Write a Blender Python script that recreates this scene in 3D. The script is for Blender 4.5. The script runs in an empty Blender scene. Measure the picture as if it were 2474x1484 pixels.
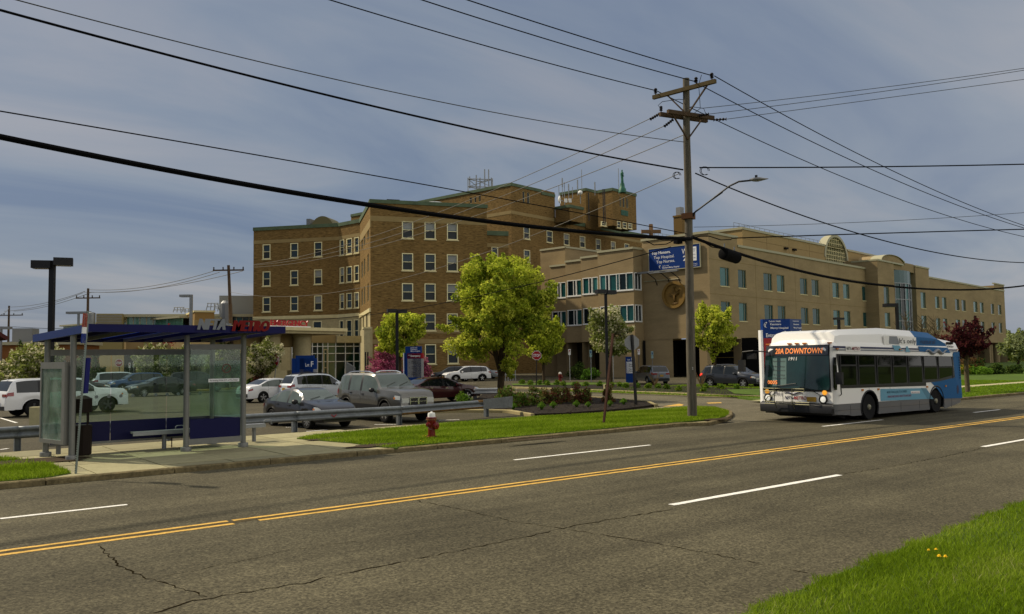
import bpy, math, random
import numpy as np
from mathutils import Vector, Matrix
random.seed(7); RNG = np.random.default_rng(7)
SC = bpy.context.scene
COL = SC.collection
R = math.radians
# ---------------------------------------------------------------- camera
F, CX, CY, EYE = 2020., 1237., 742., 2.5        # focal length and centre in units of a 2474-unit-wide picture, eye height in m
PIT, ROLL, YAW = math.atan(124/2020.), .014, R(51.8)
FW = Vector((math.cos(PIT)*math.cos(YAW), math.cos(PIT)*math.sin(YAW), math.sin(PIT)))
RT0 = Vector((math.sin(YAW), -math.cos(YAW), 0)); UP0 = RT0.cross(FW)
RT = RT0*math.cos(ROLL)-UP0*math.sin(ROLL); UP = UP0*math.cos(ROLL)+RT0*math.sin(ROLL)
EYEP = Vector((0, 0, EYE))
cd = bpy.data.cameras.new('camera'); cam = bpy.data.objects.new('camera', cd); COL.objects.link(cam)
cd.sensor_width = 36; cd.lens = F/2474*36; cd.clip_start = .1; cd.clip_end = 6000
m = Matrix.Identity(4)
for i in range(3): m[i][0], m[i][1], m[i][2] = RT[i], UP[i], -FW[i]
m.translation = EYEP; cam.matrix_world = m; SC.camera = cam
SC.view_settings.view_transform = 'Standard'; SC.view_settings.look = 'None'
SC.view_settings.exposure = 0; SC.view_settings.gamma = 1
# ---------------------------------------------------------------- sun and sky
SUND = Vector((-1.65, 2.95, 3.3)).normalized()
sl = bpy.data.lights.new('sun', 'SUN'); sl.energy = 4.6; sl.angle = R(1.6); sl.color = (1, .88, .68)
so = bpy.data.objects.new('sun', sl); COL.objects.link(so); so.rotation_euler = SUND.to_track_quat('Z', 'Y').to_euler()
so.location = (0, 0, 60)
wd = bpy.data.worlds.new('World'); SC.world = wd; wd.use_nodes = True
nt = wd.node_tree; nt.nodes.clear()
def wn(t, **k):
    n = nt.nodes.new(t)
    for a, b in k.items(): setattr(n, a, b)
    return n
wo = wn('ShaderNodeOutputWorld'); bg = wn('ShaderNodeBackground'); bg.inputs[1].default_value = .12
nt.links.new(bg.outputs[0], wo.inputs[0])
sky = wn('ShaderNodeTexSky', sky_type='NISHITA'); sky.sun_disc = False
sky.sun_elevation = math.asin(SUND.z); sky.sun_rotation = math.atan2(SUND.x, SUND.y)
sky.air_density = 1.2; sky.dust_density = 2; sky.ozone_density = 2
tc = wn('ShaderNodeTexCoord'); sep = wn('ShaderNodeSeparateXYZ'); nt.links.new(tc.outputs['Generated'], sep.inputs[0])
# cloud layer projected from overhead: direction.xy / (z + .12)
def mth(op, a, b=None, clamp=False):
    n = wn('ShaderNodeMath', operation=op); n.use_clamp = clamp
    for i, v in enumerate((a, b)):
        if v is None: continue
        if isinstance(v, (int, float)): n.inputs[i].default_value = v
        else: nt.links.new(v, n.inputs[i])
    return n.outputs[0]
zc = mth('ADD', mth('MAXIMUM', sep.outputs[2], 0), .16)
cmb = wn('ShaderNodeCombineXYZ')
nt.links.new(mth('DIVIDE', sep.outputs[0], zc), cmb.inputs[0]); nt.links.new(mth('DIVIDE', sep.outputs[1], zc), cmb.inputs[1])
mp = wn('ShaderNodeMapping'); nt.links.new(cmb.outputs[0], mp.inputs[0])
mp.inputs['Rotation'].default_value = (0, 0, R(-28)); mp.inputs['Scale'].default_value = (.55, 1.25, 1)
n1 = wn('ShaderNodeTexNoise'); n1.inputs['Scale'].default_value = 1.15; n1.inputs['Detail'].default_value = 6
n1.inputs['Roughness'].default_value = .52; n1.inputs['Distortion'].default_value = .7
nt.links.new(mp.outputs[0], n1.inputs['Vector'])
cr = wn('ShaderNodeValToRGB'); nt.links.new(n1.outputs[0], cr.inputs[0])
e = cr.color_ramp.elements
e[0].position, e[0].color = .30, (1.10, 1.50, 2.35, 1)
e[1].position, e[1].color = .72, (2.85, 2.85, 3.1, 1)
x = e.new(.5); x.color = (1.8, 2.15, 2.75, 1)
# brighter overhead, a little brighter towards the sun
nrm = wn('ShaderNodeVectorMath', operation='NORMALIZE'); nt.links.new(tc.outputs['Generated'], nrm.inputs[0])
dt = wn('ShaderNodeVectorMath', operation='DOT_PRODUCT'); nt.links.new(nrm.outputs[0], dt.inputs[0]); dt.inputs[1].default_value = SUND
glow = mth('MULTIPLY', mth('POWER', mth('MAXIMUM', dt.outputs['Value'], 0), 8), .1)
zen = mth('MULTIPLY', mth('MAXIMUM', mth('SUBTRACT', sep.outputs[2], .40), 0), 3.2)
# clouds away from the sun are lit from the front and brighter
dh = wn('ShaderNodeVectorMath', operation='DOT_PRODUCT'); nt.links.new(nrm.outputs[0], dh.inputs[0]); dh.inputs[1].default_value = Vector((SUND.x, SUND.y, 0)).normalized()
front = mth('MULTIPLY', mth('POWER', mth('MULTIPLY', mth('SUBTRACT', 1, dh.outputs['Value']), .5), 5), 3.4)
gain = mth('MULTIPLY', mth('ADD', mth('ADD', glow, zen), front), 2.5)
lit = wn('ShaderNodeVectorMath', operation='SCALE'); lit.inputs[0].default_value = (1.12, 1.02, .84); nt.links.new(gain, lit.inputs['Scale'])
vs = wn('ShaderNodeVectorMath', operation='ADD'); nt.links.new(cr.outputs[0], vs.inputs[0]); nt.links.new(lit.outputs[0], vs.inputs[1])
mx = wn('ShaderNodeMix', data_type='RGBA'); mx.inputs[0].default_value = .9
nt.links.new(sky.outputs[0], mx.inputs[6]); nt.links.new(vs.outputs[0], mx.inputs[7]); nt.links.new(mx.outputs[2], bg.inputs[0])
SC.cycles.max_bounces = 8; SC.cycles.transparent_max_bounces = 24
# ---------------------------------------------------------------- measuring helpers (ray through a picture point -> a place in the world)
def ray(x, y): return FW + RT*((x-CX)/F) - UP*((y-CY)/F)
def at(x, y, z=0.):
    d = ray(x, y); return EYEP + d*((z-EYE)/d.z)
def dep(x, y, w): return EYEP + ray(x, y)*w           # point at depth w
def flr(p, z=0.): return Vector((p.x, p.y, z))
def zat(y, x, w): return dep(x, y, w).z
def over(x, y, g):                                    # height above ground point g
    d = ray(x, y); t = (g.x*d.x+g.y*d.y)/(d.x**2+d.y**2); return EYE + d.z*t
# ---------------------------------------------------------------- tags
def tag(o, label=None, cat=None, group=None, kind=None):
    if label: o['label'] = label
    if cat: o['category'] = cat
    if group: o['group'] = group
    if kind: o['kind'] = kind
    return o
def empty(name, loc=(0, 0, 0), rz=0., **k):
    o = bpy.data.objects.new(name, None); COL.objects.link(o); o.location = loc; o.rotation_euler = (0, 0, rz)
    o.empty_display_size = .3
    return tag(o, **k)
def org(o):
    v = Vector((0, 0, 0))
    while o is not None: v += o.location; o = o.parent
    return v
def ctree(o, parent=None):
    c = o.copy(); COL.objects.link(c); c.parent = parent
    for ch in KIDS.get(o.name, []):
        d = ctree(ch, c)
        KIDS.setdefault(c.name, []).append(d)
    return c
KIDS = {}
# ---------------------------------------------------------------- materials
MATS = {}
def KC(c):                                            # darker materials keep their lower real-world reflectance, pale paint stays pale
    t = max(0., min(1., (max(c[:3])-.5)/.28)); k = .60+.38*t*t*(3-2*t); return tuple(q*k for q in c[:3])
def mat(name, col, rough=.7, metal=0., var=0., vscale=2., bump=0., bscale=30., coat=0., spec=.3, emit=0., vec='Object', vs2=None, detail=5, stretch=None, alpha=1., ecol=None):
    if name in MATS: return MATS[name]
    if col[0] >= col[1] >= col[2] > .03 and not any(k in name for k in ('bus', 'paint', 'sign', 'white', 'letter', 'wire', 'glass', 'lamp', 'skin', 'red', 'alum', 'wood')): col = (col[0], col[1]*.97, col[2]*.70)
    ecol = ecol or (col if emit else None); col = KC(col)
    m = bpy.data.materials.new(name); m.use_nodes = True; t = m.node_tree; b = t.nodes['Principled BSDF']
    b.inputs['Base Color'].default_value = (*col, 1); b.inputs['Roughness'].default_value = rough
    b.inputs['Metallic'].default_value = metal; b.inputs['Specular IOR Level'].default_value = spec if rough < .7 else min(spec, .15)
    b.inputs['Coat Weight'].default_value = coat; b.inputs['Coat Roughness'].default_value = .05
    if emit: b.inputs['Emission Color'].default_value = (*(ecol or col), 1); b.inputs['Emission Strength'].default_value = emit
    if var or bump:
        tcn = t.nodes.new('ShaderNodeTexCoord'); src = tcn.outputs[vec]
        if stretch:
            mpn = t.nodes.new('ShaderNodeMapping'); mpn.inputs['Scale'].default_value = stretch
            t.links.new(src, mpn.inputs[0]); src = mpn.outputs[0]
    if var:
        n = t.nodes.new('ShaderNodeTexNoise'); n.inputs['Scale'].default_value = vscale; n.inputs['Detail'].default_value = detail
        n.inputs['Roughness'].default_value = .65
        t.links.new(src, n.inputs['Vector'])
        mr = t.nodes.new('ShaderNodeMapRange'); mr.inputs[1].default_value = .28; mr.inputs[2].default_value = .72
        mr.inputs[3].default_value = 1-var; mr.inputs[4].default_value = 1+var; t.links.new(n.outputs[0], mr.inputs[0])
        f = mr.outputs[0]
        if vs2:
            n2 = t.nodes.new('ShaderNodeTexNoise'); n2.inputs['Scale'].default_value = vs2[0]; n2.inputs['Detail'].default_value = 2
            t.links.new(src, n2.inputs['Vector'])
            m2 = t.nodes.new('ShaderNodeMapRange'); m2.inputs[1].default_value = .3; m2.inputs[2].default_value = .7
            m2.inputs[3].default_value = 1-vs2[1]; m2.inputs[4].default_value = 1+vs2[1]; t.links.new(n2.outputs[0], m2.inputs[0])
            mm = t.nodes.new('ShaderNodeMath'); mm.operation = 'MULTIPLY'; t.links.new(f, mm.inputs[0]); t.links.new(m2.outputs[0], mm.inputs[1]); f = mm.outputs[0]
        v = t.nodes.new('ShaderNodeVectorMath'); v.operation = 'SCALE'; v.inputs[0].default_value = col
        t.links.new(f, v.inputs['Scale']); t.links.new(v.outputs[0], b.inputs['Base Color'])
    if bump:
        n = t.nodes.new('ShaderNodeTexNoise'); n.inputs['Scale'].default_value = bscale; n.inputs['Detail'].default_value = 4
        t.links.new(src, n.inputs['Vector'])
        bn = t.nodes.new('ShaderNodeBump'); bn.inputs['Strength'].default_value = bump; bn.inputs['Distance'].default_value = .02
        t.links.new(n.outputs[0], bn.inputs['Height']); t.links.new(bn.outputs[0], b.inputs['Normal'])
    MATS[name] = m; return m
def leafmat(name, col, tr=.45, var=.25):
    if name in MATS: return MATS[name]
    col = tuple(q*.92 for q in col)
    m = bpy.data.materials.new(name); m.use_nodes = True; t = m.node_tree; t.nodes.clear()
    o = t.nodes.new('ShaderNodeOutputMaterial'); mxs = t.nodes.new('ShaderNodeMixShader'); mxs.inputs[0].default_value = tr
    d = t.nodes.new('ShaderNodeBsdfDiffuse'); l = t.nodes.new('ShaderNodeBsdfTranslucent')
    gi = t.nodes.new('ShaderNodeNewGeometry'); mr = t.nodes.new('ShaderNodeMapRange'); mr.inputs[3].default_value = 1-var; mr.inputs[4].default_value = 1+var
    t.links.new(gi.outputs['Random Per Island'], mr.inputs[0])
    v = t.nodes.new('ShaderNodeVectorMath'); v.operation = 'SCALE'; v.inputs[0].default_value = col; t.links.new(mr.outputs[0], v.inputs['Scale'])
    t.links.new(v.outputs[0], d.inputs[0]); t.links.new(v.outputs[0], l.inputs[0])
    t.links.new(d.outputs[0], mxs.inputs[1]); t.links.new(l.outputs[0], mxs.inputs[2]); t.links.new(mxs.outputs[0], o.inputs[0])
    MATS[name] = m; return m
def glassmat(name, tint, refl=.12, alpha=.5, rough=.03, dirt=0.):
    """thin pane: mostly see-through with a tint, plus a mirror layer"""
    if name in MATS: return MATS[name]
    m = bpy.data.materials.new(name); m.use_nodes = True; t = m.node_tree; t.nodes.clear()
    o = t.nodes.new('ShaderNodeOutputMaterial'); a = t.nodes.new('ShaderNodeMixShader'); b2 = t.nodes.new('ShaderNodeMixShader')
    tr = t.nodes.new('ShaderNodeBsdfTransparent'); tr.inputs[0].default_value = (*tint, 1)
    df = t.nodes.new('ShaderNodeBsdfDiffuse'); df.inputs[0].default_value = (.62, .68, .62, 1)
    if dirt:
        tcn = t.nodes.new('ShaderNodeTexCoord'); n = t.nodes.new('ShaderNodeTexNoise'); n.inputs['Scale'].default_value = 2.2; n.inputs['Detail'].default_value = 7
        mp_ = t.nodes.new('ShaderNodeMapping'); mp_.inputs['Scale'].default_value = (1, 1, .6); t.links.new(tcn.outputs['Object'], mp_.inputs[0])
        t.links.new(mp_.outputs[0], n.inputs['Vector']); mr = t.nodes.new('ShaderNodeMapRange'); mr.inputs[1].default_value = .35; mr.inputs[2].default_value = .7
        mr.inputs[3].default_value = 1-alpha-dirt; mr.inputs[4].default_value = 1-alpha+dirt; t.links.new(n.outputs[0], mr.inputs[0]); t.links.new(mr.outputs[0], a.inputs[0])
    else: a.inputs[0].default_value = 1-alpha
    g = t.nodes.new('ShaderNodeBsdfGlossy'); g.inputs['Roughness'].default_value = rough
    lw = t.nodes.new('ShaderNodeLayerWeight'); lw.inputs[0].default_value = .35
    mr2 = t.nodes.new('ShaderNodeMapRange'); mr2.inputs[3].default_value = refl; mr2.inputs[4].default_value = min(1, refl+.16); t.links.new(lw.outputs['Facing'], mr2.inputs[0])
    t.links.new(tr.outputs[0], a.inputs[1]); t.links.new(df.outputs[0], a.inputs[2])
    t.links.new(mr2.outputs[0], b2.inputs[0]); t.links.new(a.outputs[0], b2.inputs[1]); t.links.new(g.outputs[0], b2.inputs[2]); t.links.new(b2.outputs[0], o.inputs[0])
    MATS[name] = m; return m
# ---------------------------------------------------------------- mesh builder
class MB:
    def __init__(s): s.v = []; s.f = []; s.m = []; s.uv = {}
    def add(s, vs, fs, mi=0):
        b = len(s.v); s.v += [tuple(p) for p in vs]
        for f in fs: s.f.append(tuple(b+i for i in f)); s.m.append(mi)
        return s
    def quad(s, a, b, c, d, mi=0): return s.add([a, b, c, d], [(0, 1, 2, 3)], mi)
    def box(s, c, sz, rz=0., mi=0, bev=0.):
        x, y, z = [q/2 for q in sz]; cs, sn = math.cos(rz), math.sin(rz)
        P = [(sx*x, sy*y, sz_*z) for sz_ in (-1, 1) for sx, sy in ((-1, -1), (1, -1), (1, 1), (-1, 1))]
        P = [(c[0]+a*cs-b*sn, c[1]+a*sn+b*cs, c[2]+q) for a, b, q in P]
        return s.add(P, [(3, 2, 1, 0), (4, 5, 6, 7), (0, 1, 5, 4), (1, 2, 6, 5), (2, 3, 7, 6), (3, 0, 4, 7)], mi)
    def beam(s, a, b, w, h, mi=0, up=(0, 0, 1)):
        a, b = Vector(a), Vector(b); d = (b-a).normalized(); u = Vector(up)
        if abs(d.dot(u)) > .98: u = Vector((1, 0, 0))
        r = d.cross(u).normalized()*(w/2); u = r.cross(d).normalized()*(h/2)
        P = [p+q for p in (a, b) for q in (-r-u, r-u, r+u, -r+u)]
        return s.add(P, [(0, 1, 2, 3), (7, 6, 5, 4), (1, 0, 4, 5), (2, 1, 5, 6), (3, 2, 6, 7), (0, 3, 7, 4)], mi)
    def tube(s, pts, r, seg=8, mi=0, cap=True):
        pts = [Vector(p) for p in pts]; n = len(pts); rr = r if isinstance(r, (list, tuple)) else [r]*n
        V = []; pu = None
        for i, p in enumerate(pts):
            d = (pts[min(i+1, n-1)]-pts[max(i-1, 0)]).normalized()
            if pu is None:
                u = Vector((0, 0, 1)) if abs(d.z) < .9 else Vector((1, 0, 0))
            else: u = pu
            a = d.cross(u).normalized(); u = a.cross(d).normalized(); pu = u
            for k in range(seg):
                t = 2*math.pi*k/seg; V.append(p + a*(math.cos(t)*rr[i]) + u*(math.sin(t)*rr[i]))
        Fc = [(i*seg+k, i*seg+(k+1) % seg, (i+1)*seg+(k+1) % seg, (i+1)*seg+k) for i in range(n-1) for k in range(seg)]
        if cap: Fc += [tuple(range(seg-1, -1, -1)), tuple((n-1)*seg+k for k in range(seg))]
        return s.add(V, Fc, mi)
    def lathe(s, prof, seg=16, c=(0, 0, 0), axis='z', mi=0):
        V = []
        for r, z in prof:
            for k in range(seg):
                t = 2*math.pi*k/seg; a, b = r*math.cos(t), r*math.sin(t)
                p = (a, b, z) if axis == 'z' else ((a, z, b) if axis == 'y' else (z, a, b))
                V.append((p[0]+c[0], p[1]+c[1], p[2]+c[2]))
        n = len(prof)
        Fc = [(i*seg+k, i*seg+(k+1) % seg, (i+1)*seg+(k+1) % seg, (i+1)*seg+k) for i in range(n-1) for k in range(seg)]
        Fc += [tuple(range(seg-1, -1, -1)), tuple((n-1)*seg+k for k in range(seg))]
        if axis == 'y': Fc = [f[::-1] for f in Fc]
        return s.add(V, Fc, mi)
    def prism(s, poly, n, mi=0):
        """poly: list of 3-D points, extruded along vector n"""
        k = len(poly); n = Vector(n); P = [Vector(p) for p in poly]
        V = P + [p+n for p in P]
        return s.add(V, [tuple(range(k-1, -1, -1)), tuple(range(k, 2*k))] + [(i, (i+1) % k, k+(i+1) % k, k+i) for i in range(k)], mi)
    def build(s, name, mats, parent=None, world=False, smooth=False, angle=40, loc=None, rz=0., **k):
        me = bpy.data.meshes.new(name)
        v = s.v
        if world and parent is not None:
            o_ = org(parent); v = [(p[0]-o_.x, p[1]-o_.y, p[2]-o_.z) for p in v]
        elif world and loc is not None: v = [(p[0]-loc[0], p[1]-loc[1], p[2]-loc[2]) for p in v]
        me.from_pydata(v, [], s.f)
        if not isinstance(mats, (list, tuple)): mats = [mats]
        for q in mats: me.materials.append(q)
        if len(mats) > 1: me.polygons.foreach_set('material_index', s.m)
        if s.uv:
            l = me.uv_layers.new(name='UVMap')
            for p in me.polygons:
                if p.index in s.uv:
                    for li, q in zip(p.loop_indices, s.uv[p.index]): l.data[li].uv = q
        if smooth:
            me.polygons.foreach_set('use_smooth', [True]*len(me.polygons)); me.update()
            if angle < 180: me.set_sharp_from_angle(angle=R(angle))
        me.update()
        o = bpy.data.objects.new(name, me); COL.objects.link(o)
        if parent is not None: o.parent = parent; KIDS.setdefault(parent.name, []).append(o)
        if loc is not None and parent is None: o.location = loc
        elif loc is not None: o.location = loc
        o.rotation_euler = (0, 0, rz)
        return tag(o, **k)
def link_copy(o, parent, loc, rz=0.):
    c = o.copy(); COL.objects.link(c); c.parent = parent; c.location = loc; c.rotation_euler = (0, 0, rz)
    if parent is not None: KIDS.setdefault(parent.name, []).append(c)
    return c
# ---------------------------------------------------------------- lettering
def textmesh(mb, s, o, r, u, w=None, h=.3, ext=.01, bold=0., shear=0., mi=0):
    """letters standing on a plane: o lower left, r/u unit vectors; h = height of capitals, w = fitted width"""
    cu = bpy.data.curves.new('t', 'FONT'); cu.body = s; cu.size = 1; cu.extrude = 0; cu.offset = bold; cu.resolution_u = 2
    ob = bpy.data.objects.new('t', cu); me = bpy.data.meshes.new_from_object(ob)
    vs = [v.co.copy() for v in me.vertices]; fs = [tuple(p.vertices) for p in me.polygons]
    bpy.data.objects.remove(ob); bpy.data.meshes.remove(me); bpy.data.curves.remove(cu)
    if not vs: return
    x0 = min(v.x for v in vs); x1 = max(v.x for v in vs); k = h/.70
    kx = (w/(x1-x0)) if w else k
    o, r, u = Vector(o), Vector(r), Vector(u); n = r.cross(u).normalized()*ext
    P = [o + r*((v.x-x0)*kx + shear*v.y*k) + u*(v.y*k) for v in vs]
    N = len(P)
    if ext > .015:
        ed = {}
        for f in fs:
            for a, b in zip(f, f[1:]+f[:1]): ed[(a, b)] = 1
        bd = [e for e in ed if (e[1], e[0]) not in ed]
        mb.add(P+[p+n for p in P], [tuple(i+N for i in f) for f in fs] + [(a, b, b+N, a+N) for a, b in bd], mi)
    else: mb.add([p+n for p in P], fs, mi)
Z = Vector((0, 0, 1))
# ================================================================ GROUND
def asphalt(name, col, streak=.12, grain=.35):
    col = KC(col)
    m = bpy.data.materials.new(name); m.use_nodes = True; t = m.node_tree; b = t.nodes['Principled BSDF']
    b.inputs['Roughness'].default_value = .88; b.inputs['Specular IOR Level'].default_value = .12
    tcn = t.nodes.new('ShaderNodeTexCoord'); P = tcn.outputs['Object']
    def noise(sc, det, lo, hi, a, b_, st=None, rough=.6):
        src = P
        if st:
            q = t.nodes.new('ShaderNodeMapping'); q.inputs['Scale'].default_value = st; t.links.new(P, q.inputs[0]); src = q.outputs[0]
        n = t.nodes.new('ShaderNodeTexNoise'); n.inputs['Scale'].default_value = sc; n.inputs['Detail'].default_value = det; n.inputs['Roughness'].default_value = rough
        t.links.new(src, n.inputs['Vector']); r = t.nodes.new('ShaderNodeMapRange')
        for i, v in zip((1, 2, 3, 4), (lo, hi, a, b_)): r.inputs[i].default_value = v
        t.links.new(n.outputs[0], r.inputs[0]); return r.outputs[0], n.outputs[0]
    def mul(a, b_):
        q = t.nodes.new('ShaderNodeMath'); q.operation = 'MULTIPLY'; t.links.new(a, q.inputs[0]); t.links.new(b_, q.inputs[1]); return q.outputs[0]
    g1, raw = noise(24, 4, .32, .68, 1-grain, 1+grain, rough=.8)
    g2, _ = noise(9, 4, .3, .7, .86, 1.14)
    g3, _ = noise(.35, 4, .3, .7, .76, 1.22)
    g4, _ = noise(1.1, 5, .35, .65, 1-streak, 1+streak, (.05, 1.0, 1))
    vo = t.nodes.new('ShaderNodeTexVoronoi'); vo.inputs['Scale'].default_value = 38; t.links.new(P, vo.inputs['Vector'])
    rr = t.nodes.new('ShaderNodeMapRange'); rr.inputs[1].default_value = 0; rr.inputs[2].default_value = 1; rr.inputs[3].default_value = .62; rr.inputs[4].default_value = 1.5
    sp = t.nodes.new('ShaderNodeSeparateColor'); t.links.new(vo.outputs['Color'], sp.inputs[0]); t.links.new(sp.outputs[0], rr.inputs[0])
    f = mul(mul(mul(g1, g2), mul(g3, g4)), rr.outputs[0])
    v = t.nodes.new('ShaderNodeVectorMath'); v.operation = 'SCALE'; v.inputs[0].default_value = col; t.links.new(f, v.inputs['Scale']); t.links.new(v.outputs[0], b.inputs['Base Color'])
    bn = t.nodes.new('ShaderNodeBump'); bn.inputs['Strength'].default_value = .5; bn.inputs['Distance'].default_value = .012
    t.links.new(sp.outputs[0], bn.inputs['Height']); t.links.new(bn.outputs[0], b.inputs['Normal'])
    MATS[name] = m; return m
M_road = asphalt('road_asphalt', (.116, .102, .062), .20, .50)
M_lot = asphalt('lot_asphalt', (.105, .091, .056), .08, .25)
M_drive = asphalt('driveway_asphalt', (.185, .163, .106), .08, .15)
M_conc = mat('concrete', (.46, .42, .32), .85, var=.16, vscale=3, bump=.3, bscale=60, vs2=(.5, .10))
M_conc2 = mat('concrete_pale', (.56, .52, .40), .85, var=.12, vscale=4, bump=.2, bscale=60)
M_kerb = mat('kerb_concrete', (.25, .205, .14), .9, var=.35, vscale=3.2, bump=.6, bscale=25, vs2=(14, .25))
M_kerb2 = mat('kerb_pale', (.50, .43, .29), .9, var=.2, vscale=1.2, bump=.3, bscale=25)
M_white = mat('road_paint_white', (.74, .72, .66), .7, var=.2, vscale=9, vs2=(40, .18))
M_yel = mat('road_paint_yellow', (.66, .40, .085), .7, var=.25, vscale=5, vs2=(30, .22))
M_dark = mat('sealed_crack', (.026, .020, .010), 1., spec=0.)
M_turf = mat('turf', (.085, .140, .014), .95, var=.4, vscale=1.6, vs2=(22, .35), bump=.8, bscale=60)
M_turf_far = mat('lawn_far', (.10, .165, .018), .95, var=.3, vscale=.5, vs2=(6, .25))
M_mulch = mat('mulch', (.030, .022, .015), .95, var=.6, vscale=9, vs2=(30, .5), bump=1., bscale=30)
M_soil = mat('bare_soil', (.075, .050, .026), .95, var=.45, vscale=6, vs2=(28, .4), bump=1., bscale=30)
M_land = mat('land', (.07, .09, .035), .95, var=.3, vscale=.05)
def sheet(name, pts, z, m, parent=None, thick=0., kind='structure', cut=None):
    """flat polygon; pts are world xy or Vectors"""
    P = [Vector((p[0], p[1], z)) for p in pts]
    a = sum(P[i].x*P[(i+1) % len(P)].y-P[(i+1) % len(P)].x*P[i].y for i in range(len(P)))
    if a < 0: P.reverse()
    mb = MB()
    if thick: mb.prism([p-Vector((0, 0, thick)) for p in P], (0, 0, thick))
    else: mb.add(P, [tuple(range(len(P)))])
    return mb.build(name, m, parent, kind=kind if parent is None else None)
def px(pts, z=0.): return [at(x, y, z) for x, y in pts]
sheet('ground', [(-1500, -900), (2500, -900), (2500, 2500), (-1500, 2500)], -.12, M_land)
YK = 19.85                                            # road edge at the far kerb
road = sheet('road', [(-120, 4.2), (320, 4.2), (320, YK+.02), (-120, YK+.02)], 0, M_road)
sheet('parking_lot', [(-120, YK+.02), (320, YK+.02), (320, 140), (-120, 140)], -.001, M_lot)
# cracks in the asphalt, each a thin sealed strip lying on the road
def crack(pts, w=.02, seed=1):
    r = random.Random(seed); P = px(pts); out = []
    for a, b in zip(P, P[1:]):
        n = max(2, int((b-a).length/.09)); d = (b-a).normalized(); q = Vector((-d.y, d.x, 0))
        for i in range(n): out.append(a+(b-a)*(i/n)+q*r.uniform(-.035, .035))
    out.append(P[-1]); V = []; Fc = []
    for i, p in enumerate(out):
        d = (out[min(i+1, len(out)-1)]-out[max(i-1, 0)]).normalized(); q = Vector((-d.y, d.x, 0)); k = w*r.uniform(.05, .6)
        V += [p+q*k+Vector((0, 0, .004)), p-q*k+Vector((0, 0, .004))]
        if i: Fc.append((2*i-2, 2*i-1, 2*i+1, 2*i))
    MB().add(V, Fc).build('road_crack', M_dark, road)
crack([(300, 1500), (365, 1484), (468, 1452), (563, 1436), (730, 1410), (833, 1385), (960, 1360), (1114, 1331), (1300, 1291), (1400, 1268), (1620, 1232)], .03, 1)
crack([(1003, 1210), (1110, 1230), (1240, 1260), (1370, 1280), (1500, 1300), (1560, 1310), (1700, 1335), (1830, 1362), (1950, 1384)], .022, 2)
crack([(240, 1318), (290, 1370), (350, 1395), (425, 1420), (500, 1442)], .022, 3)
crack([(395, 1392), (480, 1377), (600, 1352), (700, 1330), (860, 1308)], .011, 4)
crack([(2040, 1146), (2150, 1128), (2260, 1108), (2380, 1082)], .022, 5)
crack([(700, 1120), (900, 1103), (1180, 1085)], .008, 6)
crack([(820, 1180), (870, 1186), (905, 1194)], .010, 7)
crack([(500, 1195), (720, 1172), (960, 1150), (1100, 1140)], .008, 8)
crack([(1548, 1105), (1700, 1092), (1800, 1078), (1990, 1052)], .014, 9)
# painted lines
def strip(x0, x1, y, w, m, name='road_marking', rag=.0, z=.004, seed=0):
    r = random.Random(seed); n = max(1, int((x1-x0)/.22)); V = []; Fc = []
    for i in range(n+1):
        X = x0+(x1-x0)*i/n; e = rag
        V += [(X, y-w/2-r.uniform(0, e), z), (X, y+w/2+r.uniform(0, e), z)]
        if i: Fc.append((2*i-2, 2*i, 2*i+1, 2*i-1))
    return MB().add(V, Fc).build(name, m, road)
YC = 13.15
for dy, sd, w in ((-.13, 1, .095), (.15, 2, .085)):
    for a, b in ((-60, 4.70), (5.10 if dy < 0 else 4.78, 320)): strip(a, b, YC+dy, w, M_yel, rag=.022, seed=sd)
strip(-60, 320, YC+.01, .12, mat('worn_line', (.10, .078, .045), .9, var=.4, vscale=8), rag=.02, z=.003, seed=3)
def dash(p0, p1, w=.11):
    a, b = at(*p0), at(*p1); y = (a.y+b.y)/2; strip(a.x, b.x, y, w, M_white, rag=.012, seed=int(a.x*10))
dash((0, 1253), (308, 1220)); dash((1238, 1111), (1575, 1076)); dash((1980, 1030), (2140, 1015)); dash((2350, 997), (2418, 990))
dash((1620, 1220), (2030, 1148), .13); dash((2380, 1080), (2540, 1050), .13)
for k in range(4): strip(70+k*12, 73+k*12, 16.3, .11, M_white)
# far kerb: separate stones along the road, then round the corner into the driveway
kerb = empty('kerb', (0, YK, 0), kind='structure')
def kerb_run(pts, h=.125, w=.17, step=2.6, m=None, parent=kerb, name='kerb_stone', seed=3, z0=-.02):
    r = random.Random(seed); L = [0]
    for a, b in zip(pts, pts[1:]): L.append(L[-1]+(b-a).length)
    def P(s):
        for i in range(len(pts)-1):
            if s <= L[i+1] or i == len(pts)-2:
                t = (s-L[i])/(L[i+1]-L[i]); p = pts[i].lerp(pts[i+1], t); d = (pts[i+1]-pts[i]).normalized(); return p, Vector((-d.y, d.x, 0))
    s = 0
    while s < L[-1]-.05:
        e_ = min(L[-1], s+step*r.uniform(.75, 1.1)); n = max(1, int((e_-s)/.35)); V = []; Fc = []
        dh = r.uniform(-.008, .008)
        for i in range(n+1):
            q = s+.012+(e_-s-.024)*i/n; p, nn = P(q); j = r.uniform(-.008, .008)
            for a, z in ((0, z0), (.0, h*.82), (.03, h), (w, h), (w, z0)):
                V.append((p.x+nn.x*(a+(j if a < .1 else 0)), p.y+nn.y*(a+(j if a < .1 else 0)), z+dh*(z > 0)+(r.uniform(-.006, .006) if z > 0 else 0)))
            if i: Fc += [((i-1)*5+k, i*5+k, i*5+k+1, (i-1)*5+k+1) for k in range(4)]
        Fc += [(4, 3, 2, 1, 0), tuple(n*5+k for k in range(5))]
        MB().add(V, Fc).build(name, m or M_kerb, parent, world=True, smooth=True, angle=35)
        s = e_
cor = [at(*p) for p in ((1713, 1029), (1740, 1023), (1760, 1016), (1770, 1008), (1770, 1001), (1760, 994))]
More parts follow.
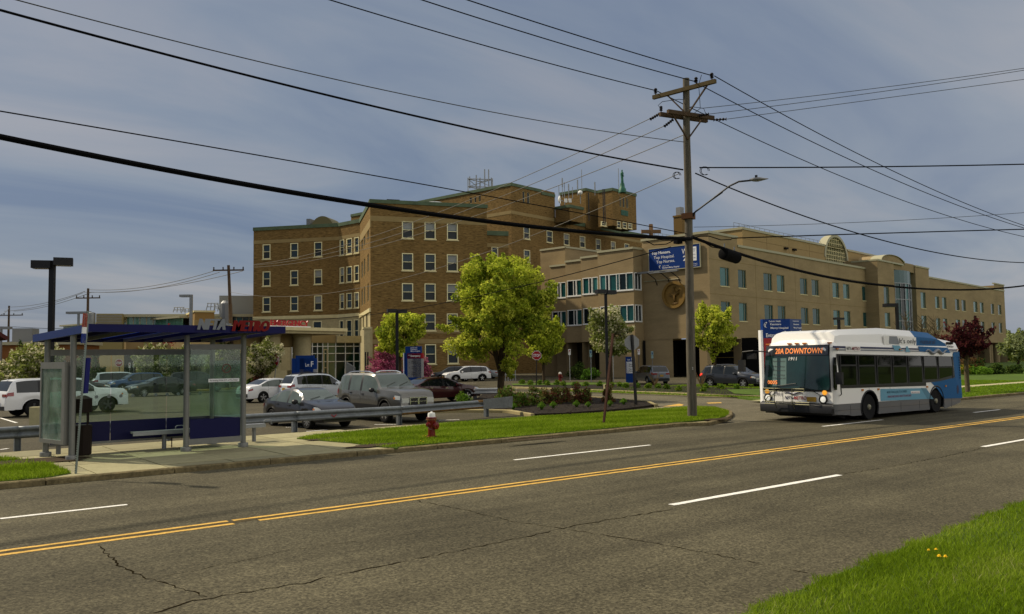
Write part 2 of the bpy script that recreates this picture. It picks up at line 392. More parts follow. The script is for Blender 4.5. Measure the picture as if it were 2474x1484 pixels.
kerb_run([Vector((-40, YK, 0)), Vector((-6, YK, 0))], step=8)
kerb_run([Vector((-6, YK, 0)), Vector((cor[0].x-1, YK, 0))]+cor, .125, .17, 2.6)
# verge, pavement pad, path
PZ = .12
vb = [(-120, YK+.15), (cor[0].x-1, YK+.16)] + [(p.x-.14, p.y) for p in cor[1:]] + [tuple(p[:2]) for p in px([(1662, 979), (1588, 983), (1501, 995), (1281, 1007), (1174, 1014), (958, 1027), (791, 1041), (597, 1051)], PZ)]
lot_y = at(597, 1051, PZ).y
vb += [(at(597, 1051, PZ).x-3, lot_y+.1), (-120, lot_y+.1)]
path = sheet('path', vb, PZ-.03, M_conc, thick=.15)
pave = empty('pavement', (5, 23, PZ-.03), kind='structure')
slab_m = [mat('slab_%s' % n, c, .85, var=.13, vscale=2.5, bump=.25, bscale=70, vs2=(18, .08)) for n, c in (('pale', (.50, .47, .365)), ('mid', (.44, .41, .32)), ('grey', (.38, .36, .29)))]
SX, SY = 1.52, 1.50
XA, YA = -.35, YK+.20
rr = random.Random(5)
for j in range(5):
    for i in range(9):
        x0 = XA+i*SX; y0 = YA+(0 if j == 0 else .62+(j-1)*SY); dy = .62 if j == 0 else SY
        if y0 > lot_y-.2: continue
        y1 = min(y0+dy, lot_y)
        z = PZ+rr.uniform(-.004, .004); g = .016; b = MB()
        b.box(((x0*2+SX)/2, (y0+y1)/2, z-.02), (SX-2*g, y1-y0-2*g, .04))
        b.build('paving_slab', slab_m[rr.choice((0, 0, 1, 2))], pave, world=True)
turf_pts = px([(717, 1061), (764, 1052), (991, 1032), (1114, 1021), (1281, 1009), (1448, 1000), (1565, 991), (1662, 984), (1719, 983), (1746, 990)], PZ)+[Vector((p.x-.25, p.y, 0)) for p in cor[::-1][1:4]]+[Vector((p.x-.1, max(p.y, YK)+.22, 0)) for p in cor[::-1][4:]]
turf_pts += [Vector((at(1400, 1053, PZ).x, YK+.2, 0)), Vector((at(1004, 1089, PZ).x+.2, YK+.2, 0))] + px([(958, 1084), (905, 1080), (848, 1072)], PZ)
turf1 = sheet('verge_turf', turf_pts, PZ+.02, M_turf, thick=.04)
turf2_pts = [Vector((-30, YK+.2, 0)), Vector((at(130, 1165, PZ).x, YK+.2, 0))] + px([(172, 1145), (127, 1126), (67, 1113), (0, 1108), (-140, 1110)], PZ) + [Vector((-30, 24.3, 0))]
turf2 = sheet('verge_turf', turf2_pts, PZ+.02, M_turf, thick=.04)
def blob(c, rx, ry, z, m, name, seed=0, n=22, rz=0.):
    r = random.Random(seed); P = []
    for i in range(n):
        t = 2*math.pi*i/n; k = r.uniform(.72, 1.15); a, b = rx*k*math.cos(t), ry*k*math.sin(t)
        P.append((c[0]+a*math.cos(rz)-b*math.sin(rz), c[1]+a*math.sin(rz)+b*math.cos(rz)))
    return sheet(name, P, z, m)
for (x, y, rx, ry, s) in ((905, 1078, .95, .36, 1), (790, 1062, .8, .22, 2), (1735, 1014, .8, .3, 4), (40, 1120, 1.7, .7, 5), (1655, 1006, .55, .35, 6), (1290, 1062, 1.3, .16, 7)):
    c = at(x, y, PZ); blob(c, rx, ry, PZ+.026, M_soil, 'soil_patch', s)
# near verge on the camera's side of the road: a low bank
NV = [(-40, 4.5), (4, 4.8), (6.8, 4.98), (9.8, 5.28), (15.5, 5.72), (22, 5.95), (30, 6.1), (60, 6.2), (320, 6.2)]
b = MB(); n = len(NV)
V = []
for k, (dy, z) in enumerate(((0.25, -.02), (0, .035), (-.25, .06), (-1.2, .09), (-3, .12), (-8, .1), (-60, .0))):
    for x, y in NV: V.append((x, y+dy, z))
b.add(V, [((k+1)*n+i, (k+1)*n+i+1, k*n+i+1, k*n+i) for k in range(6) for i in range(n-1)])
b.build('near_verge', M_turf, kind='structure', smooth=True)
def nearz(x, y):
    ye = np.interp(x, [p[0] for p in NV], [p[1] for p in NV]); return np.interp(y-ye, [-8, -3, -1.2, -.25, 0, .25], [.1, .12, .09, .06, .035, -.02])
# driveway
sheet('driveway', px([(1762, 994), (1774, 1006), (1760, 1018), (1713, 1030)]) + [Vector((34.5, YK+.02, 0)), Vector((38, 23, 0)), Vector((41, 27.5, 0))] + px([(1830, 966), (1700, 961), (1500, 953), (1300, 947), (1235, 945), (1235, 955), (1330, 962), (1440, 966), (1560, 974), (1600, 984), (1662, 985), (1720, 984), (1750, 991)]), .004, M_drive)
for p in ([(1600, 983), (1640, 976), (1652, 978), (1648, 981)], [(1706, 973.5), (1742, 972.5), (1744, 974.5), (1712, 975.5)]):
    sheet('driveway_arrow', px(p), .009, M_yel)
# planting bed by the entrance with its kerb
bed = px([(1278, 1006), (1365, 1003), (1500, 993), (1588, 982), (1568, 974), (1440, 963), (1340, 957), (1235, 950), (1170, 953), (1140, 975), (1225, 996)])
sheet('planting_bed', bed, .10, M_mulch, thick=.12)
kb = empty('bed_kerb', (bed[0].x, bed[0].y, 0), kind='structure')
kerb_run([Vector(p) for p in px([(1590, 984), (1568, 974.5), (1440, 964), (1340, 958), (1235, 951)])], .14, .16, 3, M_kerb2, kb, seed=8)
kerb_run([Vector(p) for p in reversed(px([(1282, 1008), (1225, 998), (1110, 997), (1020, 999)]))], .15, .18, 3.4, M_kerb2, kb, seed=9)
# far kerb of the driveway, path and second bed
fk = empty('driveway_kerb', (45, 40, 0), kind='structure')
fkp = [Vector(p) for p in px([(1835, 963.5), (1700, 958), (1560, 952), (1430, 946.5), (1310, 941.5), (1225, 938.5)])]
kerb_run(fkp[::-1], .16, .2, 4.5, M_kerb2, fk, seed=10)
up = [p for p in fkp]
walk2 = px([(1835, 957), (1700, 951.5), (1560, 945.5), (1430, 940.5), (1310, 936), (1240, 934)], .16)
sheet('far_path', [p+Vector((.1, .3, 0)) for p in up]+walk2[::-1], .15, M_conc2, thick=.1)
sheet('far_bed', walk2+px([(1262, 924), (1400, 927), (1560, 930), (1700, 934), (1835, 938)], .16), .145, M_mulch, thick=.12)
sheet('far_bed_turf', px([(1755, 941), (1835, 940), (1835, 955), (1775, 951)], .16), .165, M_turf_far)
sheet('far_bed_turf', px([(1235, 927), (1400, 924), (1520, 925), (1520, 928), (1400, 930), (1240, 931)], .16), .165, M_turf_far)
# yellow kerbed islands in the lot
for pts in ([(590, 957), (660, 950), (740, 946), (800, 944)], [(455, 947), (520, 944), (640, 935), (700, 931)]):
    P = [Vector(p) for p in px(pts)]; ik = empty('island_kerb', tuple(P[0]), kind='structure')
    kerb_run(P, .15, .25, 5, mat('kerb_yellow', (.50, .33, .08), .8, var=.3, vscale=2), ik, seed=12)
    sheet('island_bed', P+[p+Vector((1.2, 2.8, 0)) for p in P[::-1]], .12, M_mulch)
sheet('island_bed', px([(560, 912), (700, 908), (860, 906), (860, 900), (560, 903)]), .10, M_mulch)
# stall lines on the lot
for (a, b_) in (((690, 1033), (745, 1031)), ((905, 1026), (960, 1026)), ((1060, 1016), (1110, 1014)), ((0, 1087), (20, 1084)), ((0, 1010), (40, 1022)), ((740, 1043), (791, 1039)), ((1190, 943), (1270, 938)), ((1060, 927), (1150, 926))):
    A, B = at(*a), at(*b_); d = (B-A).normalized()
    q = Vector((-d.y, d.x, 0))*.06
    MB().quad(*[p+Vector((0, 0, .006)) for p in (A-q, B-q, B+q, A+q)]).build('stall_line', M_white, kind='structure')
# lawn beyond the driveway on the right, with its kerb and path
gk = empty('lawn_kerb', (45, 19.6, 0), kind='structure')
kr = [Vector((36.5, 24.5, 0)), Vector((36.8, 22, 0)), Vector((37.8, 20.6, 0)), Vector((39.5, 19.95, 0)), Vector((60, 19.85, 0)), Vector((300, 19.85, 0))]
kerb_run(kr, .13, .18, 3.2, M_kerb, gk, seed=14)
sheet('lawn', [(36.6, 24.5), (36.95, 22), (37.9, 20.75), (39.6, 20.1), (320, 20.0), (320, 75), (105, 75), (62, 38), (46, 32), (40, 30)], .10, M_turf_far, thick=.1)
sheet('lawn_path', [(37.0, 25.9), (320, 25.9), (320, 27.2), (37.4, 27.2)], .106, M_conc2)
sheet('far_lawn', [(115, 75), (320, 75), (320, 400), (115, 400)], .104, M_turf_far)
# ================================================================ BUILDINGS
def brickmat(name, c1, c2, dash=.0, su=1.3, sz=7., amp=.26):
    c1, c2 = KC(c1), KC(c2)
    m = bpy.data.materials.new(name); m.use_nodes = True; t = m.node_tree; b = t.nodes['Principled BSDF']; b.inputs['Roughness'].default_value = .9
    b.inputs['Specular IOR Level'].default_value = .08
    uv = t.nodes.new('ShaderNodeUVMap'); uv.uv_map = 'UVMap'
    def noise(st, sc, det=3, ro=.6):
        q = t.nodes.new('ShaderNodeMapping'); q.inputs['Scale'].default_value = st; t.links.new(uv.outputs[0], q.inputs[0])
        n = t.nodes.new('ShaderNodeTexNoise'); n.inputs['Scale'].default_value = sc; n.inputs['Detail'].default_value = det; n.inputs['Roughness'].default_value = ro
        t.links.new(q.outputs[0], n.inputs['Vector']); return n.outputs[0]
    def rmp(s, lo, hi, a, b_):
        r = t.nodes.new('ShaderNodeMapRange')
        for i, v in zip((1, 2, 3, 4), (lo, hi, a, b_)): r.inputs[i].default_value = v
        t.links.new(s, r.inputs[0]); return r.outputs[0]
    br = t.nodes.new('ShaderNodeTexBrick'); t.links.new(uv.outputs[0], br.inputs[0])
    br.inputs['Color1'].default_value = (*c1, 1); br.inputs['Color2'].default_value = (*c2, 1); br.inputs['Mortar'].default_value = (*[q*.75 for q in c1], 1)
    br.inputs['Scale'].default_value = 1; br.inputs['Mortar Size'].default_value = .008; br.inputs['Brick Width'].default_value = .30; br.inputs['Row Height'].default_value = .10
    n1 = rmp(noise((su, sz, 1), 1., 4), .35, .65, 1-amp, 1+amp); n2 = rmp(noise((.15, .2, 1), 1., 3), .3, .7, .88, 1.12)
    q = t.nodes.new('ShaderNodeMath'); q.operation = 'MULTIPLY'; t.links.new(n1, q.inputs[0]); t.links.new(n2, q.inputs[1]); f = q.outputs[0]
    if dash:
        d = rmp(noise((1.5, 9., 1), 1., 2, .4), .60, .68, 1., 1-dash)  # dark dashes painted into the brick colour in place of ledge shadows
        q = t.nodes.new('ShaderNodeMath'); q.operation = 'MULTIPLY'; t.links.new(f, q.inputs[0]); t.links.new(d, q.inputs[1]); f = q.outputs[0]
    v = t.nodes.new('ShaderNodeVectorMath'); v.operation = 'SCALE'; t.links.new(br.outputs[0], v.inputs[0]); t.links.new(f, v.inputs['Scale']); t.links.new(v.outputs[0], b.inputs['Base Color'])
    MATS[name] = m; return m
M_brick = brickmat('brown_brick', (.37, .235, .085), (.27, .17, .060), dash=.5)
M_beige = brickmat('beige_brick', (.50, .375, .20), (.47, .35, .185), su=.35, sz=1.2, amp=.07)
M_beige.node_tree.nodes['Principled BSDF'].inputs['Roughness'].default_value = .85
M_peach = mat('peach_panel', (.52, .38, .23), .85, var=.06, vscale=.4)
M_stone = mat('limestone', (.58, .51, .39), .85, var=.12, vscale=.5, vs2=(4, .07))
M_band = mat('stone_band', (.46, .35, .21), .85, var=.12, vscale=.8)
M_sill = mat('sill_stone', (.68, .61, .46), .8, var=.1, vscale=2)
M_frame = mat('window_frame_cream', (.78, .74, .60), .6)
M_frame_w = mat('window_frame_white', (.78, .78, .74), .5)
M_coper = mat('copper_coping', (.15, .21, .125), .75, var=.25, vscale=.7)
M_cap = mat('pale_coping', (.55, .53, .47), .6)
M_glz = mat('window_glass', (.040, .075, .095), .1, spec=.3, var=.5, vscale=.6)
M_glzl = mat('window_glass_pale', (.18, .24, .26), .15, spec=.3, var=.3, vscale=.7)
M_blind = mat('window_blind', (.42, .44, .42), .7)
M_screen = mat('insect_screen', (.035, .045, .05), .5)
M_teal = mat('teal_glass', (.015, .105, .105), .12, spec=.25, var=.45, vscale=.25)
M_teal2 = mat('teal_glass_dark', (.006, .018, .024), .12, spec=.25)
M_tealb = mat('teal_glass_bright', (.05, .22, .22), .12, spec=.25, var=.3, vscale=.3)
M_green = mat('green_glass', (.005, .035, .018), .12, spec=.25, var=.5, vscale=.3)
M_greenb = mat('green_glass_pale', (.11, .32, .24), .06, spec=1., var=.4, vscale=.3)
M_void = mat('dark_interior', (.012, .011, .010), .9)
M_roof = mat('roof_gravel', (.22, .21, .19), .9)
M_metal = mat('galvanised', (.42, .44, .45), .42, metal=.6, var=.15, vscale=2)
M_grey = mat('grey_metal', (.30, .31, .32), .5, metal=.3)
M_black = mat('black_metal', (.012, .012, .014), .45)
class Wall:
    """vertical wall plane: origin o (xy), unit direction d (left to right seen from outside)"""
    def __init__(s, o, ang): s.o = Vector((o[0], o[1], 0)); s.d = Vector((math.cos(ang), math.sin(ang), 0)); s.n = Vector((s.d.y, -s.d.x, 0)); s.ang = ang
    def uz(s, x, y):
        r = ray(x, y); t = (s.o-EYEP).dot(s.n)/r.dot(s.n); p = EYEP+r*t; return (p-s.o).dot(s.d), p.z
    def p(s, u, z=0., off=0.): return s.o+s.d*u+s.n*off+Z*z
    @staticmethod
    def between(a, b): return Wall(a, math.atan2(b.y-a.y, b.x-a.x))
def panel(w, u0, u1, z0, z1, holes, name, m, parent, rev=.22, inner=None, off=0.):
    """wall with real openings; holes = (ua, ub, za, zb)"""
    holes = [h for h in holes if h[1] > u0 and h[0] < u1 and h[3] > z0 and h[2] < z1]
    us = sorted(set([u0, u1]+[round(q, 3) for h in holes for q in h[:2] if u0 < q < u1])); zs = sorted(set([z0, z1]+[round(q, 3) for h in holes for q in h[2:] if z0 < q < z1]))
    mb = MB()
    for i in range(len(us)-1):
        for j in range(len(zs)-1):
            uc, zc_ = (us[i]+us[i+1])/2, (zs[j]+zs[j+1])/2
            if any(h[0] < uc < h[1] and h[2] < zc_ < h[3] for h in holes): continue
            a, b_, c, d = us[i], us[i+1], zs[j], zs[j+1]
            mb.uv[len(mb.f)] = [(a, c), (b_, c), (b_, d), (a, d)]
            mb.quad(w.p(a, c, off), w.p(b_, c, off), w.p(b_, d, off), w.p(a, d, off))
    for h in holes:
        a, b_, c, d = h
        for q in (((a, c), (a, d)), ((a, d), (b_, d)), ((b_, d), (b_, c)), ((b_, c), (a, c))):
            mb.uv[len(mb.f)] = [(q[0][0], q[0][1]), (q[1][0], q[1][1]), (q[1][0]+.2, q[1][1]), (q[0][0]+.2, q[0][1])]
            mb.quad(w.p(*q[0], off), w.p(*q[1], off), w.p(*q[1], off-rev), w.p(*q[0], off-rev))
    return mb.build(name, m, parent, world=True)
def wbox(mb, w, u0, u1, z0, z1, o0, o1, mi=0):
    P = [w.p(u, z, o) for z in (z0, z1) for (u, o) in ((u0, o1), (u1, o1), (u1, o0), (u0, o0))]
    mb.add(P, [(3, 2, 1, 0), (4, 5, 6, 7), (0, 1, 5, 4), (1, 2, 6, 5), (2, 3, 7, 6), (3, 0, 4, 7)], mi); return mb
_wc = {}
def add_window(w, parent, ua, ub, za, zb, style, rnd, rev=.22):
    """style 'sash' (cream double-hung), 'teal' (casement pair), 'slit'"""
    W, Hh = round(ub-ua, 2), round(zb-za, 2); var = rnd.choice((0, 0, 1, 2)) if style == 'sash' else rnd.choice((0, 1))
    key = (style, W, Hh, var); c = w.p((ua+ub)/2, za)-org(parent)
    if key in _wc:
        src = _wc[key]; o = src.copy(); COL.objects.link(o); o.parent = parent; o.location = c; o.rotation_euler = (0, 0, w.ang)
        for ch in KIDS.get(src.name, []):
            q = ch.copy(); COL.objects.link(q); q.parent = o
        return o
    L = Wall((0, 0), 0.); h2 = W/2
    fb = MB(); t = .11 if style == 'sash' else .06
    if style == 'slit': t = .05
    d0, d1 = (-.16, .03) if style == 'sash' else (-.2, -.05)
    wbox(fb, L, -h2, -h2+t, 0, Hh, d0, d1); wbox(fb, L, h2-t, h2, 0, Hh, d0, d1); wbox(fb, L, -h2+t, h2-t, Hh-t, Hh, d0, d1); wbox(fb, L, -h2+t, h2-t, 0, t*.9, d0, d1)
    if style == 'sash': wbox(fb, L, -h2+t, h2-t, Hh*.5-.035, Hh*.5+.035, -.14, -.04)
    if style == 'teal': wbox(fb, L, h2*.42-.03, h2*.42+.03, t, Hh-t, -.18, -.06)
    fm = {'sash': M_frame, 'teal': mat('window_frame_tan', (.42, .38, .28), .6), 'slit': M_sill}[style]
    o = fb.build('window', fm, parent, loc=c, rz=w.ang)
    def pane(a, b_, c_, d, mm, nm='pane', dd=-.12): wbox(MB(), L, a, b_, c_, d, dd-.02, dd).build(nm, mm, o)
    if style == 'sash':
        pane(-h2+t, h2-t, Hh*.5, Hh-t, (M_glz, M_glz, M_glzl)[var]); pane(-h2+t, h2-t, t, Hh*.5, (M_screen, M_glz, M_screen)[var])
        if var == 2: pane(-h2+t+.02, h2-t-.02, Hh*.56, Hh-t-.02, M_blind, 'blind', -.11)
        wbox(MB(), L, -h2-.12, h2+.12, -.14, 0, -.2, .10).build('sill', M_sill, o)
    elif style == 'teal':
        pane(-h2+t, h2*.42, t, Hh-t, (M_teal, M_tealb)[var], dd=-.13); pane(h2*.42, h2-t, t, Hh-t, M_teal, dd=-.15)
        wbox(MB(), L, -h2-.03, h2+.03, -.10, 0, -.2, .05).build('sill', M_sill, o)
    else: pane(-h2+t, h2-t, t, Hh-t, M_screen)
    _wc[key] = o; return o
RW = random.Random(11)
def R5(x, y): return (557.2+.29204*x, 371.5+.29204*y)
def R6(x, y): return (1052.5+.29204*x, 371.5+.29204*y)
def R7(x, y): return (1609.7+.34937*x, 433.4+.34937*y)
def R3(x, y): return (1114.4+.33377*x, 712+.33377*y)
def R2(x, y): return (557.2+.33377*x, 712+.33377*y)
def R1(x, y): return (.33377*x, 712+.33377*y)
def rect(w, q, f, zz=None):
    """pixel rectangle (l, r, t, b) in crop frame f -> (ua, ub, za, zb) on wall w"""
    ua, _ = w.uz(*f(q[0], (q[2]+q[3])/2)); ub, _ = w.uz(*f(q[1], (q[2]+q[3])/2)); uc = (q[0]+q[1])/2
    if zz: return (ua, ub, zz[0], zz[1])
    _, zt = w.uz(*f(uc, q[2])); _, zb = w.uz(*f(uc, q[3])); return (ua, ub, zb, zt)
def coping(w, u0, u1, z, m, parent, h=.35, name='coping', o0=-.35, o1=.12): return wbox(MB(), w, u0, u1, z-h, z, o0, o1).build(name, m, parent, world=True)
def rowfix(rects, W=None, H=None):
    zt = sum(r[3] for r in rects)/len(rects); zb = sum(r[2] for r in rects)/len(rects)
    if H: zb = zt-H
    return [(((a+b_)/2-W/2 if W else a), ((a+b_)/2+W/2 if W else b_), zb, zt) for a, b_, _, _ in rects]
# ---------------- brown brick hospital
A0 = dep(894.5, 482.4, 101.); ZT = A0.z                               # corner of the projecting wing
hosp = empty('brick_hospital', (A0.x, A0.y, 0), label='brown brick hospital with green copper copings and cream sash windows', cat='hospital')
def corner(x, y, z=ZT): p = at(x, y, z); return Vector((p.x, p.y, 0))
MF = Wall(A0, R(-19.7)); B1 = corner(869.7, 529.2); B2 = corner(817.1, 539.4); B3 = corner(612.7, 550.2)
RF = Wall.between(B1, Vector((A0.x, A0.y, 0))); LF = Wall.between(B2, B1); LL = Wall.between(B3, B2)
ZS = MF.uz(*R5(1155, 1453))[1]                                       # top of the lower bands
def windows(w, rs, style='sash', rev=.22):
    for r in rs: add_window(w, hosp, *r, style, RW)
# main front
uR = MF.uz(1177.2, 600)[0]
cols = [(1417, 1510), (1603, 1697), (1788, 1880)]
rows = [(560, 705), (822, 968), (1068, 1213), (1315, 1460)]
hs = []
for r in rows: hs += rowfix([rect(MF, (c[0], c[1], r[0]+(c[0]-1417)*.035, r[1]+(c[0]-1417)*.035), R5) for c in cols], W=1.38, H=2.12)
g = rowfix([rect(MF, (1405, 1488, 360, 450), R2), rect(MF, (1570, 1650, 358, 450), R2)], W=1.38)
hs += [(a, b_, z1-2.4, z1) for a, b_, z0, z1 in g]
panel(MF, 0, uR, -1, ZT, hs, 'wall', M_brick, hosp); windows(MF, hs)
for (t_, b_) in ((513, 556),):
    z1, z0 = MF.uz(*R5(1160, t_))[1], MF.uz(*R5(1160, b_))[1]; wbox(MB(), MF, -.03, uR, z0, z1, -.1, .03).build('stone_band', M_band, hosp, world=True)
for (t_, b_) in ((256, 283), (325, 357)):
    z1, z0 = MF.uz(*R2(1010, t_))[1], MF.uz(*R2(1010, b_))[1]; wbox(MB(), MF, 0, uR, z0, z1, -.1, .03).build('stone_band', M_band, hosp, world=True)
coping(MF, -.1, uR+.1, ZT+.05, M_coper, hosp, .45)
# left returns and wing
def uend(w, b): return (b-w.o).dot(w.d)
uRF, uLF, uLL = uend(RF, Vector((A0.x, A0.y, 0))), uend(LF, B1), uend(LL, B2)
zl = RF.uz(*R5(1150, 1290))[1]                                       # cream stone storeys start here
hs = []
for (t_, b_) in ((570, 715), (830, 975), (1075, 1220)):
    rs = [rect(RF, (1132, 1143, t_, b_), R5)]; z1, z0 = rs[0][3], rs[0][2]
    for c in ((1082, 1093), (1103, 1113), (1132, 1143)): r_ = rect(RF, (c[0], c[1], t_, b_), R5); hs.append((r_[0], r_[1], z0, z1))
r_ = rect(RF, (1132, 1143, 1320, 1440), R5); z1, z0 = r_[3], r_[2]; hl = []
for c in ((1075, 1086), (1096, 1106), (1124, 1136)): q = rect(RF, (c[0], c[1], 1320, 1440), R5); hl.append((q[0], q[1], z0, z1))
panel(RF, 0, uRF, zl, ZT, hs, 'wall', M_brick, hosp); windows(RF, hs, 'slit')
panel(RF, 0, uRF, -1, zl, hl, 'wall', M_stone, hosp, off=.05); windows(RF, hl, 'slit')
coping(RF, 0, uRF, ZT, M_coper, hosp, .6); wbox(MB(), RF, 0, uRF+.3, zl-.35, zl+.1, 0, .18).build('stone_band', M_sill, hosp, world=True)
z1, z0 = RF.uz(*R5(1150, 545))[1], RF.uz(*R5(1150, 575))[1]; wbox(MB(), RF, 0, uRF, z0-.6, z1, -.1, .03).build('stone_band', M_band, hosp, world=True)
hs = []
for (t_, b_) in ((702, 832), (933, 1063), (1153, 1280)):
    hs += rowfix([rect(LF, (c[0], c[1], t_-(c[0]-958)*.09, b_-(c[0]-958)*.09), R5) for c in ((903, 940), (958, 1005), (1022, 1062))])
z_s = LL.uz(*R5(500, 1362))[1]
hl = rowfix([rect(LF, (c[0], c[1], 1375, 1484), R5) for c in ((898, 935), (955, 1003), (1020, 1060))]); hl = [(a, b_, z1-3.1, z1) for a, b_, z0, z1 in hl]
panel(LF, 0, uLF, z_s, ZT, hs, 'wall', M_brick, hosp); windows(LF, hs)
panel(LF, 0, uLF, -1, z_s, hl, 'wall', M_stone, hosp, off=.04); windows(LF, hl)
hs = []
for (t_, b_) in ((740, 862), (966, 1088), (1180, 1302)):
    hs += rowfix([rect(LL, (c[0], c[1], t_-(c[0]-490)*.03, b_-(c[0]-490)*.03), R5) for c in ((262, 333), (490, 563), (687, 761))], W=1.22)
hl = rowfix([rect(LL, (680, 755, 1385, 1450), R5)]); hl = [(a, b_, z1-2.1, z1) for a, b_, z0, z1 in hl]
panel(LL, 0, uLL, z_s, ZT, hs, 'wall', M_brick, hosp); windows(LL, hs)
panel(LL, 0, uLL, -1, z_s, hl, 'wall', M_stone, hosp, off=.04); windows(LL, hl)
zb1 = LL.uz(*R5(200, 720))[1]; zb0 = LL.uz(*R5(200, 748))[1]
for w, u in ((LL, uLL), (LF, uLF)):
    wbox(MB(), w, 0, u, zb0, zb1, -.1, .03).build('stone_band', M_band, hosp, world=True); coping(w, -.05, u, ZT, M_coper, hosp, .5)
    wbox(MB(), w, 0, u, z_s-.1, z_s+.35, 0, .16).build('stone_band', M_sill, hosp, world=True)
# end wall on the left, roof
EL = Wall(B3+Vector((-FW.x, -FW.y, 0))*0, LL.ang+R(90)); 
back = [B3+LL.n*-22, MF.p(uR)+MF.n*-22]
mb = MB(); rp = [B3, B2, B1, MF.p(0), MF.p(uR), back[1], back[0]]
mb.add([Vector((p.x, p.y, ZT-.5)) for p in rp], [tuple(range(7))]).build('roof', M_roof, hosp, world=True)
mb = MB()
for a, b_ in ((B3+LL.n*-22, B3), (MF.p(uR), back[1]), (back[1], back[0])):
    mb.uv[len(mb.f)] = [(0, -1), ((b_-a).length, -1), ((b_-a).length, ZT), (0, ZT)]
    mb.quad(Vector((a.x, a.y, -1)), Vector((b_.x, b_.y, -1)), Vector((b_.x, b_.y, ZT)), Vector((a.x, a.y, ZT)))
mb.build('wall', M_brick, hosp, world=True)
# rooftop vent hood and cap on the left wing, hatch on the main wing
c = LL.p(LL.uz(748, 535)[0], ZT, -4); w_ = Wall((c.x, c.y), LL.ang); hb = MB()
pr = [w_.p(1.9*math.cos(t), ZT-.4+2.3*math.sin(t)) for t in [math.pi*i/12 for i in range(13)]]
hb.prism(pr, -w_.n*3.2); hb.build('roof_vent', mat('tan_metal', (.22, .20, .12), .6), hosp, world=True)
wbox(MB(), w_, -2.5, -1.9, ZT-.4, ZT+1.6, -3, 0).build('roof_vent', M_grey, hosp, world=True)
wbox(MB(), MF, *[MF.uz(*R5(q, 380))[0] for q in (1305, 1412)], ZT, ZT+.35, -2.5, -1).build('roof_hatch', M_black, hosp, world=True)
k = MF.uz(*R5(1730, 395))[0]; MB().lathe([(.9, 0), (.9, .45), (1.1, .5), (1.0, .75), (0.1, .8)], 14, MF.p(k, ZT-.2, -3)).build('roof_vent', M_frame_w, hosp, world=True)
# lower set-back link
SB = Wall(MF.p(uR, 0, -5), MF.ang); u1 = SB.uz(1228.5, 600)[0]; zsb = SB.uz(*R6(500, 640))[1]
hs = [rect(SB, (462, 517, 770, 890), R6)]; a = hs[0]; hs += [(a[0], a[1], a[2]-4.4*k, a[3]-4.4*k) for k in (1, 2)]
panel(SB, -3, u1, -1, zsb, hs, 'wall', M_brick, hosp); windows(SB, hs); coping(SB, -3, u1, zsb, M_coper, hosp, .6)
z1, z0 = SB.uz(*R6(500, 742))[1], SB.uz(*R6(500, 775))[1]; wbox(MB(), SB, 0, u1, z0, z1, -.1, .03).build('stone_band', M_band, hosp, world=True)
mb = MB(); P = [SB.p(u1, -1), SB.p(u1, -1, -14), SB.p(u1, zsb, -14), SB.p(u1, zsb)]; mb.uv[0] = [(0, 0), (14, 0), (14, 20), (0, 20)]; mb.quad(*P).build('wall', M_brick, hosp, world=True)
# tall mass behind, with the long wing running right
T0 = dep(1234.2, 441.6, 137.); ZTT = T0.z
TR = Wall(T0, R(10.5)); TL = Wall(Vector((T0.x, T0.y, 0))+Vector((math.cos(R(100.5)), math.sin(R(100.5)), 0))*42, R(-79.5))
uT = TR.uz(1340.8, 500)[0]; zw = TR.uz(1345, 526.5)[1]; uE = TR.uz(1640, 570)[0]
hs = []
for r_, cs in (((645, 745), ((727, 778, 612, 710), (918, 968, 645, 745), (1060, 1105, 665, 760), (1192, 1237, 686, 778), (1325, 1366, 706, 795), (1450, 1488, 724, 812), (1562, 1600, 735, 820))), ):
    hs += rowfix([rect(TR, q, R6) for q in cs])
z1 = hs[0][3]; zz = (hs[0][3]-hs[0][2])
hs = [(a, b_, z1-zz, z1) for a, b_, _, _ in hs] + [(a, b_, z1-3.85-zz, z1-3.85) for a, b_, _, _ in hs[:3]]
sl_ = [rect(TR, (720, 738, 312, 405), R6), rect(TR, (757, 778, 320, 412), R6)]
panel(TR, 0, uT, -1, ZTT, hs+sl_, 'wall', M_brick, hosp); panel(TR, uT, uE, -1, zw, hs, 'wall', M_brick, hosp)
windows(TR, hs); windows(TR, sl_, 'slit')
coping(TR, -.1, TR.uz(*R6(872, 290))[0], ZTT, M_coper, hosp, .5); coping(TR, TR.uz(*R6(872, 290))[0], uT, ZTT-.35, M_coper, hosp, .5); coping(TR, uT, uE, zw, M_coper, hosp, .7)
for t_, b_ in ((470, 497),):
    z1_, z0_ = TR.uz(*R6(630, t_))[1], TR.uz(*R6(630, b_))[1]
    wbox(MB(), TR, 0, uT, z0_, z1_, -.1, .03).build('stone_band', M_band, hosp, world=True); wbox(MB(), TL, 20, 42, z0_, z1_, -.1, .03).build('stone_band', M_band, hosp, world=True)
z1_, z0_ = TR.uz(*R6(1100, 655))[1], TR.uz(*R6(1100, 678))[1]
wbox(MB(), TR, uT, uE, z0_+.9, z1_+.9, -.1, .03).build('stone_band', M_band, hosp, world=True)
sl_ = [rect(TL, (280, 300, 362, 412), R6), rect(TL, (318, 335, 358, 410), R6), rect(TL, (355, 372, 350, 400), R6)]; sl_ = [(a, b_, sl_[0][2], sl_[0][3]) for a, b_, _, _ in sl_]
panel(TL, 0, 42, -1, ZTT, sl_, 'wall', M_brick, hosp); windows(TL, sl_, 'slit'); coping(TL, 0, 42.1, ZTT, M_coper, hosp, .5)
mb = MB(); q = [TL.p(0), TL.p(42), TR.p(uT), TR.p(uT)+TR.n*-42]
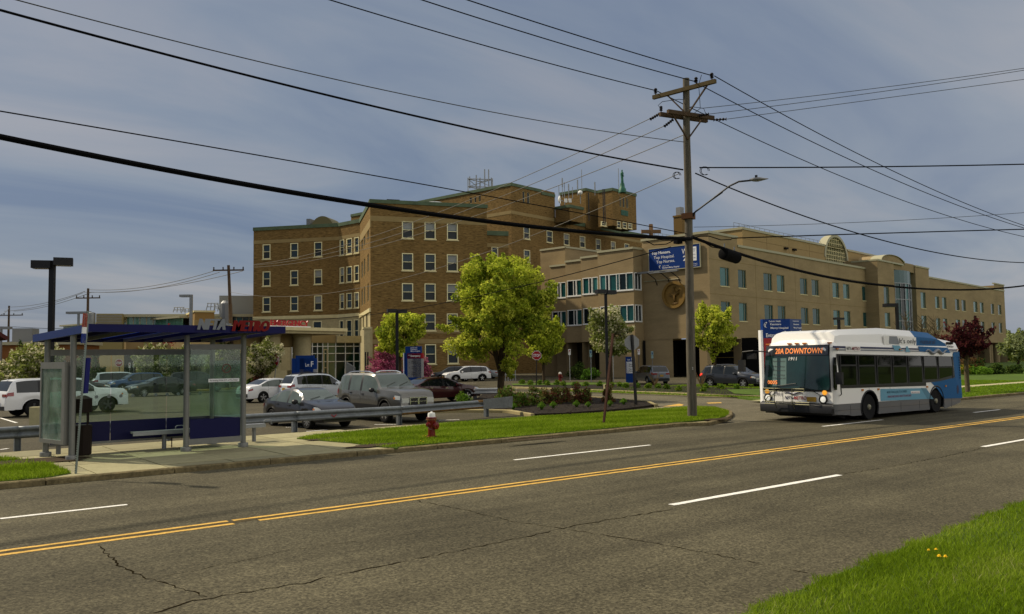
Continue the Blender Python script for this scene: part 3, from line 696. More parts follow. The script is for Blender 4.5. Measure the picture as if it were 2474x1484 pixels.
mb.add([Vector((p.x, p.y, ZTT-.6)) for p in q], [(0, 1, 2, 3)]); P = [TR.p(uT, zw-2), TR.p(uT, zw-2, -42), TR.p(uT, ZTT-.2, -42), TR.p(uT, ZTT-.2)]; mb.quad(*P)
mb.quad(TR.p(uT, zw-.6), TR.p(uE, zw-.6), TR.p(uE, zw-.6, -42), TR.p(uT, zw-.6, -42)); mb.build('roof', M_roof, hosp, world=True)
# statue tower (two blocks) and small penthouse on the wing roof
def block(cx_, cy_, w_depth, xl, xr, zlow, name='roof_block', da=10.5, cop=M_coper, ht=.5, brick=M_brick, par=hosp, lens=None, holes=(), frame=R6):
    """block whose near corner stands at picture point (cx_, cy_)"""
    K = dep(cx_, cy_, w_depth); z = K.z; Wr = Wall(K, R(da)); Wl = Wall(Vector((K.x, K.y, 0)), R(da-90))
    ur = Wr.uz(xr, cy_)[0]; ul = Wl.uz(xl, cy_)[0]
    hh = [rect(Wr, q[:4], frame) for q in holes]
    panel(Wr, 0, ur, zlow, z, hh, 'wall', brick, par); panel(Wl, ul, 0, zlow, z, [], 'wall', brick, par)
    for q, r_ in zip(holes, hh): add_window(Wr, par, *r_, q[4], RW)
    mb = MB(); k = Wr.p(ur)+Wr.n*ul
    mb.add([Vector((p.x, p.y, z-.3)) for p in (Wl.p(ul), Wr.p(0), Wr.p(ur), k)], [(0, 1, 2, 3)])
    mb.quad(Wr.p(ur, zlow), Wr.p(ur, zlow, ul), Wr.p(ur, z, ul), Wr.p(ur, z)); mb.quad(k+Z*zlow, Wl.p(ul, zlow), Wl.p(ul, z), k+Z*z); mb.build('wall', brick, par, world=True) if False else mb.build('roof', M_roof, par, world=True)
    if cop: coping(Wr, -.1, ur+.1, z, cop, par, ht); coping(Wl, ul, .1, z, cop, par, ht)
    return Wr, Wl, z, ur, ul
block(1415, 454.6, 152., 1352.5, 1449, zw-1)
WR2, WL2, ZST, ur2, ul2 = block(1479, 454.1, 149., 1444, 1535.9, zw-1, holes=[(1523, 1537, 355, 440, 'slit'), (1549, 1565, 362, 445, 'slit'), (1578, 1594, 368, 450, 'slit'), (1372, 1412, 562, 598, 'sash'), (1500, 1532, 560, 615, 'sash'), (1547, 1580, 568, 618, 'sash'), (1592, 1625, 576, 620, 'sash')])
q = rect(WR2, (1533, 1590, 468, 512), R6); lv = MB()
for i in range(6): wbox(lv, WR2, q[0], q[1], q[2]+(q[3]-q[2])*i/6, q[2]+(q[3]-q[2])*(i+.7)/6, 0, .1)
lv.build('louvre', mat('copper_green', (.06, .22, .15), .6, var=.2, vscale=1), hosp, world=True)
block(1376, 494.3, 143., 1341, 1408.5, zw-1)
# chimney seen over the beige wing, railing, drain pipes
K = dep(1643, 525, 150); cz = K.z; chb = MB(); chb.box((K.x, K.y, cz-4), (1.7, 1.7, 8), R(10)); chb.box((K.x, K.y, cz+.1), (1.9, 1.9, .3), R(10))
chb.build('chimney', M_brick, hosp, world=True); MB().box((K.x, K.y, cz+1), (1.0, 1.0, 1.5)).build('flue_cap', M_grey, hosp, world=True)
rb = MB()
for w, a_, b_, zq in ((TR, uE-13, uE, zw),):
    for i in range(9): rb.tube([w.p(a_+(b_-a_)*i/8, zq-.2, -1), w.p(a_+(b_-a_)*i/8, zq+1.1, -1)], .045, 5)
    for dz in (.55, 1.1): rb.tube([w.p(a_, zq+dz, -1), w.p(b_, zq+dz, -1)], .045, 5)
rb.build('roof_railing', M_metal, hosp, world=True)
pb = MB()
for (x, t_, b_) in ((1225, 330, 560), (1345, 300, 580), (1358, 300, 580)): 
    wq = WR2; u, z1_ = wq.uz(*R6(x, t_)); _, z0_ = wq.uz(*R6(x, b_)); pb.tube([wq.p(u, z0_, 1.0), wq.p(u, z1_, 1.0)], .09, 6)
pb.build('drain_pipe', M_black, hosp, world=True)
# cross on the roof
cr_ = dep(*R6(1782, 640), 146.); z1_ = dep(*R6(1782, 583), 146.).z
mb = MB(); mb.box((cr_.x, cr_.y, (cr_.z+z1_)/2-1.2), (.5, .5, z1_-cr_.z+2.4), R(10)); mb.box((cr_.x, cr_.y, z1_-1.3), (3.4, .45, .6), R(-38))
mb.build('roof_cross', mat('cross_stone', (.33, .20, .13), .8), None, world=True, loc=(cr_.x, cr_.y, zw-1), label='brown stone cross standing at the edge of the brick hospital roof', cat='cross')
# ---------------- antennas: each mast is its own thing
def mast(x, yt, yb, w_, f=R6, lab='', extra=None, r_=.06, grp='aerials on the hospital roof'):
    p1, p0 = dep(*f(x, yt), w_), dep(*f(x, yb), w_); mb = MB(); mb.tube([(p0.x, p0.y, p0.z-1), (p0.x, p0.y, p1.z)], r_, 6)
    if extra == 'thick': mb.tube([(p0.x, p0.y, p1.z-1.6), (p0.x, p0.y, p1.z)], r_*2, 6)
    return mb.build('antenna_mast', M_metal, None, world=True, loc=(p0.x, p0.y, p0.z-1), label=lab, cat='antenna', group=grp)
for i, (x, yt, yb, ex) in enumerate(((1020, 262, 320, None), (1049, 200, 320, 'thick'), (1066, 235, 320, None), (1101, 250, 330, 'thick'), (1133, 275, 330, None), (1175, 215, 300, 'thick'), (1210, 128, 290, None), (1318, 235, 300, 'thick'), (1515, 120, 290, None))):
    mast(x, yt, yb, 150, lab=['short thin aerial at the left corner of the statue tower', 'tall thick topped aerial second from left on the statue tower', 'medium thin aerial third from left on the statue tower', 'short thick topped aerial above the two small panels', 'shortest aerial left of the round dish on the tower', 'thick topped aerial just left of the tallest whip aerial', 'tallest whip aerial on the statue tower', 'lone thick topped aerial midway along the tower roof', 'thin rod with a ball top left of the statue'][i], extra=ex)
K = dep(*R6(370, 275), 150.)
fr = empty('antenna_lattice', (K.x, K.y, K.z-1.2), label='triangular lattice frame carrying six upright aerials on the tall left roof block', cat='antenna')
fb = MB(); cs_ = [Vector((K.x+2.3*math.cos(t), K.y+2.*math.sin(t), K.z)) for t in (R(150), R(-30), R(60))]
for a_, b_ in ((0, 1), (1, 2), (2, 0)):
    for dz in (0, 1.4): fb.tube([cs_[a_]+Z*dz, cs_[b_]+Z*dz], .09, 5)
    fb.tube([cs_[a_], cs_[b_]+Z*1.4], .06, 5)
for c_ in cs_: fb.tube([c_-Z*1.8, c_+Z*1.6], .09, 5)
fb.build('frame', M_metal, fr, world=True)
for x, yt in ((282, 188), (337, 175), (368, 198), (407, 127), (440, 128), (462, 198)):
    p1, p0 = dep(*R6(x, yt), 150), dep(*R6(x, 285), 150); MB().tube([(p0.x, p0.y, p0.z), (p0.x, p0.y, p1.z)], .11, 6).build('aerial', M_metal, fr, world=True)
def dish(x, y, w_, r_, ang, lab):
    K = dep(*R6(x, y), w_); d = empty('satellite_dish', tuple(K), ang, label=lab, cat='satellite dish')
    MB().lathe([(.02, .25), (r_*.5, .18), (r_*.85, .04), (r_, -.12), (r_*.85, 0), (r_*.5, .12), (.02, .19)][::-1], 18, axis='x').build('reflector', M_frame_w, d, smooth=True)
    MB().tube([(-.1, 0, 0), (-.9, 0, -.5), (-.9, 0, -1.8)], .07, 6).build('mount', M_metal, d)
dish(1025, 380, 147, .72, R(128), 'white satellite dish beside the low penthouse, seen from its side')
dish(1196, 322, 147, .40, R(225), 'smaller round white dish high on the statue tower wall')
for x, lab in ((1078, 'left of the two tilted white panel aerials on the tower wall'), (1112, 'right of the two tilted white panel aerials on the tower wall')):
    K = dep(*R6(x, 388), 148); MB().box((0, 0, 0), (.5, .2, .7)).build('panel_aerial', M_frame_w, None, loc=tuple(K), rz=R(-30), label=lab, cat='antenna')
# ---------------- statue
K = dep(*R6(1545, 295), 147.); zt = dep(*R6(1545, 130), 147.).z; hgt = zt-K.z
st = empty('statue', (K.x, K.y, K.z), R(-50), label='green copper statue of a robed standing figure on top of the hospital tower', cat='statue')
M_cu = mat('statue_copper', (.035, .20, .12), .55, var=.3, vscale=1.5)
MB().lathe([(.7, -.6), (.62, .1), (.45, .3), (.40, .8), (.34, 1.1)], 10).build('pedestal', M_cu, st, smooth=True)
s_ = (hgt-1.0)/7.5; mb = MB()
prof = [(.72, 0), (.74, .3), (.66, 1.5), (.62, 2.8), (.68, 3.8), (.80, 4.8), (.86, 5.5), (.74, 6.0), (.40, 6.3), (.3, 6.45)]
V = []; n = 20
for r_, z_ in prof:
    for k in range(n):
        t = 2*math.pi*k/n; w2 = r_*(1+.10*math.sin(5*t+z_)*(1 if z_ < 5 else .2)); V.append((w2*math.cos(t)*1.0*s_, w2*math.sin(t)*1.35*s_, 1.0+z_*s_))
mb.add(V, [(i*n+k, i*n+(k+1) % n, (i+1)*n+(k+1) % n, (i+1)*n+k) for i in range(len(prof)-1) for k in range(n)]+[tuple((len(prof)-1)*n+k for k in range(n))])
mb.lathe([(.05, 6.35*s_+1), (.3*s_, 6.5*s_+1), (.42*s_, 6.8*s_+1), (.42*s_, 7.1*s_+1), (.25*s_, 7.4*s_+1), (.05, 7.5*s_+1)], 12)
for sd in (-1, 1): mb.tube([(0, sd*.9*s_, 1+5.6*s_), (.3*s_, sd*1.1*s_, 1+4.4*s_), (.9*s_, sd*.55*s_, 1+4.0*s_)], [.32*s_, .26*s_, .16*s_], 8)
mb.build('figure', M_cu, st, smooth=True, angle=60)
# ---------------- beige hospital wing
K0 = dep(1711, 557.4, 95.8); ZB = K0.z
bw = empty('beige_wing', (K0.x, K0.y, 0), label='long beige brick hospital wing with teal windows and stepped ribbon glazing', cat='hospital')
BF = Wall(K0, R(8.2)); LW = Wall(K0, R(-81.8))                       # road front, logo wall (u < 0)
uq = lambda w, x, y: w.uz(x, y)[0]
zq = lambda w, x, y: w.uz(x, y)[1]
zsoff = zq(BF, *R3(1790, 318)); u1 = uq(BF, *R7(490, 420)); zP = (zq(BF, *R7(520, 465))+zq(BF, *R7(1350, 600)))/2
uT0, uT1 = uq(BF, *R7(1455, 560)), uq(BF, *R7(1815, 640)); uG0, uG1 = uq(BF, *R7(1574, 650)), uq(BF, *R7(1730, 650))
uEnd = uq(BF, *R7(2335, 740)); zP2 = (zq(BF, *R7(1830, 683))+zq(BF, *R7(2240, 750)))/2+.1
row1 = [(372, 436, 605, 738), (497, 552, 627, 748), (673, 732, 650, 770), (765, 818, 663, 780), (925, 975, 683, 797), (1006, 1054, 695, 806), (1150, 1196, 716, 822), (1224, 1267, 728, 830), (1355, 1393, 742, 842), (1505, 1542, 748, 850), (1760, 1795, 787, 880), (1860, 1888, 812, 898), (1908, 1938, 818, 902), (1998, 2026, 830, 912), (2043, 2071, 836, 917), (2125, 2152, 847, 927), (2170, 2195, 853, 930), (2245, 2267, 863, 937), (2295, 2317, 870, 943)]
rs = [rect(BF, q, R7) for q in row1]; z1 = sum(r[3] for r in rs)/len(rs); hh = 2.05*1.0
hh = sum(r[3]-r[2] for r in rs[:9])/9; fl = z1-zq(BF, *R7(900, 888-0)); fl = (zq(BF, *R7(405, 605))-zq(BF, *R7(405, 840))); 
r1 = [(a, b_, z1-hh, z1) for a, b_, _, _ in rs]; r2 = [(a, b_, z1-fl-hh, z1-fl) for a, b_, _, _ in rs]
TWo = 1.9                                                            # the entrance tower stands this far proud
BT = Wall(BF.p(0, 0, TWo), R(8.2))
inT = [i for i, r in enumerate(rs) if uT0 < r[0] < uT1]
hl = [r for i, r in enumerate(r1+r2) if (i % len(rs)) not in inT]
# main front in three lengths
panel(BF, 0, u1, zsoff, ZB, hl, 'wall', M_beige, bw); panel(BF, u1, uT0, zsoff, zP, hl, 'wall', M_beige, bw); panel(BF, uT1, uEnd, zsoff, zP2, hl, 'wall', M_beige, bw)
for r in hl: add_window(BF, bw, *r, 'teal', RW)
coping(BF, 0, u1, ZB, M_cap, bw, .28); coping(BF, u1, uT0, zP, M_cap, bw, .28); coping(BF, uT1, uEnd, zP2, M_cap, bw, .28)
zE = zq(BF, *R7(2290, 720)); uE0 = uq(BF, *R7(2265, 720)); panel(BF, uE0, uEnd, zP2-.02, zE, [], 'wall', M_beige, bw); coping(BF, uE0, uEnd+.1, zE, M_cap, bw, .25)
for w, a_, b_, zt in ((BF, uEnd, 22, zP2), ):
    e_ = Wall(BF.p(uEnd), R(98.2)); panel(e_, 0, 22, -.5, zE, [], 'wall', M_beige, bw)
jb = MB()
for zz_ in (z1+.75, z1-fl+.75): wbox(jb, BF, 0, uT0, zz_, zz_+.035, -.02, .010)
for uu in (11, 22, 33): wbox(jb, BF, uu, uu+.035, zsoff, zP-.3, -.02, .010)
jb.build('control_joint', mat('joint', (.30, .22, .10), .9), bw, world=True)
# entrance tower
zT = zq(BT, *R7(1465, 552)); zTr = zq(BT, *R7(1760, 602))
tw0, tw1, g0, g1 = [uq(BT, *R7(q, 640)) for q in (1462, 1815, 1574, 1722)]
hT = [rect(BT, (1505, 1542, 748, 850), R7), rect(BT, (1760, 1795, 787, 880), R7)]; hT = [(a, b_, z1-hh*1.25, z1) for a, b_, _, _ in hT]; hT += [(a, b_, z1-fl-hh, z1-fl) for a, b_, _, _ in hT]
um = uq(BT, *R7(1655, 600))
panel(BT, tw0, g0, zsoff, zT, hT, 'wall', M_beige, bw); panel(BT, g1, tw1, zsoff, zTr, hT, 'wall', M_beige, bw)
for r in hT: add_window(BT, bw, *r, 'teal', RW)
for (ua, zc_) in ((tw0, zT), (g0+.01, zT), (g1-.01, zTr), (tw1, zTr)):
    mb = MB(); mb.uv[0] = [(0, 0), (TWo+4, 0), (TWo+4, 20), (0, 20)]
    mb.quad(BT.p(ua, zsoff, -TWo-4 if ua in (tw0, tw1) else -3), BT.p(ua, zsoff), BT.p(ua, zc_), BT.p(ua, zc_, -TWo-4 if ua in (tw0, tw1) else -3)).build('wall', M_beige, bw, world=True)
coping(BT, tw0-.05, um-1.2, zT, M_cap, bw, .25, o0=-4); coping(BT, g1, tw1+.05, zTr, M_cap, bw, .25, o0=-4)
wbox(MB(), BT, tw0, tw1, zsoff, zsoff+.1, -TWo-4, 0).build('soffit', M_beige, bw, world=True)
# arched gable over the bay
ga, gb = uq(BT, *R7(1495, 560)), uq(BT, *R7(1652, 610)); gc, gr = (ga+gb)/2, (gb-ga)/2; gz = zTr-.2; gh = zq(BT, *R7(1575, 525))-gz
zgl = zq(BT, *R7(1640, 632)); mb = MB(); pf = [BT.p(gc+gr*math.cos(t), gz+gh*math.sin(t), -.25) for t in [math.pi*i/18 for i in range(19)]]
mb.uv[0] = [((p-BT.o).dot(BT.d), p.z) for p in reversed(pf)]
mb.prism(pf, -BT.n*3.5); mb.build('gable', M_beige, bw, world=True)
mb = MB(); wbox(mb, BT, g0, g1, zgl, gz+.3, -1.2, -.2); mb.uv = {i: [(0, 0), (4, 0), (4, 2), (0, 2)] for i in range(6)}; mb.build('wall', M_beige, bw, world=True)
mb = MB(); V = []
for i in range(19):
    t = math.pi*i/18
    for (k_, o) in ((1.0, -.05), (1.05, -.05), (1.05, -1.8), (1.0, -1.8)): V.append(BT.p(gc+gr*k_*math.cos(t), gz+gh*k_*math.sin(t), o))
mb.add(V, [((i)*4+k, (i+1)*4+k, (i+1)*4+(k+1) % 4, i*4+(k+1) % 4) for i in range(18) for k in range(4)]).build('arched_coping', M_cap, bw, world=True, smooth=True)
# curved glass bay with mullions
gw = g1-g0; bay = MB(); N = 8; V = []
bp = lambda t, z, o=0: BT.p(g0+gw*t, z, -.9+1.25*math.sin(math.pi*t)+o)
zb_ = zsoff-3
head = zq(BT, *R7(1640, 722))
for k in range(N):
    for (za, zc_, nm, mm) in ((head, zgl, 'spandrel', mat('teal_spandrel', (.03, .13, .14), .25, var=.2, vscale=.3)), (zsoff+3.2, head, 'pane', (M_teal2, M_teal, M_teal2, M_tealb)[k % 4]), (zb_, zsoff+3.2, 'pane', (M_teal2, M_teal)[k % 2])):
        a_, b_ = k/N, (k+1)/N; MB().quad(bp(a_, za+.02), bp(b_, za+.02), bp(b_, zc_-.02), bp(a_, zc_-.02)).build(nm, mm, bw, world=True)
mb = MB()
for k in range(N+1): mb.beam(bp(k/N, zb_, .05), bp(k/N, head, .05), .09, .12)
for zz_ in (head, head-2.6, zsoff+3.2, zsoff+.6):
    for k in range(N): mb.beam(bp(k/N, zz_, .05), bp((k+1)/N, zz_, .05), .1, .1)
mb.build('mullion', M_metal, bw, world=True)
# logo wall
uL0 = uq(LW, 1553.3, 700)                                            # concave end
zso = zq(LW, *R3(1560, 318)); 
panel(LW, uL0, 0, zso, ZB, [], 'wall', M_beige, bw)
coping(LW, uL0-.1, .1, ZB, M_cap, bw, .28)
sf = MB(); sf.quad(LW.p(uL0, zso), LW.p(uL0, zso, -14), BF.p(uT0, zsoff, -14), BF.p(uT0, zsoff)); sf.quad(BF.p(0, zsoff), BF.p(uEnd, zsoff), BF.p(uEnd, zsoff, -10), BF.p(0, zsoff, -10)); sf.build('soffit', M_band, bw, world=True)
# undercroft: recessed dark glazing and piers
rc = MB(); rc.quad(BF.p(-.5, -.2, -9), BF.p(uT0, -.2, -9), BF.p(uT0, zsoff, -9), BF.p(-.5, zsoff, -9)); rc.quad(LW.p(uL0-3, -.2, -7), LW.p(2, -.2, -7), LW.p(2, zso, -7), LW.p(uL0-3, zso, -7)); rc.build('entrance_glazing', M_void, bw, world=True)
eg = MB()
for zz_ in (2.2, 3.0): wbox(eg, LW, uL0+4, -1, zz_, zz_+.08, -6.9, -6.8)
eg.build('entrance_transom', mat('brass', (.35, .25, .08), .4), bw, world=True)
for q in ((1585, 1625),): 
    a_, b_ = uq(LW, *R3(1530, 500)), uL0
    panel(LW, b_, uq(LW, *R3(1535, 500)), -.3, zso+.02, [], 'wall', M_beige, bw, off=-.02)
for x in (1708, 1790, 1880, 1975, 2070, 2165, 2260, 2330, 2390):
    uu = uq(BF, x, 830); wbox(MB(), BF, uu, uu+.95, -.3, zsoff, -1.0, 0).build('pier', M_beige, bw, world=True)
wbox(MB(), BF, uq(BF, 2240, 850), uEnd-3, -.3, zsoff, -6, -5.2).build('wall', M_beige, bw, world=True)
for x in (2405, 2421):
    uu = uq(BF, x, 860); MB().lathe([(.75, -.3), (.75, zsoff)], 16, BF.p(uu, 0, -1.2)).build('column', M_beige, bw, world=True, smooth=True)
# narrow return and the stepped ribbon-window front
QC = LW.p(uL0)
NW = Wall(QC, R(8.2)); uN0 = uq(NW, 1531.4, 700)
def R6z(w, x, y): return w.uz(*R6(x, y))[1]
zS4 = R6z(NW, 1680, 778); zr = [(R6z(NW, 1680, 985), R6z(NW, 1680, 1128)), (R6z(NW, 1680, 1250), R6z(NW, 1680, 1390))]
hN = [(uN0+.15, -.35, b_, a_) for a_, b_ in zr]
zbs = R6z(NW, 1680, 1484)-.8
zpar = zq(NW, *R3(1290, 330))
panel(NW, uN0, 0, -.3, zS4, hN, 'wall', M_beige, bw)
for i, (a_, b_) in enumerate(zr):
    L = hN[i]; fb = MB(); t = .1
    for q in ((L[0]-.05, L[0]+t), (L[1]-t, L[1]+.05), ((L[0]+L[1])/2-.04, (L[0]+L[1])/2+.04)): wbox(fb, NW, q[0], q[1], L[2], L[3], -.12, .04)
    wbox(fb, NW, L[0], L[1], L[2]-.06, L[2]+t, -.12, .07); wbox(fb, NW, L[0], L[1], L[3]-t, L[3], -.12, .04)
    f_ = fb.build('window', M_frame_w, bw, world=True); wbox(MB(), NW, L[0], L[1], L[2], L[3], -.1, -.08).build('pane', M_teal2, f_, world=True)
coping(NW, uN0-.2, 0, zS4, M_cap, bw, .25)
o = NW.p(uN0); SX_ = [(1340, 1640, 810, (1357, 1408, 1432, 1438, 1497, 1520, 1578, 1634), 'tdtdtt'), (1200, 1337, 838, (1214, 1268, 1290, 1298, 1340), 'tdt'), (1072, 1197, 873, (1086, 1140, 1160, 1166, 1206), 'ddt'), (945, 1068, 912, (963, 1010, 1030, 1036, 1076), 'ddd')]
cur = Wall(o, R(-81.8)); step = 1.15
zt4 = zS4
steps_w = []
for si, (xa, xb, yp, mull, pat) in enumerate(SX_):
    uR_ = 0; ua = uq(cur, *R6(xa, 900)); zt = zt4 if si == 0 else cur.uz(*R6(xb-4, yp))[1]
    steps_w.append(cur)
    lim = []
    for (zt_, zb_) in zr: lim.append((ua+.3, -.02 if si == 0 else 0.0, zb_, zt_))
    panel(cur, ua, 0, -.3 if si == 0 else zpar, zt, lim, 'wall', M_beige, bw)
    coping(cur, ua, .05, zt, M_cap, bw, .25, o0=-1.4)
    for ri, L in enumerate(lim):
        fb = MB(); wbox(fb, cur, L[0]-.1, L[1], L[2]-.08, L[2]+.1, -.1, .09); wbox(fb, cur, L[0]-.06, L[1], L[3]-.09, L[3], -.1, .05)
        us = [uq(cur, *R6(q, 1060)) for q in mull]; us = [max(L[0]+.03, min(L[1]-.05, q)) for q in us]; us[0] = L[0]+.03
        for q in us+[L[1]-.05]: wbox(fb, cur, q-.03, q+.03, L[2], L[3], -.1, .05)
        f_ = fb.build('window', M_frame_w, bw, world=True)
        bnd = us+[L[1]]
        for k in range(len(bnd)-1):
            if bnd[k+1]-bnd[k] < .12: continue
            mm = M_teal if (k+si+ri) % 4 else M_tealb
            if si >= 2 and k < 2: mm = M_teal2
            if (k+ri) % 4 == 1: mm = M_teal2
            wbox(MB(), cur, bnd[k]+.05, bnd[k+1]-.05, L[2]+.1, L[3]-.09, -.08, -.05).build('pane', mm, f_, world=True)
    # step back to the next bay
    nxt = Wall(cur.p(ua, 0, -step), R(-81.8))
    mb = MB(); mb.uv[0] = [(0, 0), (step, 0), (step, 15), (0, 15)]; mb.quad(cur.p(ua, -.3, -step), cur.p(ua, -.3), cur.p(ua, zt), cur.p(ua, zt, -step)).build('wall', M_beige, bw, world=True)
    cur = nxt
# arcade piers under the stepped bays with dark bays between
w4 = steps_w[0]; back_ = MB()
for si, w in enumerate(steps_w[1:]+[cur]):
    pass
P0, P1 = steps_w[1].p(0, 0, -2.2), cur.p(uq(cur, *R6(870, 900)), 0, -2.2)
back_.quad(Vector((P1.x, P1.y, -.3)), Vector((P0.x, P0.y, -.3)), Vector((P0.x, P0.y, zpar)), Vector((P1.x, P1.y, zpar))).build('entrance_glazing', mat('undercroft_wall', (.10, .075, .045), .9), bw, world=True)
for (xl, xr, si) in ((1000, 1060, 1), (1000, 1060, 1), (885, 932, 2), (760, 805, 3)):
    w = steps_w[si]; a_, b_ = uq(w, *R3(xl, 520)), uq(w, *R3(xr, 520)); a_, b_ = min(a_, b_), max(a_, b_)
    wbox(MB(), w, a_, b_, -.3, zpar, -1.1, -.03).build('pier', M_beige, bw, world=True)
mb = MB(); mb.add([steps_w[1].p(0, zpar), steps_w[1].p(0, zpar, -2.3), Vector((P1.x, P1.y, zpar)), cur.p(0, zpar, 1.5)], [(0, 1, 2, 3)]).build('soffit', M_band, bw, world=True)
# taller block behind the bays
zH = cur.uz(*R6(960, 780))[1]; xh = uq(cur, 1306.6, 700); xk = uq(cur, 1365, 596)
sw = [(uq(cur, *R6(930, 1070)), uq(cur, *R6(946, 1070)), R6z(cur, 938, 1098), R6z(cur, 938, 1042))]
panel(cur, xh, xk, -.3, zH, sw, 'wall', M_beige, bw); L = sw[0]; f_ = wbox(MB(), cur, L[0], L[1], L[2]-.1, L[2], -.1, .06).build('window', M_frame_w, bw, world=True); wbox(MB(), cur, L[0], L[1], L[2], L[3], -.1, -.08).build('pane', M_teal2, f_, world=True)
UB = Wall(cur.p(xk), R(8.2)); ue = uq(UB, 1446, 606); panel(UB, 0, ue, zpar, zH, [], 'wall', M_beige, bw); coping(UB, 0, ue, zH, M_cap, bw, .25); coping(cur, xh, xk, zH, M_cap, bw, .25)
mb = MB(); q = [cur.p(xh, zH-.3), cur.p(xk, zH-.3), UB.p(ue, zH-.3), UB.p(ue, zH-.3, xh-xk), cur.p(xh, zH-.3)]; mb.add(q, [(0, 1, 2, 3, 4)])
mb.add([NW.p(0, zS4-.3), NW.p(uN0, zS4-.3), steps_w[0].p(-1, zS4-.5), NW.p(0, zS4-.5, -10)], [(0, 1, 2, 3)])
mb.quad(BF.p(0, zP-.4), BF.p(uT0, zP-.4), BF.p(uT0, zP-.4, -12), BF.p(0, zP-.4, -12)); mb.quad(BF.p(uT0, zP2-.4), BF.p(uEnd, zP2-.4), BF.p(uEnd, zP2-.4, -40), BF.p(uT0, zP2-.4, -40)); mb.build('roof', M_roof, bw, world=True)
bb = MB(); bb.quad(BF.p(u1, zP-.6), BF.p(u1, zP-.6, -6), BF.p(u1, ZB-.1, -6), BF.p(u1, ZB-.1)); bb.quad(LW.p(uL0, zS4-.5), LW.p(uL0, ZB-.1), LW.p(uL0, ZB-.1, -8), LW.p(uL0, zS4-.5, -8)); bb.build('wall', M_beige, bw, world=True)
# peach penthouse with the arched glass-block window
KP = dep(*R7(525, 330), 108.); PF = Wall(KP, R(8.2)); PL = Wall(KP, R(-81.8)); zPH = KP.z; uPe = uq(PF, *R7(1645, 548)); uPl = uq(PL, *R7(215, 355))
ua, ub = uq(PF, *R7(1100, 500)), uq(PF, *R7(1245, 500)); zar = zq(PF, *R7(1172, 402)); zab = zP-1; zsp = zar-(ub-ua)*.42
panel(PF, 0, uPe, zP-1, zPH, [(ua, ub, zab, zPH)], 'penthouse_wall', M_peach, bw, rev=.3); panel(PL, uPl, 0, zP-1, zPH, [], 'penthouse_wall', M_peach, bw)
coping(PF, 0, ua-.4, zPH, M_cap, bw, .3); coping(PF, ub+.4, uPe, zPH, M_cap, bw, .3); coping(PL, uPl, .1, zPH, M_cap, bw, .3)
PE = Wall(PF.p(uPe), R(98.2)); panel(PE, 0, 14, zP-1, zPH, [], 'penthouse_wall', M_peach, bw)
am = (ua+ub)/2; ar = (ub-ua)/2; mb = MB(); V = []
for i in range(17):
    t = math.pi*i/16
    for (k_, o_) in ((1.0, .0), (1.12, .0), (1.10, -1.3), (1.0, -1.3)): V.append(PF.p(am+ar*k_*math.cos(t), zsp+(zar-zsp)*k_*math.sin(t), o_+.1))
mb.add(V, [(i*4+k, (i+1)*4+k, (i+1)*4+(k+1) % 4, i*4+(k+1) % 4) for i in range(16) for k in range(4)]).build('arched_coping', M_cap, bw, world=True, smooth=True)
mb = MB(); mb.prism([PF.p(am+ar*1.0*math.cos(math.pi*i/16), zsp+(zar-zsp)*math.sin(math.pi*i/16), -.25) for i in range(17)]+[PF.p(ua, zab, -.25), PF.p(ub, zab, -.25)], -PF.n*.05)
aw = mb.build('arched_window', mat('glass_block', (.10, .13, .07), .2, var=.6, vscale=.5), bw, world=True); mb = MB()
for i in range(1, 12):
    u_ = ua+(ub-ua)*i/12; h_ = zsp+(zar-zsp)*math.sqrt(max(0, 1-((u_-am)/ar)**2)); wbox(mb, PF, u_-.05, u_+.05, zab, h_, -.25, -.12)
for i in range(12):
    z_ = zab+.4+i*.62
    if z_ > zar-.2: break
    k_ = 1 if z_ < zsp else math.sqrt(max(0, 1-((z_-zsp)/(zar-zsp))**2)); wbox(mb, PF, am-ar*k_, am+ar*k_, z_-.05, z_+.05, -.24, -.14)
mb.build('glazing_bar', M_sill, aw, world=True)
mb = MB(); mb.quad(PF.p(0, zPH-.3), PF.p(uPe, zPH-.3), PF.p(uPe, zPH-.3, -14), PF.p(0, zPH-.3, -14)); mb.build('roof', M_roof, bw, world=True)
for x, y in ((822, 478), (880, 488)): wbox(MB(), PF, uq(PF, *R7(x-10, y)), uq(PF, *R7(x+10, y)), zq(PF, *R7(x, y))-.12, zq(PF, *R7(x, y))+.12, 0, .3).build('wall_vent', M_void, bw, world=True)
jb = MB()
for uu in [uPe*i/9 for i in range(1, 9)]: wbox(jb, PF, uu, uu+.07, zP-1, zPH-.3, -.02, .012) if not ua-.6 < uu < ub+.6 else None
wbox(jb, PF, 0, ua, zPH-1.5, zPH-1.44, -.02, .012); wbox(jb, PF, ub, uPe, zPH-1.5, zPH-1.44, -.02, .012); jb.build('control_joint', mat('joint_peach', (.34, .25, .15), .9), bw, world=True)
rb = MB()
for i in range(24): p = PF.p(uPe*.55*i/23, zPH-.2, -1.2); rb.tube([p, p+Z*.95], .03, 4)
for dz in (.5, .95): rb.tube([PF.p(0, zPH-.2+dz, -1.2), PF.p(uPe*.55, zPH-.2+dz, -1.2)], .03, 4)
rb.build('roof_railing', M_metal, bw, world=True)
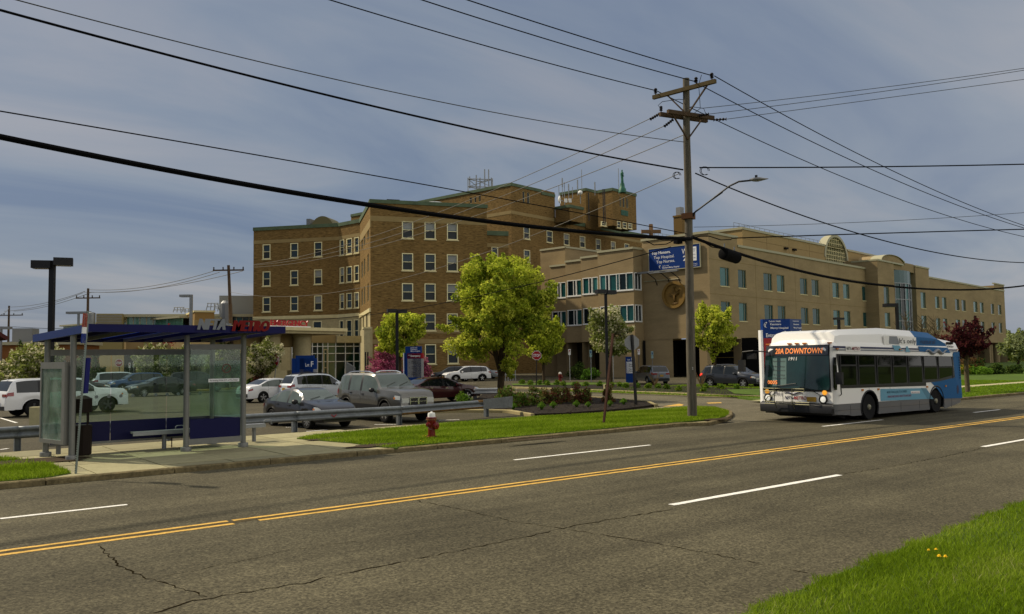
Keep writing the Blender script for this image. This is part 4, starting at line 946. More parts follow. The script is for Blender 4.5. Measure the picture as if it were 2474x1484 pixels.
# ---------------- bronze medallion
M_bronze = mat('bronze', (.36, .215, .06), .55, metal=.25, var=.15, vscale=1.2)
cu_, cz_ = LW.uz(*R6(1978, 1168)); rr_ = abs(LW.uz(*R6(1978, 1056))[1]-LW.uz(*R6(1978, 1280))[1])/2
md = empty('wall_medallion', tuple(LW.p(cu_, cz_)), 0, label='round bronze relief medallion with a cross and dove on the beige corner wall', cat='medallion')
def ring(w, cu, cz, r0, r1, o0, o1, n=36):
    mb = MB(); V = []
    for i in range(n):
        t = 2*math.pi*i/n
        for r_, o_ in ((r0, o0), (r0, o1), (r1, o1), (r1, o0)): V.append(w.p(cu+r_*math.cos(t), cz+r_*math.sin(t), o_))
    mb.add(V, [(i*4+k, i*4+(k+1) % 4, ((i+1) % n)*4+(k+1) % 4, ((i+1) % n)*4+k) for i in range(n) for k in range(4)]); return mb
mb = MB(); mb.prism([LW.p(cu_+rr_*math.cos(2*math.pi*i/40), cz_+rr_*math.sin(2*math.pi*i/40), .0) for i in range(40)], LW.n*.12); mb.build('disc', M_bronze, md, world=True)
ring(LW, cu_, cz_, rr_*.80, rr_, .12, .30).build('rim', M_bronze, md, world=True)
mb = MB(); S = rr_/115.
def mp_(x, y): return LW.p(cu_+(x-1980)*S*1.28, cz_-(y-1168)*S, .13)
star = [(1980, 1098), (1988, 1145), (2022, 1155), (1992, 1170), (1984, 1228), (1974, 1170), (1942, 1156), (1972, 1145)]
mb.prism([mp_(*q) for q in star], LW.n*.16); mb.build('cross_relief', mat('bronze_dark', (.24, .14, .04), .55, metal=.25), md, world=True)
mb = MB()
for a_ in ([(1982, 1115), (1996, 1098)], [(1992, 1150), (2020, 1130), (2012, 1168), (1996, 1186), (1992, 1236)], [(1942, 1178), (1962, 1180), (1972, 1200), (1978, 1236)], [(1968, 1240), (2004, 1240)]): mb.tube([mp_(*q)+LW.n*.03 for q in a_], .05, 6)
mb.build('dove_relief', MATS['bronze_dark'], md, world=True)
# ---------------- blue banner on the wall
ba, bb_ = uq(LW, *R6(1775, 880)), uq(LW, 1693.5, 620); bt = LW.uz(*R6(1775, 795))[1]; bbz = LW.uz(*R6(1775, 968))[1]
bt = (bt+LW.uz(1693, 589.5)[1])/2; bbz = (bbz+LW.uz(1693, 646)[1])/2
M_blue = mat('sign_blue', (.004, .050, .27), .5, spec=.15); M_blued = mat('sign_blue_deep', (.006, .030, .20), .4); M_signw = mat('sign_white', (.80, .80, .80), .5); M_signg = mat('sign_grey', (.42, .42, .42), .55); M_signr = mat('sign_red', (.50, .012, .018), .45); M_letd = mat('letter_dark', (.08, .08, .09), .6); M_let_p = mat('letter_pale', (.62, .66, .72), .5)
bn = empty('wall_banner', tuple(LW.p(ba, bbz, .2)), 0, label='blue banner reading Top Honors. Top Hospital. Top Nurses. high on the beige corner wall', cat='banner')
wbox(MB(), LW, ba, bb_, bbz, bt, .15, .24).build('banner_sheet', M_blue, bn, world=True)
mb = MB(); t = .09
for q in ((ba-t, bb_+t, bt, bt+t), (ba-t, bb_+t, bbz-t, bbz), (ba-t, ba, bbz, bt), (bb_, bb_+t, bbz, bt)): wbox(mb, LW, *q, .12, .28)
mb.build('banner_frame', M_cap, bn, world=True)
BWd, BHt = bb_-ba, bt-bbz; mb = MB(); T_ = lambda s, fx, fy, fw, fh, bold=0, mm=None: textmesh(mb, s, LW.p(ba+BWd*fx, bbz+BHt*fy, .25), LW.d, Z, BWd*fw, BHt*fh, .004, bold)
T_('Top Honors.', .05, .74, .39, .13, .02); T_('Top Hospital.', .10, .53, .41, .13); T_('Top Nurses.', .15, .32, .37, .13)
T_('Kenmore Mercy Hospital', .27, .06, .33, .07, .01); T_('Catholic Health', .27, .155, .13, .045)
T_("Women's Choice", .74, .13, .21, .04); T_('Mercy Hospital', .80, .06, .15, .04); 
T_('W', .66, .62, .10, .24); T_('2', .68, .32, .07, .22, .02)
mb.build('banner_lettering', M_signw, bn, world=True)
wbox(MB(), LW, ba+BWd*.80, ba+BWd*.94, bbz+BHt*.28, bbz+BHt*.90, .25, .262).build('award_panel', M_signw, bn, world=True)
mb = MB(); T_('SURVEY', .815, .76, .11, .06); T_('AWARD', .82, .68, .09, .05); T_('>>>', .82, .50, .10, .10); T_('WINNER', .82, .38, .10, .05)
for v in range(len(mb.v)): mb.v[v] = tuple(Vector(mb.v[v])+LW.n*.014)
mb.build('award_lettering', mat('letter_blue', (.04, .10, .3), .5), bn, world=True)
def swirl(mb, o, r_, u_, s, off):
    n = r_.cross(u_).normalized()
    for (c0, c1, rad, th) in (((.35, .55), (0, 0), .30, .05), ((.5, .45), (0, 0), .26, .05)):
        pts = [o+r_*(s*(c0[0]+rad*math.cos(t)))+u_*(s*(c0[1]+rad*1.3*math.sin(t)))+n*off for t in [math.pi*(.55+i/8) for i in range(8)]]
        mb.tube(pts, [s*th*(.3+.7*math.sin(math.pi*(i+.5)/8)) for i in range(8)], 5)
    c_ = o+r_*(s*.42)+u_*(s*.95)+n*off; mb.tube([c_-n*.01, c_+n*.01], s*.09, 8)
mb = MB(); swirl(mb, LW.p(ba+BWd*.20, bbz+BHt*.05, .25), LW.d, Z, BHt*.17, .01); mb.build('banner_emblem', M_signw, bn, world=True)
# flood lights under the banner
for i, (x, y) in enumerate(((1780, 990), (1885, 985), (1972, 978), )):
    u_, z_ = LW.uz(*R6(x, y)); fl_ = empty('banner_light', tuple(LW.p(u_+.9, z_-1.3)), 0, label='%s of three bent arm floodlights beneath the blue banner' % ('leftmost', 'middle', 'rightmost')[i], cat='light', group='floodlights beneath the blue banner')
    MB().tube([LW.p(u_+.9, z_-1.5, .05), LW.p(u_+.9, z_-.8, .45), LW.p(u_+.3, z_-.15, .95), LW.p(u_, z_, 1.1)], .06, 6).build('arm', M_black, fl_, world=True)
    MB().beam(LW.p(u_-1.2, z_, 1.1), LW.p(u_+1.2, z_+.03, 1.1), .3, .22).build('lamp_housing', M_grey, fl_, world=True)
u_, z_ = LW.uz(*R6(2020, 1035)); u0_, _ = LW.uz(*R6(1720, 1057)); MB().tube([LW.p(u0_, z_, .06), LW.p(u_, z_, .06)], .05, 6).build('conduit', M_cap, bw, world=True)
# ---------------- emergency entrance: canopy, columns, glazed front
CPD = 92.
c0 = dep(*R2(830, 245), CPD); CW = Wall(c0, R(15))
cn = empty('entrance_canopy', (c0.x, c0.y, 0), label='wide flat pale canopy on round columns over the emergency entrance', cat='canopy')
ul = uq(CW, 560, 790); zt_ = c0.z; zb_ = zq(CW, *R2(700, 285))
wbox(MB(), CW, ul, 0, zb_, zt_-.35, -9, 0).build('canopy_slab', M_stone, cn, world=True); wbox(MB(), CW, ul-.1, .15, zt_-.35, zt_, -9.2, .2).build('canopy_coping', M_sill, cn, world=True)
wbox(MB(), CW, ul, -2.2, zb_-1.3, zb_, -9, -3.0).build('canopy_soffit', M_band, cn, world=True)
for x in (616, 390):
    uu = uq(CW, *R2(x, 420)); MB().lathe([(.95, 1.2), (.95, zb_-.3), (1.05, zb_-.25), (1.05, zb_)], 20, CW.p(uu, 0, -2.2)).build('column', M_stone, cn, world=True, smooth=True); MB().box(CW.p(uu, .6, -2.2), (2.2, 2.2, 1.9), CW.ang).build('column_base', M_stone, cn, world=True)
em = empty('emergency_sign', tuple(CW.p(uq(CW, 700, 780), zt_, -1)), 0, label='red EMERGENCY letters standing on the pale entrance canopy', cat='sign')
ea, eb = uq(CW, 656, 780), uq(CW, 748, 780); eh = zq(CW, 700, 773.0)-zq(CW, 700, 786.5)
mb = MB(); textmesh(mb, 'EMERGENCY', CW.p(ea, zt_+.12, -.2), CW.d, Z, eb-ea, eh, .12, .03); mb.build('lettering', mat('letter_red', (.55, .02, .025), .4), em, world=True)
wbox(MB(), CW, ea-.2, eb+.2, zt_, zt_+.1, -.3, -.05).build('sign_rail', M_signw, em, world=True)
# glazed ground floor front
gw0 = dep(*R2(938, 420), 108.); GW = Wall(gw0, MF.ang+R(14)); zg1 = zq(GW, *R2(850, 348)); zfa = zq(GW, *R2(850, 300)); ug = uq(GW, *R2(430, 420))
gf = empty('glazed_entrance', (gw0.x, gw0.y, 0), label='green glass entrance front with white glazing bars under the canopy', cat='entrance')
wbox(MB(), GW, uq(GW, *R2(760, 330)), .3, zg1, zfa, -3, .5).build('fascia', M_stone, gf, world=True); wbox(MB(), GW, ug-12, uq(GW, *R2(760, 330)), zg1, zfa+.6, -3, .1).build('fascia', M_band, gf, world=True)
wbox(MB(), GW, ug-12, ug, -.2, zg1, -1, 0).build('wall', M_stone, gf, world=True)
xs_ = [445, 480, 517, 555, 593, 630, 668, 705, 762, 832, 893, 937]; us = [uq(GW, *R2(q, 420)) for q in xs_]; zs_ = [-.2, 1.6, 3.3, 4.9, zg1]
zs_ = [-.2]+[zq(GW, *R2(850, q)) for q in (483, 425, 374)]+[zg1]
for i in range(len(us)-1):
    for j in range(len(zs_)-1):
        mm = M_green if (i+j) % 3 else M_teal2
        if i in (6, 7): mm = mat('green_glass_mid', (.02, .11, .05), .08, spec=1.)
        wbox(MB(), GW, us[i]+.06, us[i+1]-.06, zs_[j]+.05, zs_[j+1]-.05, -.2, -.15).build('pane', mm, gf, world=True)
mb = MB()
for q in us: wbox(mb, GW, q-.035, q+.035, -.2, zg1, -.25, 0)
for q in zs_[1:-1]: wbox(mb, GW, us[0], us[-1], q-.035, q+.035, -.25, .01)
mb.build('glazing_bar', M_frame_w, gf, world=True)
fbx = MB(); a_, b_ = uq(GW, *R2(668, 480)), uq(GW, *R2(702, 480))
for q in ((a_, a_+.15, -.2, 4.0), (b_-.15, b_, -.2, 4.0), (a_+.15, b_-.15, 3.85, 4.0), (a_+.15, b_-.15, 1.6, 1.72)): wbox(fbx, GW, *q, 0.02, .1)
fbx.build('door_frame', M_stone, gf, world=True)
# stone pier between the entrance and the brick wing
pw = Wall(MF.p(0, 0, .05), MF.ang); wbox(MB(), RF, uRF-2.2, uRF+.1, -1, zq(RF, *R2(960, 255)), -.2, .9).build('stone_pier', M_stone, hosp, world=True)
wbox(MB(), MF, -.9, uq(MF, *R2(1003, 300)), -1, zq(MF, *R2(985, 248)), -.3, .7).build('stone_pier', M_stone, hosp, world=True); wbox(MB(), MF, -1.0, uq(MF, *R2(1003, 300))+.1, zq(MF, *R2(985, 248)), zq(MF, *R2(985, 240)), -.4, .8).build('stone_band', M_sill, hosp, world=True)
# ---------------- low hospital building with green glass, left background
LB = Wall(dep(680, 700, 125.), R(-24)); 
lb = empty('low_building', tuple(LB.p(-10)), 0, label='low tan building with green glass and a boxy tower, seen over the bus shelter', cat='building')
zLt = zq(LB, 640, 761); zLb = zq(LB, 640, 812); uA, uB = uq(LB, 305, 790), uq(LB, 612, 790)
wbox(MB(), LB, uA, uB+3, -.5, zLb-.5, -15, 0).build('wall', M_peach, lb, world=True)
n = 22
for i in range(n):
    a_ = uA+(uB+2-uA)*i/n; b_ = uA+(uB+2-uA)*(i+1)/n; MB().quad(LB.p(a_+.06, zLb-.5, -.3), LB.p(b_-.06, zLb-.5, -.3), LB.p(b_-.06, zLt-.3, -.3), LB.p(a_+.06, zLt-.3, -.3)).build('pane', M_greenb if i < 13 else (M_teal if i % 2 else M_green), lb, world=True)
mb = MB()
for i in range(n+1): a_ = uA+(uB+2-uA)*i/n; wbox(mb, LB, a_-.05, a_+.05, zLb-.5, zLt, -.35, -.2)
mb.build('mullion', M_cap, lb, world=True)
wbox(MB(), LB, uA-2, uB+3, zLt-.3, zLt+.1, -15, .5).build('roof', M_cap, lb, world=True)
# box tower standing proud, and the glazed wing to its left
M_tan = mat('tan_panel', (.44, .28, .13), .85, var=.06)
WB_, WBl, zt_, r__, l__ = block(470.5, 750, 114., 436.6, 518, -.5, da=-10, cop=M_sill, ht=.25, brick=M_tan, par=lb)
for w, a_, b_ in ((WB_, 0, r__), (WBl, l__, 0)): wbox(MB(), w, a_, b_, zt_-2.4, zt_-1.3, -.1, .04).build('stone_band', M_band, lb, world=True)
GW_ = Wall.between(flr(dep(150, 780, 138)), flr(dep(440, 780, 116))); ue_ = uq(GW_, 438, 780); z1_ = zq(GW_, 430, 764.5); wbox(MB(), GW_, 0, ue_, -.5, z1_-3.2, -8, 0).build('wall', M_peach, lb, world=True); wbox(MB(), GW_, -.3, ue_, z1_-.25, z1_, -8, .3).build('coping', M_cap, lb, world=True)
for i in range(20): wbox(MB(), GW_, ue_*i/20+.04, ue_*(i+1)/20-.04, z1_-3.2, z1_-.25, -.3, -.2).build('pane', M_greenb, lb, world=True)
wbox(MB(), LB, uq(LB, 520, 770), uB+2, zLt+.1, zLt+3.3, -12, -6).build('penthouse', mat('grey_panel', (.36, .38, .38), .7), lb, world=True)
wbox(MB(), LB, uq(LB, 590, 740), uB+2, zLt+.1, zq(LB, 600, 725), -14, -8).build('penthouse', M_tan, lb, world=True)
wbox(MB(), LB, uA+8, uB-2, zLb-1.5, zLb-.5, 0, .6).build('canopy', M_band, lb, world=True)
for x in (330, 420, 505): uu = uq(LB, x, 860); wbox(MB(), LB, uu, uu+1.6, -.5, zLb-1.5, 0, .5).build('pier', M_tan, lb, world=True)
for x in (300, 345, 372, 398): uu = uq(LB, x, 860); wbox(MB(), LB, uu, uu+2.6, -.3, zLb-2.4, .0, .04).build('window', M_green, lb, world=True)
# roof frames, stack, cooling unit
for i, (x0, x1, y0, y1) in enumerate(((418, 447, 743, 755), (498, 530, 733, 750))):
    p0, p1 = dep(x0, y1, 122), dep(x1, y1, 122); zz_ = dep(x0, y0, 122).z; mb = MB(); q = (p1-p0)*.22; dd = Vector((FW.x, FW.y, 0)).normalized()*3
    for o_ in (Vector(), dd):
        for t_ in (0, .33, .66, 1): a = p0.lerp(p1, t_)+o_; tq = p0.lerp(p1, .15+.7*t_)+o_; mb.tube([a, Vector((tq.x, tq.y, zz_))], .06, 5)
        for k in (.5, 1): a, b_ = p0+q*.3*k+o_, p1-q*.3*k+o_; mb.tube([Vector((a.x, a.y, p0.z+(zz_-p0.z)*k)), Vector((b_.x, b_.y, p0.z+(zz_-p0.z)*k))], .06, 5)
    mb.build('roof_rack', M_metal, None, world=True, loc=tuple(p0), label=('smaller steel pipe frame on the low roof, left of the tan box tower', 'larger steel pipe frame on the low roof, right of the tan box tower')[i], cat='roof frame')
p0 = dep(546.5, 775, 122); zz_ = dep(546, 727, 122).z; MB().lathe([(1.0, -4), (.85, 2.5), (.5, zz_-p0.z)], 12).build('exhaust_stack', M_grey, None, loc=tuple(p0), label='tapering grey exhaust stack behind the leaning wooden pole', cat='stack')
p0 = dep(267, 782, 118); zz_ = dep(267, 759, 118).z
rt_ = empty('rooftop_unit', tuple(p0), R(-20), label='tan louvred rooftop air unit standing on the low roof at far left', cat='air unit')
MB().box((0, 0, (zz_-p0.z)/2-2), (2.8*1.2, 2.2, zz_-p0.z+4)).build('casing', mat('unit_tan', (.42, .35, .19), .7), rt_); mb = MB()
for i in range(7): mb.box((0, -1.12, -.2+i*.22), (3.2, .06, .08))
mb.build('louvre', M_metal, rt_)
# shop block and siding house, far left
p0 = dep(70, 850, 96); sb = empty('brick_shop', (p0.x, p0.y, 0), R(-30), label='low orange brick building with a flat roof behind the pale trees at left', cat='building')
MB().box((0, 4, 2.1), (10, 8, 5.6)).build('wall', mat('orange_brick', (.30, .13, .06), .9, var=.15, vscale=2), sb); MB().box((0, 4, 5.0), (10.6, 8.6, .35)).build('roof', M_cap, sb); MB().box((-2, 4, 6), (2.2, 2, 1.7)).build('roof_unit', M_grey, sb)
for k in range(3): MB().box((-3.2+k*3.2, -.03, 2.2), (1.6, .08, 1.6)).build('window', M_screen, sb)
p0 = at(8, 918); p0 = flr(dep(6, 890, 80)); hs_ = empty('siding_house', tuple(p0), R(12), label='white clapboard house with a dark red gable roof at the far left edge', cat='house')
mb = MB()
for k in range(26): mb.box((-6.5, 0, .1+k*.2), (12, .06+.03*(k % 2), .19))
mb.box((-6.5, 4, 2.6), (11.9, 7.9, 5.2)); mb.build('wall', mat('siding_white', (.66, .64, .55), .7), hs_)
mb = MB(); mb.prism([(-.5, 0, 5.2), (-6.5, 0, 9.2), (-12.5, 0, 5.2)], (0, 8, 0)); mb.build('gable', MATS['siding_white'], hs_); mb = MB()
mb.prism([(.2, -.3, 4.9), (-6.5, -.3, 9.4), (-6.5, -.3, 9.7), (.4, -.3, 5.2)], (0, 8.6, 0)); mb.prism([(-6.5, -.3, 9.4), (-13.2, -.3, 4.9), (-13.4, -.3, 5.2), (-6.5, -.3, 9.7)], (0, 8.6, 0)); mb.build('roof', mat('red_shingle', (.12, .035, .03), .8), hs_)
# far right: low red brick building past the lawn
p0 = dep(2500, 890, 215); rb_ = empty('red_building', (p0.x, p0.y, 0), R(8), label='low red brick building beyond the beige wing at the right edge', cat='building')
MB().box((4, 0, 1.5), (30, 10, 6)).build('wall', mat('red_brick', (.19, .07, .05), .9, var=.2), rb_); MB().box((4, 0, 4.6), (31, 11, .3)).build('roof', M_cap, rb_)
# ================================================================ CARS
M_tyre = mat('tyre', (.018, .018, .018), .85); M_rim = mat('alloy_rim', (.62, .63, .64), .3, metal=.85); M_rimd = mat('alloy_rim_dark', (.12, .12, .13), .35, metal=.8)
M_trim = mat('black_trim', (.018, .018, .020), .5); M_carglass = mat('car_glass', (.012, .016, .017), .05, spec=.5); M_carglass2 = mat('car_glass_pale', (.12, .155, .135), .07, spec=.5, var=.25, vscale=1.2)
M_chrome = mat('chrome', (.75, .76, .77), .14, metal=1.); M_lamp = mat('headlamp_glass', (.62, .63, .60), .12, spec=1., coat=1.); M_tail = mat('tail_lamp', (.38, .012, .012), .15, coat=1.); M_amber = mat('amber_lamp', (.65, .20, .02), .2, coat=1.)
M_under = mat('underbody', (.008, .008, .008), .95); M_plate = mat('plate_gold', (.55, .33, .05), .5); M_platew = mat('plate_white', (.6, .6, .6), .5)
def paint(name, col, metal=.35, rough=.32): return mat('paint_'+name, col, rough, metal=metal, coat=.7)
def catmull(keys, x):
    n = len(keys)
    for i in range(n-1):
        if x <= keys[i+1][0] or i == n-2:
            a, b_ = keys[i], keys[i+1]; t = max(0, min(1, (x-a[0])/(b_[0]-a[0]))); 
            m0 = (b_[1]-keys[max(i-1, 0)][1])/(b_[0]-keys[max(i-1, 0)][0]) if i else (b_[1]-a[1])/(b_[0]-a[0])
            c = keys[min(i+2, n-1)]; m1 = (c[1]-a[1])/(c[0]-a[0]) if i < n-2 else (b_[1]-a[1])/(b_[0]-a[0])
            s0 = (b_[1]-a[1])/(b_[0]-a[0]); 
            if s0 == 0: m0 = m1 = 0
            else:
                m0 = max(min(m0/s0, 2.), 0)*s0; m1 = max(min(m1/s0, 2.), 0)*s0
            h = b_[0]-a[0]; return (2*t**3-3*t**2+1)*a[1]+(t**3-2*t**2+t)*h*m0+(-2*t**3+3*t**2)*b_[1]+(t**3-t**2)*h*m1
SPEC = {
 'sedan': dict(L=4.6, W=1.78, top=[(-2.3, .58), (-2.27, .84), (-2.1, 1.02), (-1.62, 1.09), (-.85, 1.40), (-.2, 1.47), (.3, 1.42), (1.12, 1.04), (1.75, .93), (2.1, .82), (2.26, .70), (2.3, .5)],
   belt=[(-2.3, .80), (-1.5, .98), (0, .93), (2.3, .78)], rg=(-1.58, -.88), ws=(.34, 1.09), sw=[(-1.42, -.98), (-.94, -.12), (-.02, .86)], wx=(-1.33, 1.38), wr=.325, sh=.74, sill=.28),
 'suv': dict(L=4.65, W=1.87, top=[(-2.32, .62), (-2.30, 1.0), (-2.2, 1.12), (-1.88, 1.60), (-1.2, 1.69), (-.2, 1.71), (.42, 1.64), (1.22, 1.15), (1.9, 1.04), (2.18, .92), (2.3, .76), (2.32, .5)],
   belt=[(-2.3, 1.08), (-1.2, 1.07), (.5, 1.0), (2.3, .86)], rg=(-2.19, -1.9), ws=(.46, 1.19), sw=[(-1.85, -1.28), (-1.18, -.22), (-.12, .92)], wx=(-1.33, 1.38), wr=.36, sh=.80, sill=.33),
 'bigsuv': dict(L=5.1, W=1.93, top=[(-2.55, .65), (-2.53, 1.05), (-2.48, 1.2), (-2.2, 1.76), (-1.6, 1.84), (-.1, 1.85), (.5, 1.80), (1.15, 1.30), (2.2, 1.22), (2.44, 1.13), (2.53, .90), (2.55, .5)],
   belt=[(-2.5, 1.18), (0, 1.16), (2.5, 1.0)], rg=(-2.45, -2.22), ws=(.56, 1.12), sw=[(-2.15, -1.35), (-1.2, -.35), (-.2, .95)], wx=(-1.50, 1.55), wr=.40, sh=.82, sill=.38),
 'minivan': dict(L=5.15, W=2.0, top=[(-2.57, .6), (-2.55, 1.0), (-2.4, 1.15), (-2.15, 1.66), (-1.5, 1.76), (-.2, 1.77), (.6, 1.66), (1.75, 1.12), (2.2, 1.0), (2.45, .85), (2.56, .7), (2.57, .5)],
   belt=[(-2.5, 1.05), (0, 1.05), (2.5, .9)], rg=(-2.38, -2.17), ws=(.66, 1.7), sw=[(-2.05, -1.0), (-.93, .22), (.3, 1.2)], wx=(-1.50, 1.58), wr=.35, sh=.82, sill=.28),
}
def make_car(kind, pm, lab, cat, p, face, glass=None, rail=False, wheelm=None, plate=None, grille='bar', group=None, arch=None, spokes=5, chrome=False, L=None, H=None, lowm=None, brake=False, open_rear=True):
    S = SPEC[kind]; hx = S['L']/2; hw = S['W']/2; sx = (L/S['L']) if L else 1.; sz = H/max(k[1] for k in S['top']) if H else 1.
    glass = glass or M_carglass
    car = empty({'sedan': 'sedan_car', 'suv': 'suv_car', 'bigsuv': 'suv_car', 'minivan': 'minivan'}[kind], tuple(p), face, label=lab, cat=cat, group=group)
    Ra = S['wr']+.065
    xs = set(np.linspace(-hx, hx, 44).round(3))
    for q in S['rg']+S['ws']: xs.add(q)
    for a, b_ in S['sw']: xs.add(a); xs.add(b_)
    for w in S['wx']:
        for k in range(-7, 8): xs.add(round(w+Ra*math.sin(k/7*math.pi/2), 3))
        for s_ in (-1, 1): xs.add(round(w+s_*(Ra+.015), 3))
    xs |= {-hx+.03, -hx+.08, hx-.03, hx-.08, hx-.15}
    xs = sorted(xs); xs = [x for i, x in enumerate(xs) if i == 0 or x-xs[i-1] > .004]
    def ringat(x):
        zt = catmull(S['top'], x); zb = S['sill'] if abs(x) < hx-.35 else S['sill']-.02
        for w in S['wx']:
            if abs(x-w) < Ra: zb = max(zb, S['wr']+math.sqrt(Ra*Ra-(x-w)**2))
        zl = min(catmull(S['belt'], x), zt-.05); e_ = abs(x)/hx; pl = 1-.20*max(0, (e_-.55)/.45)**2.6
        cab = max(0, min(1, (zt-zl-.12)/.30)); w_b = hw*pl; ws_ = w_b*(.955*(1-cab)+S['sh']*cab*1.0)
        zs = zt-.035-.05*cab
        zs = max(zs, zl+.01); zb = min(zb, zl-.06)
        k1, k2 = zb+(zl-zb)*.38, zb+(zl-zb)*.72
        return [(w_b*.955, zb), (w_b, k1), (w_b*.995, k2), (w_b*.968, zl), (w_b*.968*.55+ws_*.45, zl*.5+zs*.5), (ws_, zs), (ws_*.90, zt-.008), (ws_*.5, zt), (0, zt+.004)]
    rings = [ringat(x) for x in xs]
    def surf(x, s, side=1, off=0.):
        r_ = ringat(x); i = min(int(s), 7); t = s-i; y = r_[i][0]*(1-t)+r_[i+1][0]*t; z = r_[i][1]*(1-t)+r_[i+1][1]*t
        y2, z2 = r_[i+1][0]-r_[i][0], r_[i+1][1]-r_[i][1]; l = math.hypot(y2, z2) or 1; n = (z2/l, -y2/l)
        return (x*sx, side*(y+n[0]*off), (z+n[1]*off)*sz)
    body = MB(); gl = {}
    V = []
    for x, r_ in zip(xs, rings):
        V += [(x*sx, y, z*sz) for y, z in r_] + [(x*sx, -y, z*sz) for y, z in r_[:8][::-1]]
    n = 17
    def gk(x, k):
        kk = k if k < 8 else 15-k
        if kk in (6, 7) or (k in (6, 7, 8, 9)):
            if S['ws'][0] < x < S['ws'][1]: return 'windscreen'
            if S['rg'][0] < x < S['rg'][1]: return 'rear_window'
        if kk in (3, 4):
            for j, (a, b_) in enumerate(S['sw']):
                if a < x < b_: return 'side%d%s' % (j, 'a' if k < 8 else 'b')
            if S['sw'][0][0]-.02 < x < S['sw'][-1][1]+.02: return 'trim'
        return None
    body.v = V
    for i in range(len(xs)-1):
        xm = (xs[i]+xs[i+1])/2
        for k in range(16):
            f = (i*n+k, (i+1)*n+k, (i+1)*n+k+1, i*n+k+1)
            g = gk(xm, k)
            if g == 'trim': body.f.append(f); body.m.append(1)
            elif g: gl.setdefault(g, []).append(f)
            else:
                low = lowm is not None and k in (0, 15); body.f.append(f); body.m.append(2 if low else 0)
    body.f += [tuple(range(n-1, -1, -1)), tuple((len(xs)-1)*n+k for k in range(n))]; body.m += [0, 0]
    body.build('body', [pm, M_trim, lowm or pm], car, smooth=True, angle=32)
    for g, fs in gl.items():
        mb = MB(); idx = {}; vs = []
        for f in fs:
            for i in f:
                if i not in idx: idx[i] = len(vs); vs.append(V[i])
        mb.add(vs, [tuple(idx[i] for i in f) for f in fs]); mb.build('window' if g.startswith('side') else g, glass if not g.startswith('rear') else M_carglass, car, smooth=True)
    # underbody and wheels
    ub = MB(); ub.box((0, 0, (S['sill']+.12)*sz), ((S['L']-.5)*sx, S['W']*.80, .30)); ub.box((0, 0, .62*sz), ((S['L']-.7)*sx, S['W']*.74, .5)); ub.build('underbody', M_under, car)
    wr = S['wr']
    for w in S['wx']:
        for s_ in (-1, 1):
            y = s_*(hw-.125); t = MB(); t.lathe([(wr*.64, -.10), (wr*.9, -.115), (wr, -.08), (wr, .08), (wr*.9, .115), (wr*.64, .10)], 26, axis='y')
            tw = t.build('wheel', M_tyre, car, loc=(w*sx, y, wr), smooth=True, angle=50)
            rb = MB(); rb.lathe([(wr*.66, -.085), (wr*.66, .085)], 24, axis='y', mi=1); o = s_*.095
            for k in range(24):
                a0, a1 = 2*math.pi*k/24, 2*math.pi*(k+1)/24
                rb.quad(*[(r_*math.cos(a_)*wr, o, r_*math.sin(a_)*wr) for r_, a_ in ((.58, a0), (.68, a0), (.68, a1), (.58, a1))][::s_], 0)
            for k in range(spokes):
                a_ = 2*math.pi*k/spokes+.3; d = Vector((math.cos(a_), 0, math.sin(a_))); q = Vector((-math.sin(a_), 0, math.cos(a_))); wd_ = .13 if spokes < 7 else .06
                P = [d*wr*.10-q*wr*wd_*.7, d*wr*.63-q*wr*wd_, d*wr*.63+q*wr*wd_, d*wr*.10+q*wr*wd_*.7]; rb.prism([p_+Vector((0, o-.02*s_, 0)) for p_ in P][::-s_], (0, .03*s_, 0))
            rb.lathe([(wr*.16, o-.02), (wr*.16, o+.015*s_)][::s_], 10, axis='y')
            rb.build('rim', [wheelm or M_rim, M_under], tw)
    # wheel-arch flares, seams, sill trim
    for w in S['wx']:
        for s_ in (-1, 1):
            tr = MB()
            pts = [surf(w+(Ra+.01)*math.cos(a_), .0, s_, .0) for a_ in [math.pi*i/12 for i in range(13)]]
            pts = [((w+(Ra+.012)*math.cos(math.pi*i/12))*sx, s_*(hw*.962), (wr+(Ra+.012)*math.sin(math.pi*i/12))*sz) for i in range(13)]
            tr.tube(pts, .022 if arch is None else .05, 5, mi=0); tr.build('wheel_arch', arch or pm, car, smooth=True)
    def patch(x0, x1, s0, s1, side, off=.004, nx=4, ns=3, skew=0.):
        mb_ = MB(); P = [surf(x0+(x1-x0)*i/nx+skew*(j/ns), s0+(s1-s0)*j/ns, side, off) for i in range(nx+1) for j in range(ns+1)]
        F_ = [(i*(ns+1)+j, (i+1)*(ns+1)+j, (i+1)*(ns+1)+j+1, i*(ns+1)+j+1) for i in range(nx) for j in range(ns)]
        return mb_.add(P, F_ if side > 0 else [f[::-1] for f in F_])
    sm = MB()
    for x in (S['sw'][1][0]-.06, (S['sw'][1][1]+S['sw'][2][0])/2, S['sw'][2][1]+.03):
        for s_ in (-1, 1): q = patch(x-.006, x+.006, .1, 3.0, s_, .002, 1, 5); sm.add(q.v, q.f)
    for s_ in (-1, 1): q = patch(S['ws'][1]+.06, hx-.3, 5.4, 5.55, s_, .002, 8, 1); sm.add(q.v, q.f)
    sm.build('door_seam', M_trim, car, kind='stuff')
    for x in (S['sw'][1][0]+.12, S['sw'][2][0]+.10):
        for s_ in (-1, 1):
            p_ = surf(x, 2.45, s_, .02); MB().box(p_, (.17, .035, .035)).build('door_handle', M_chrome if chrome else (M_trim if kind == 'bigsuv' else pm), car)
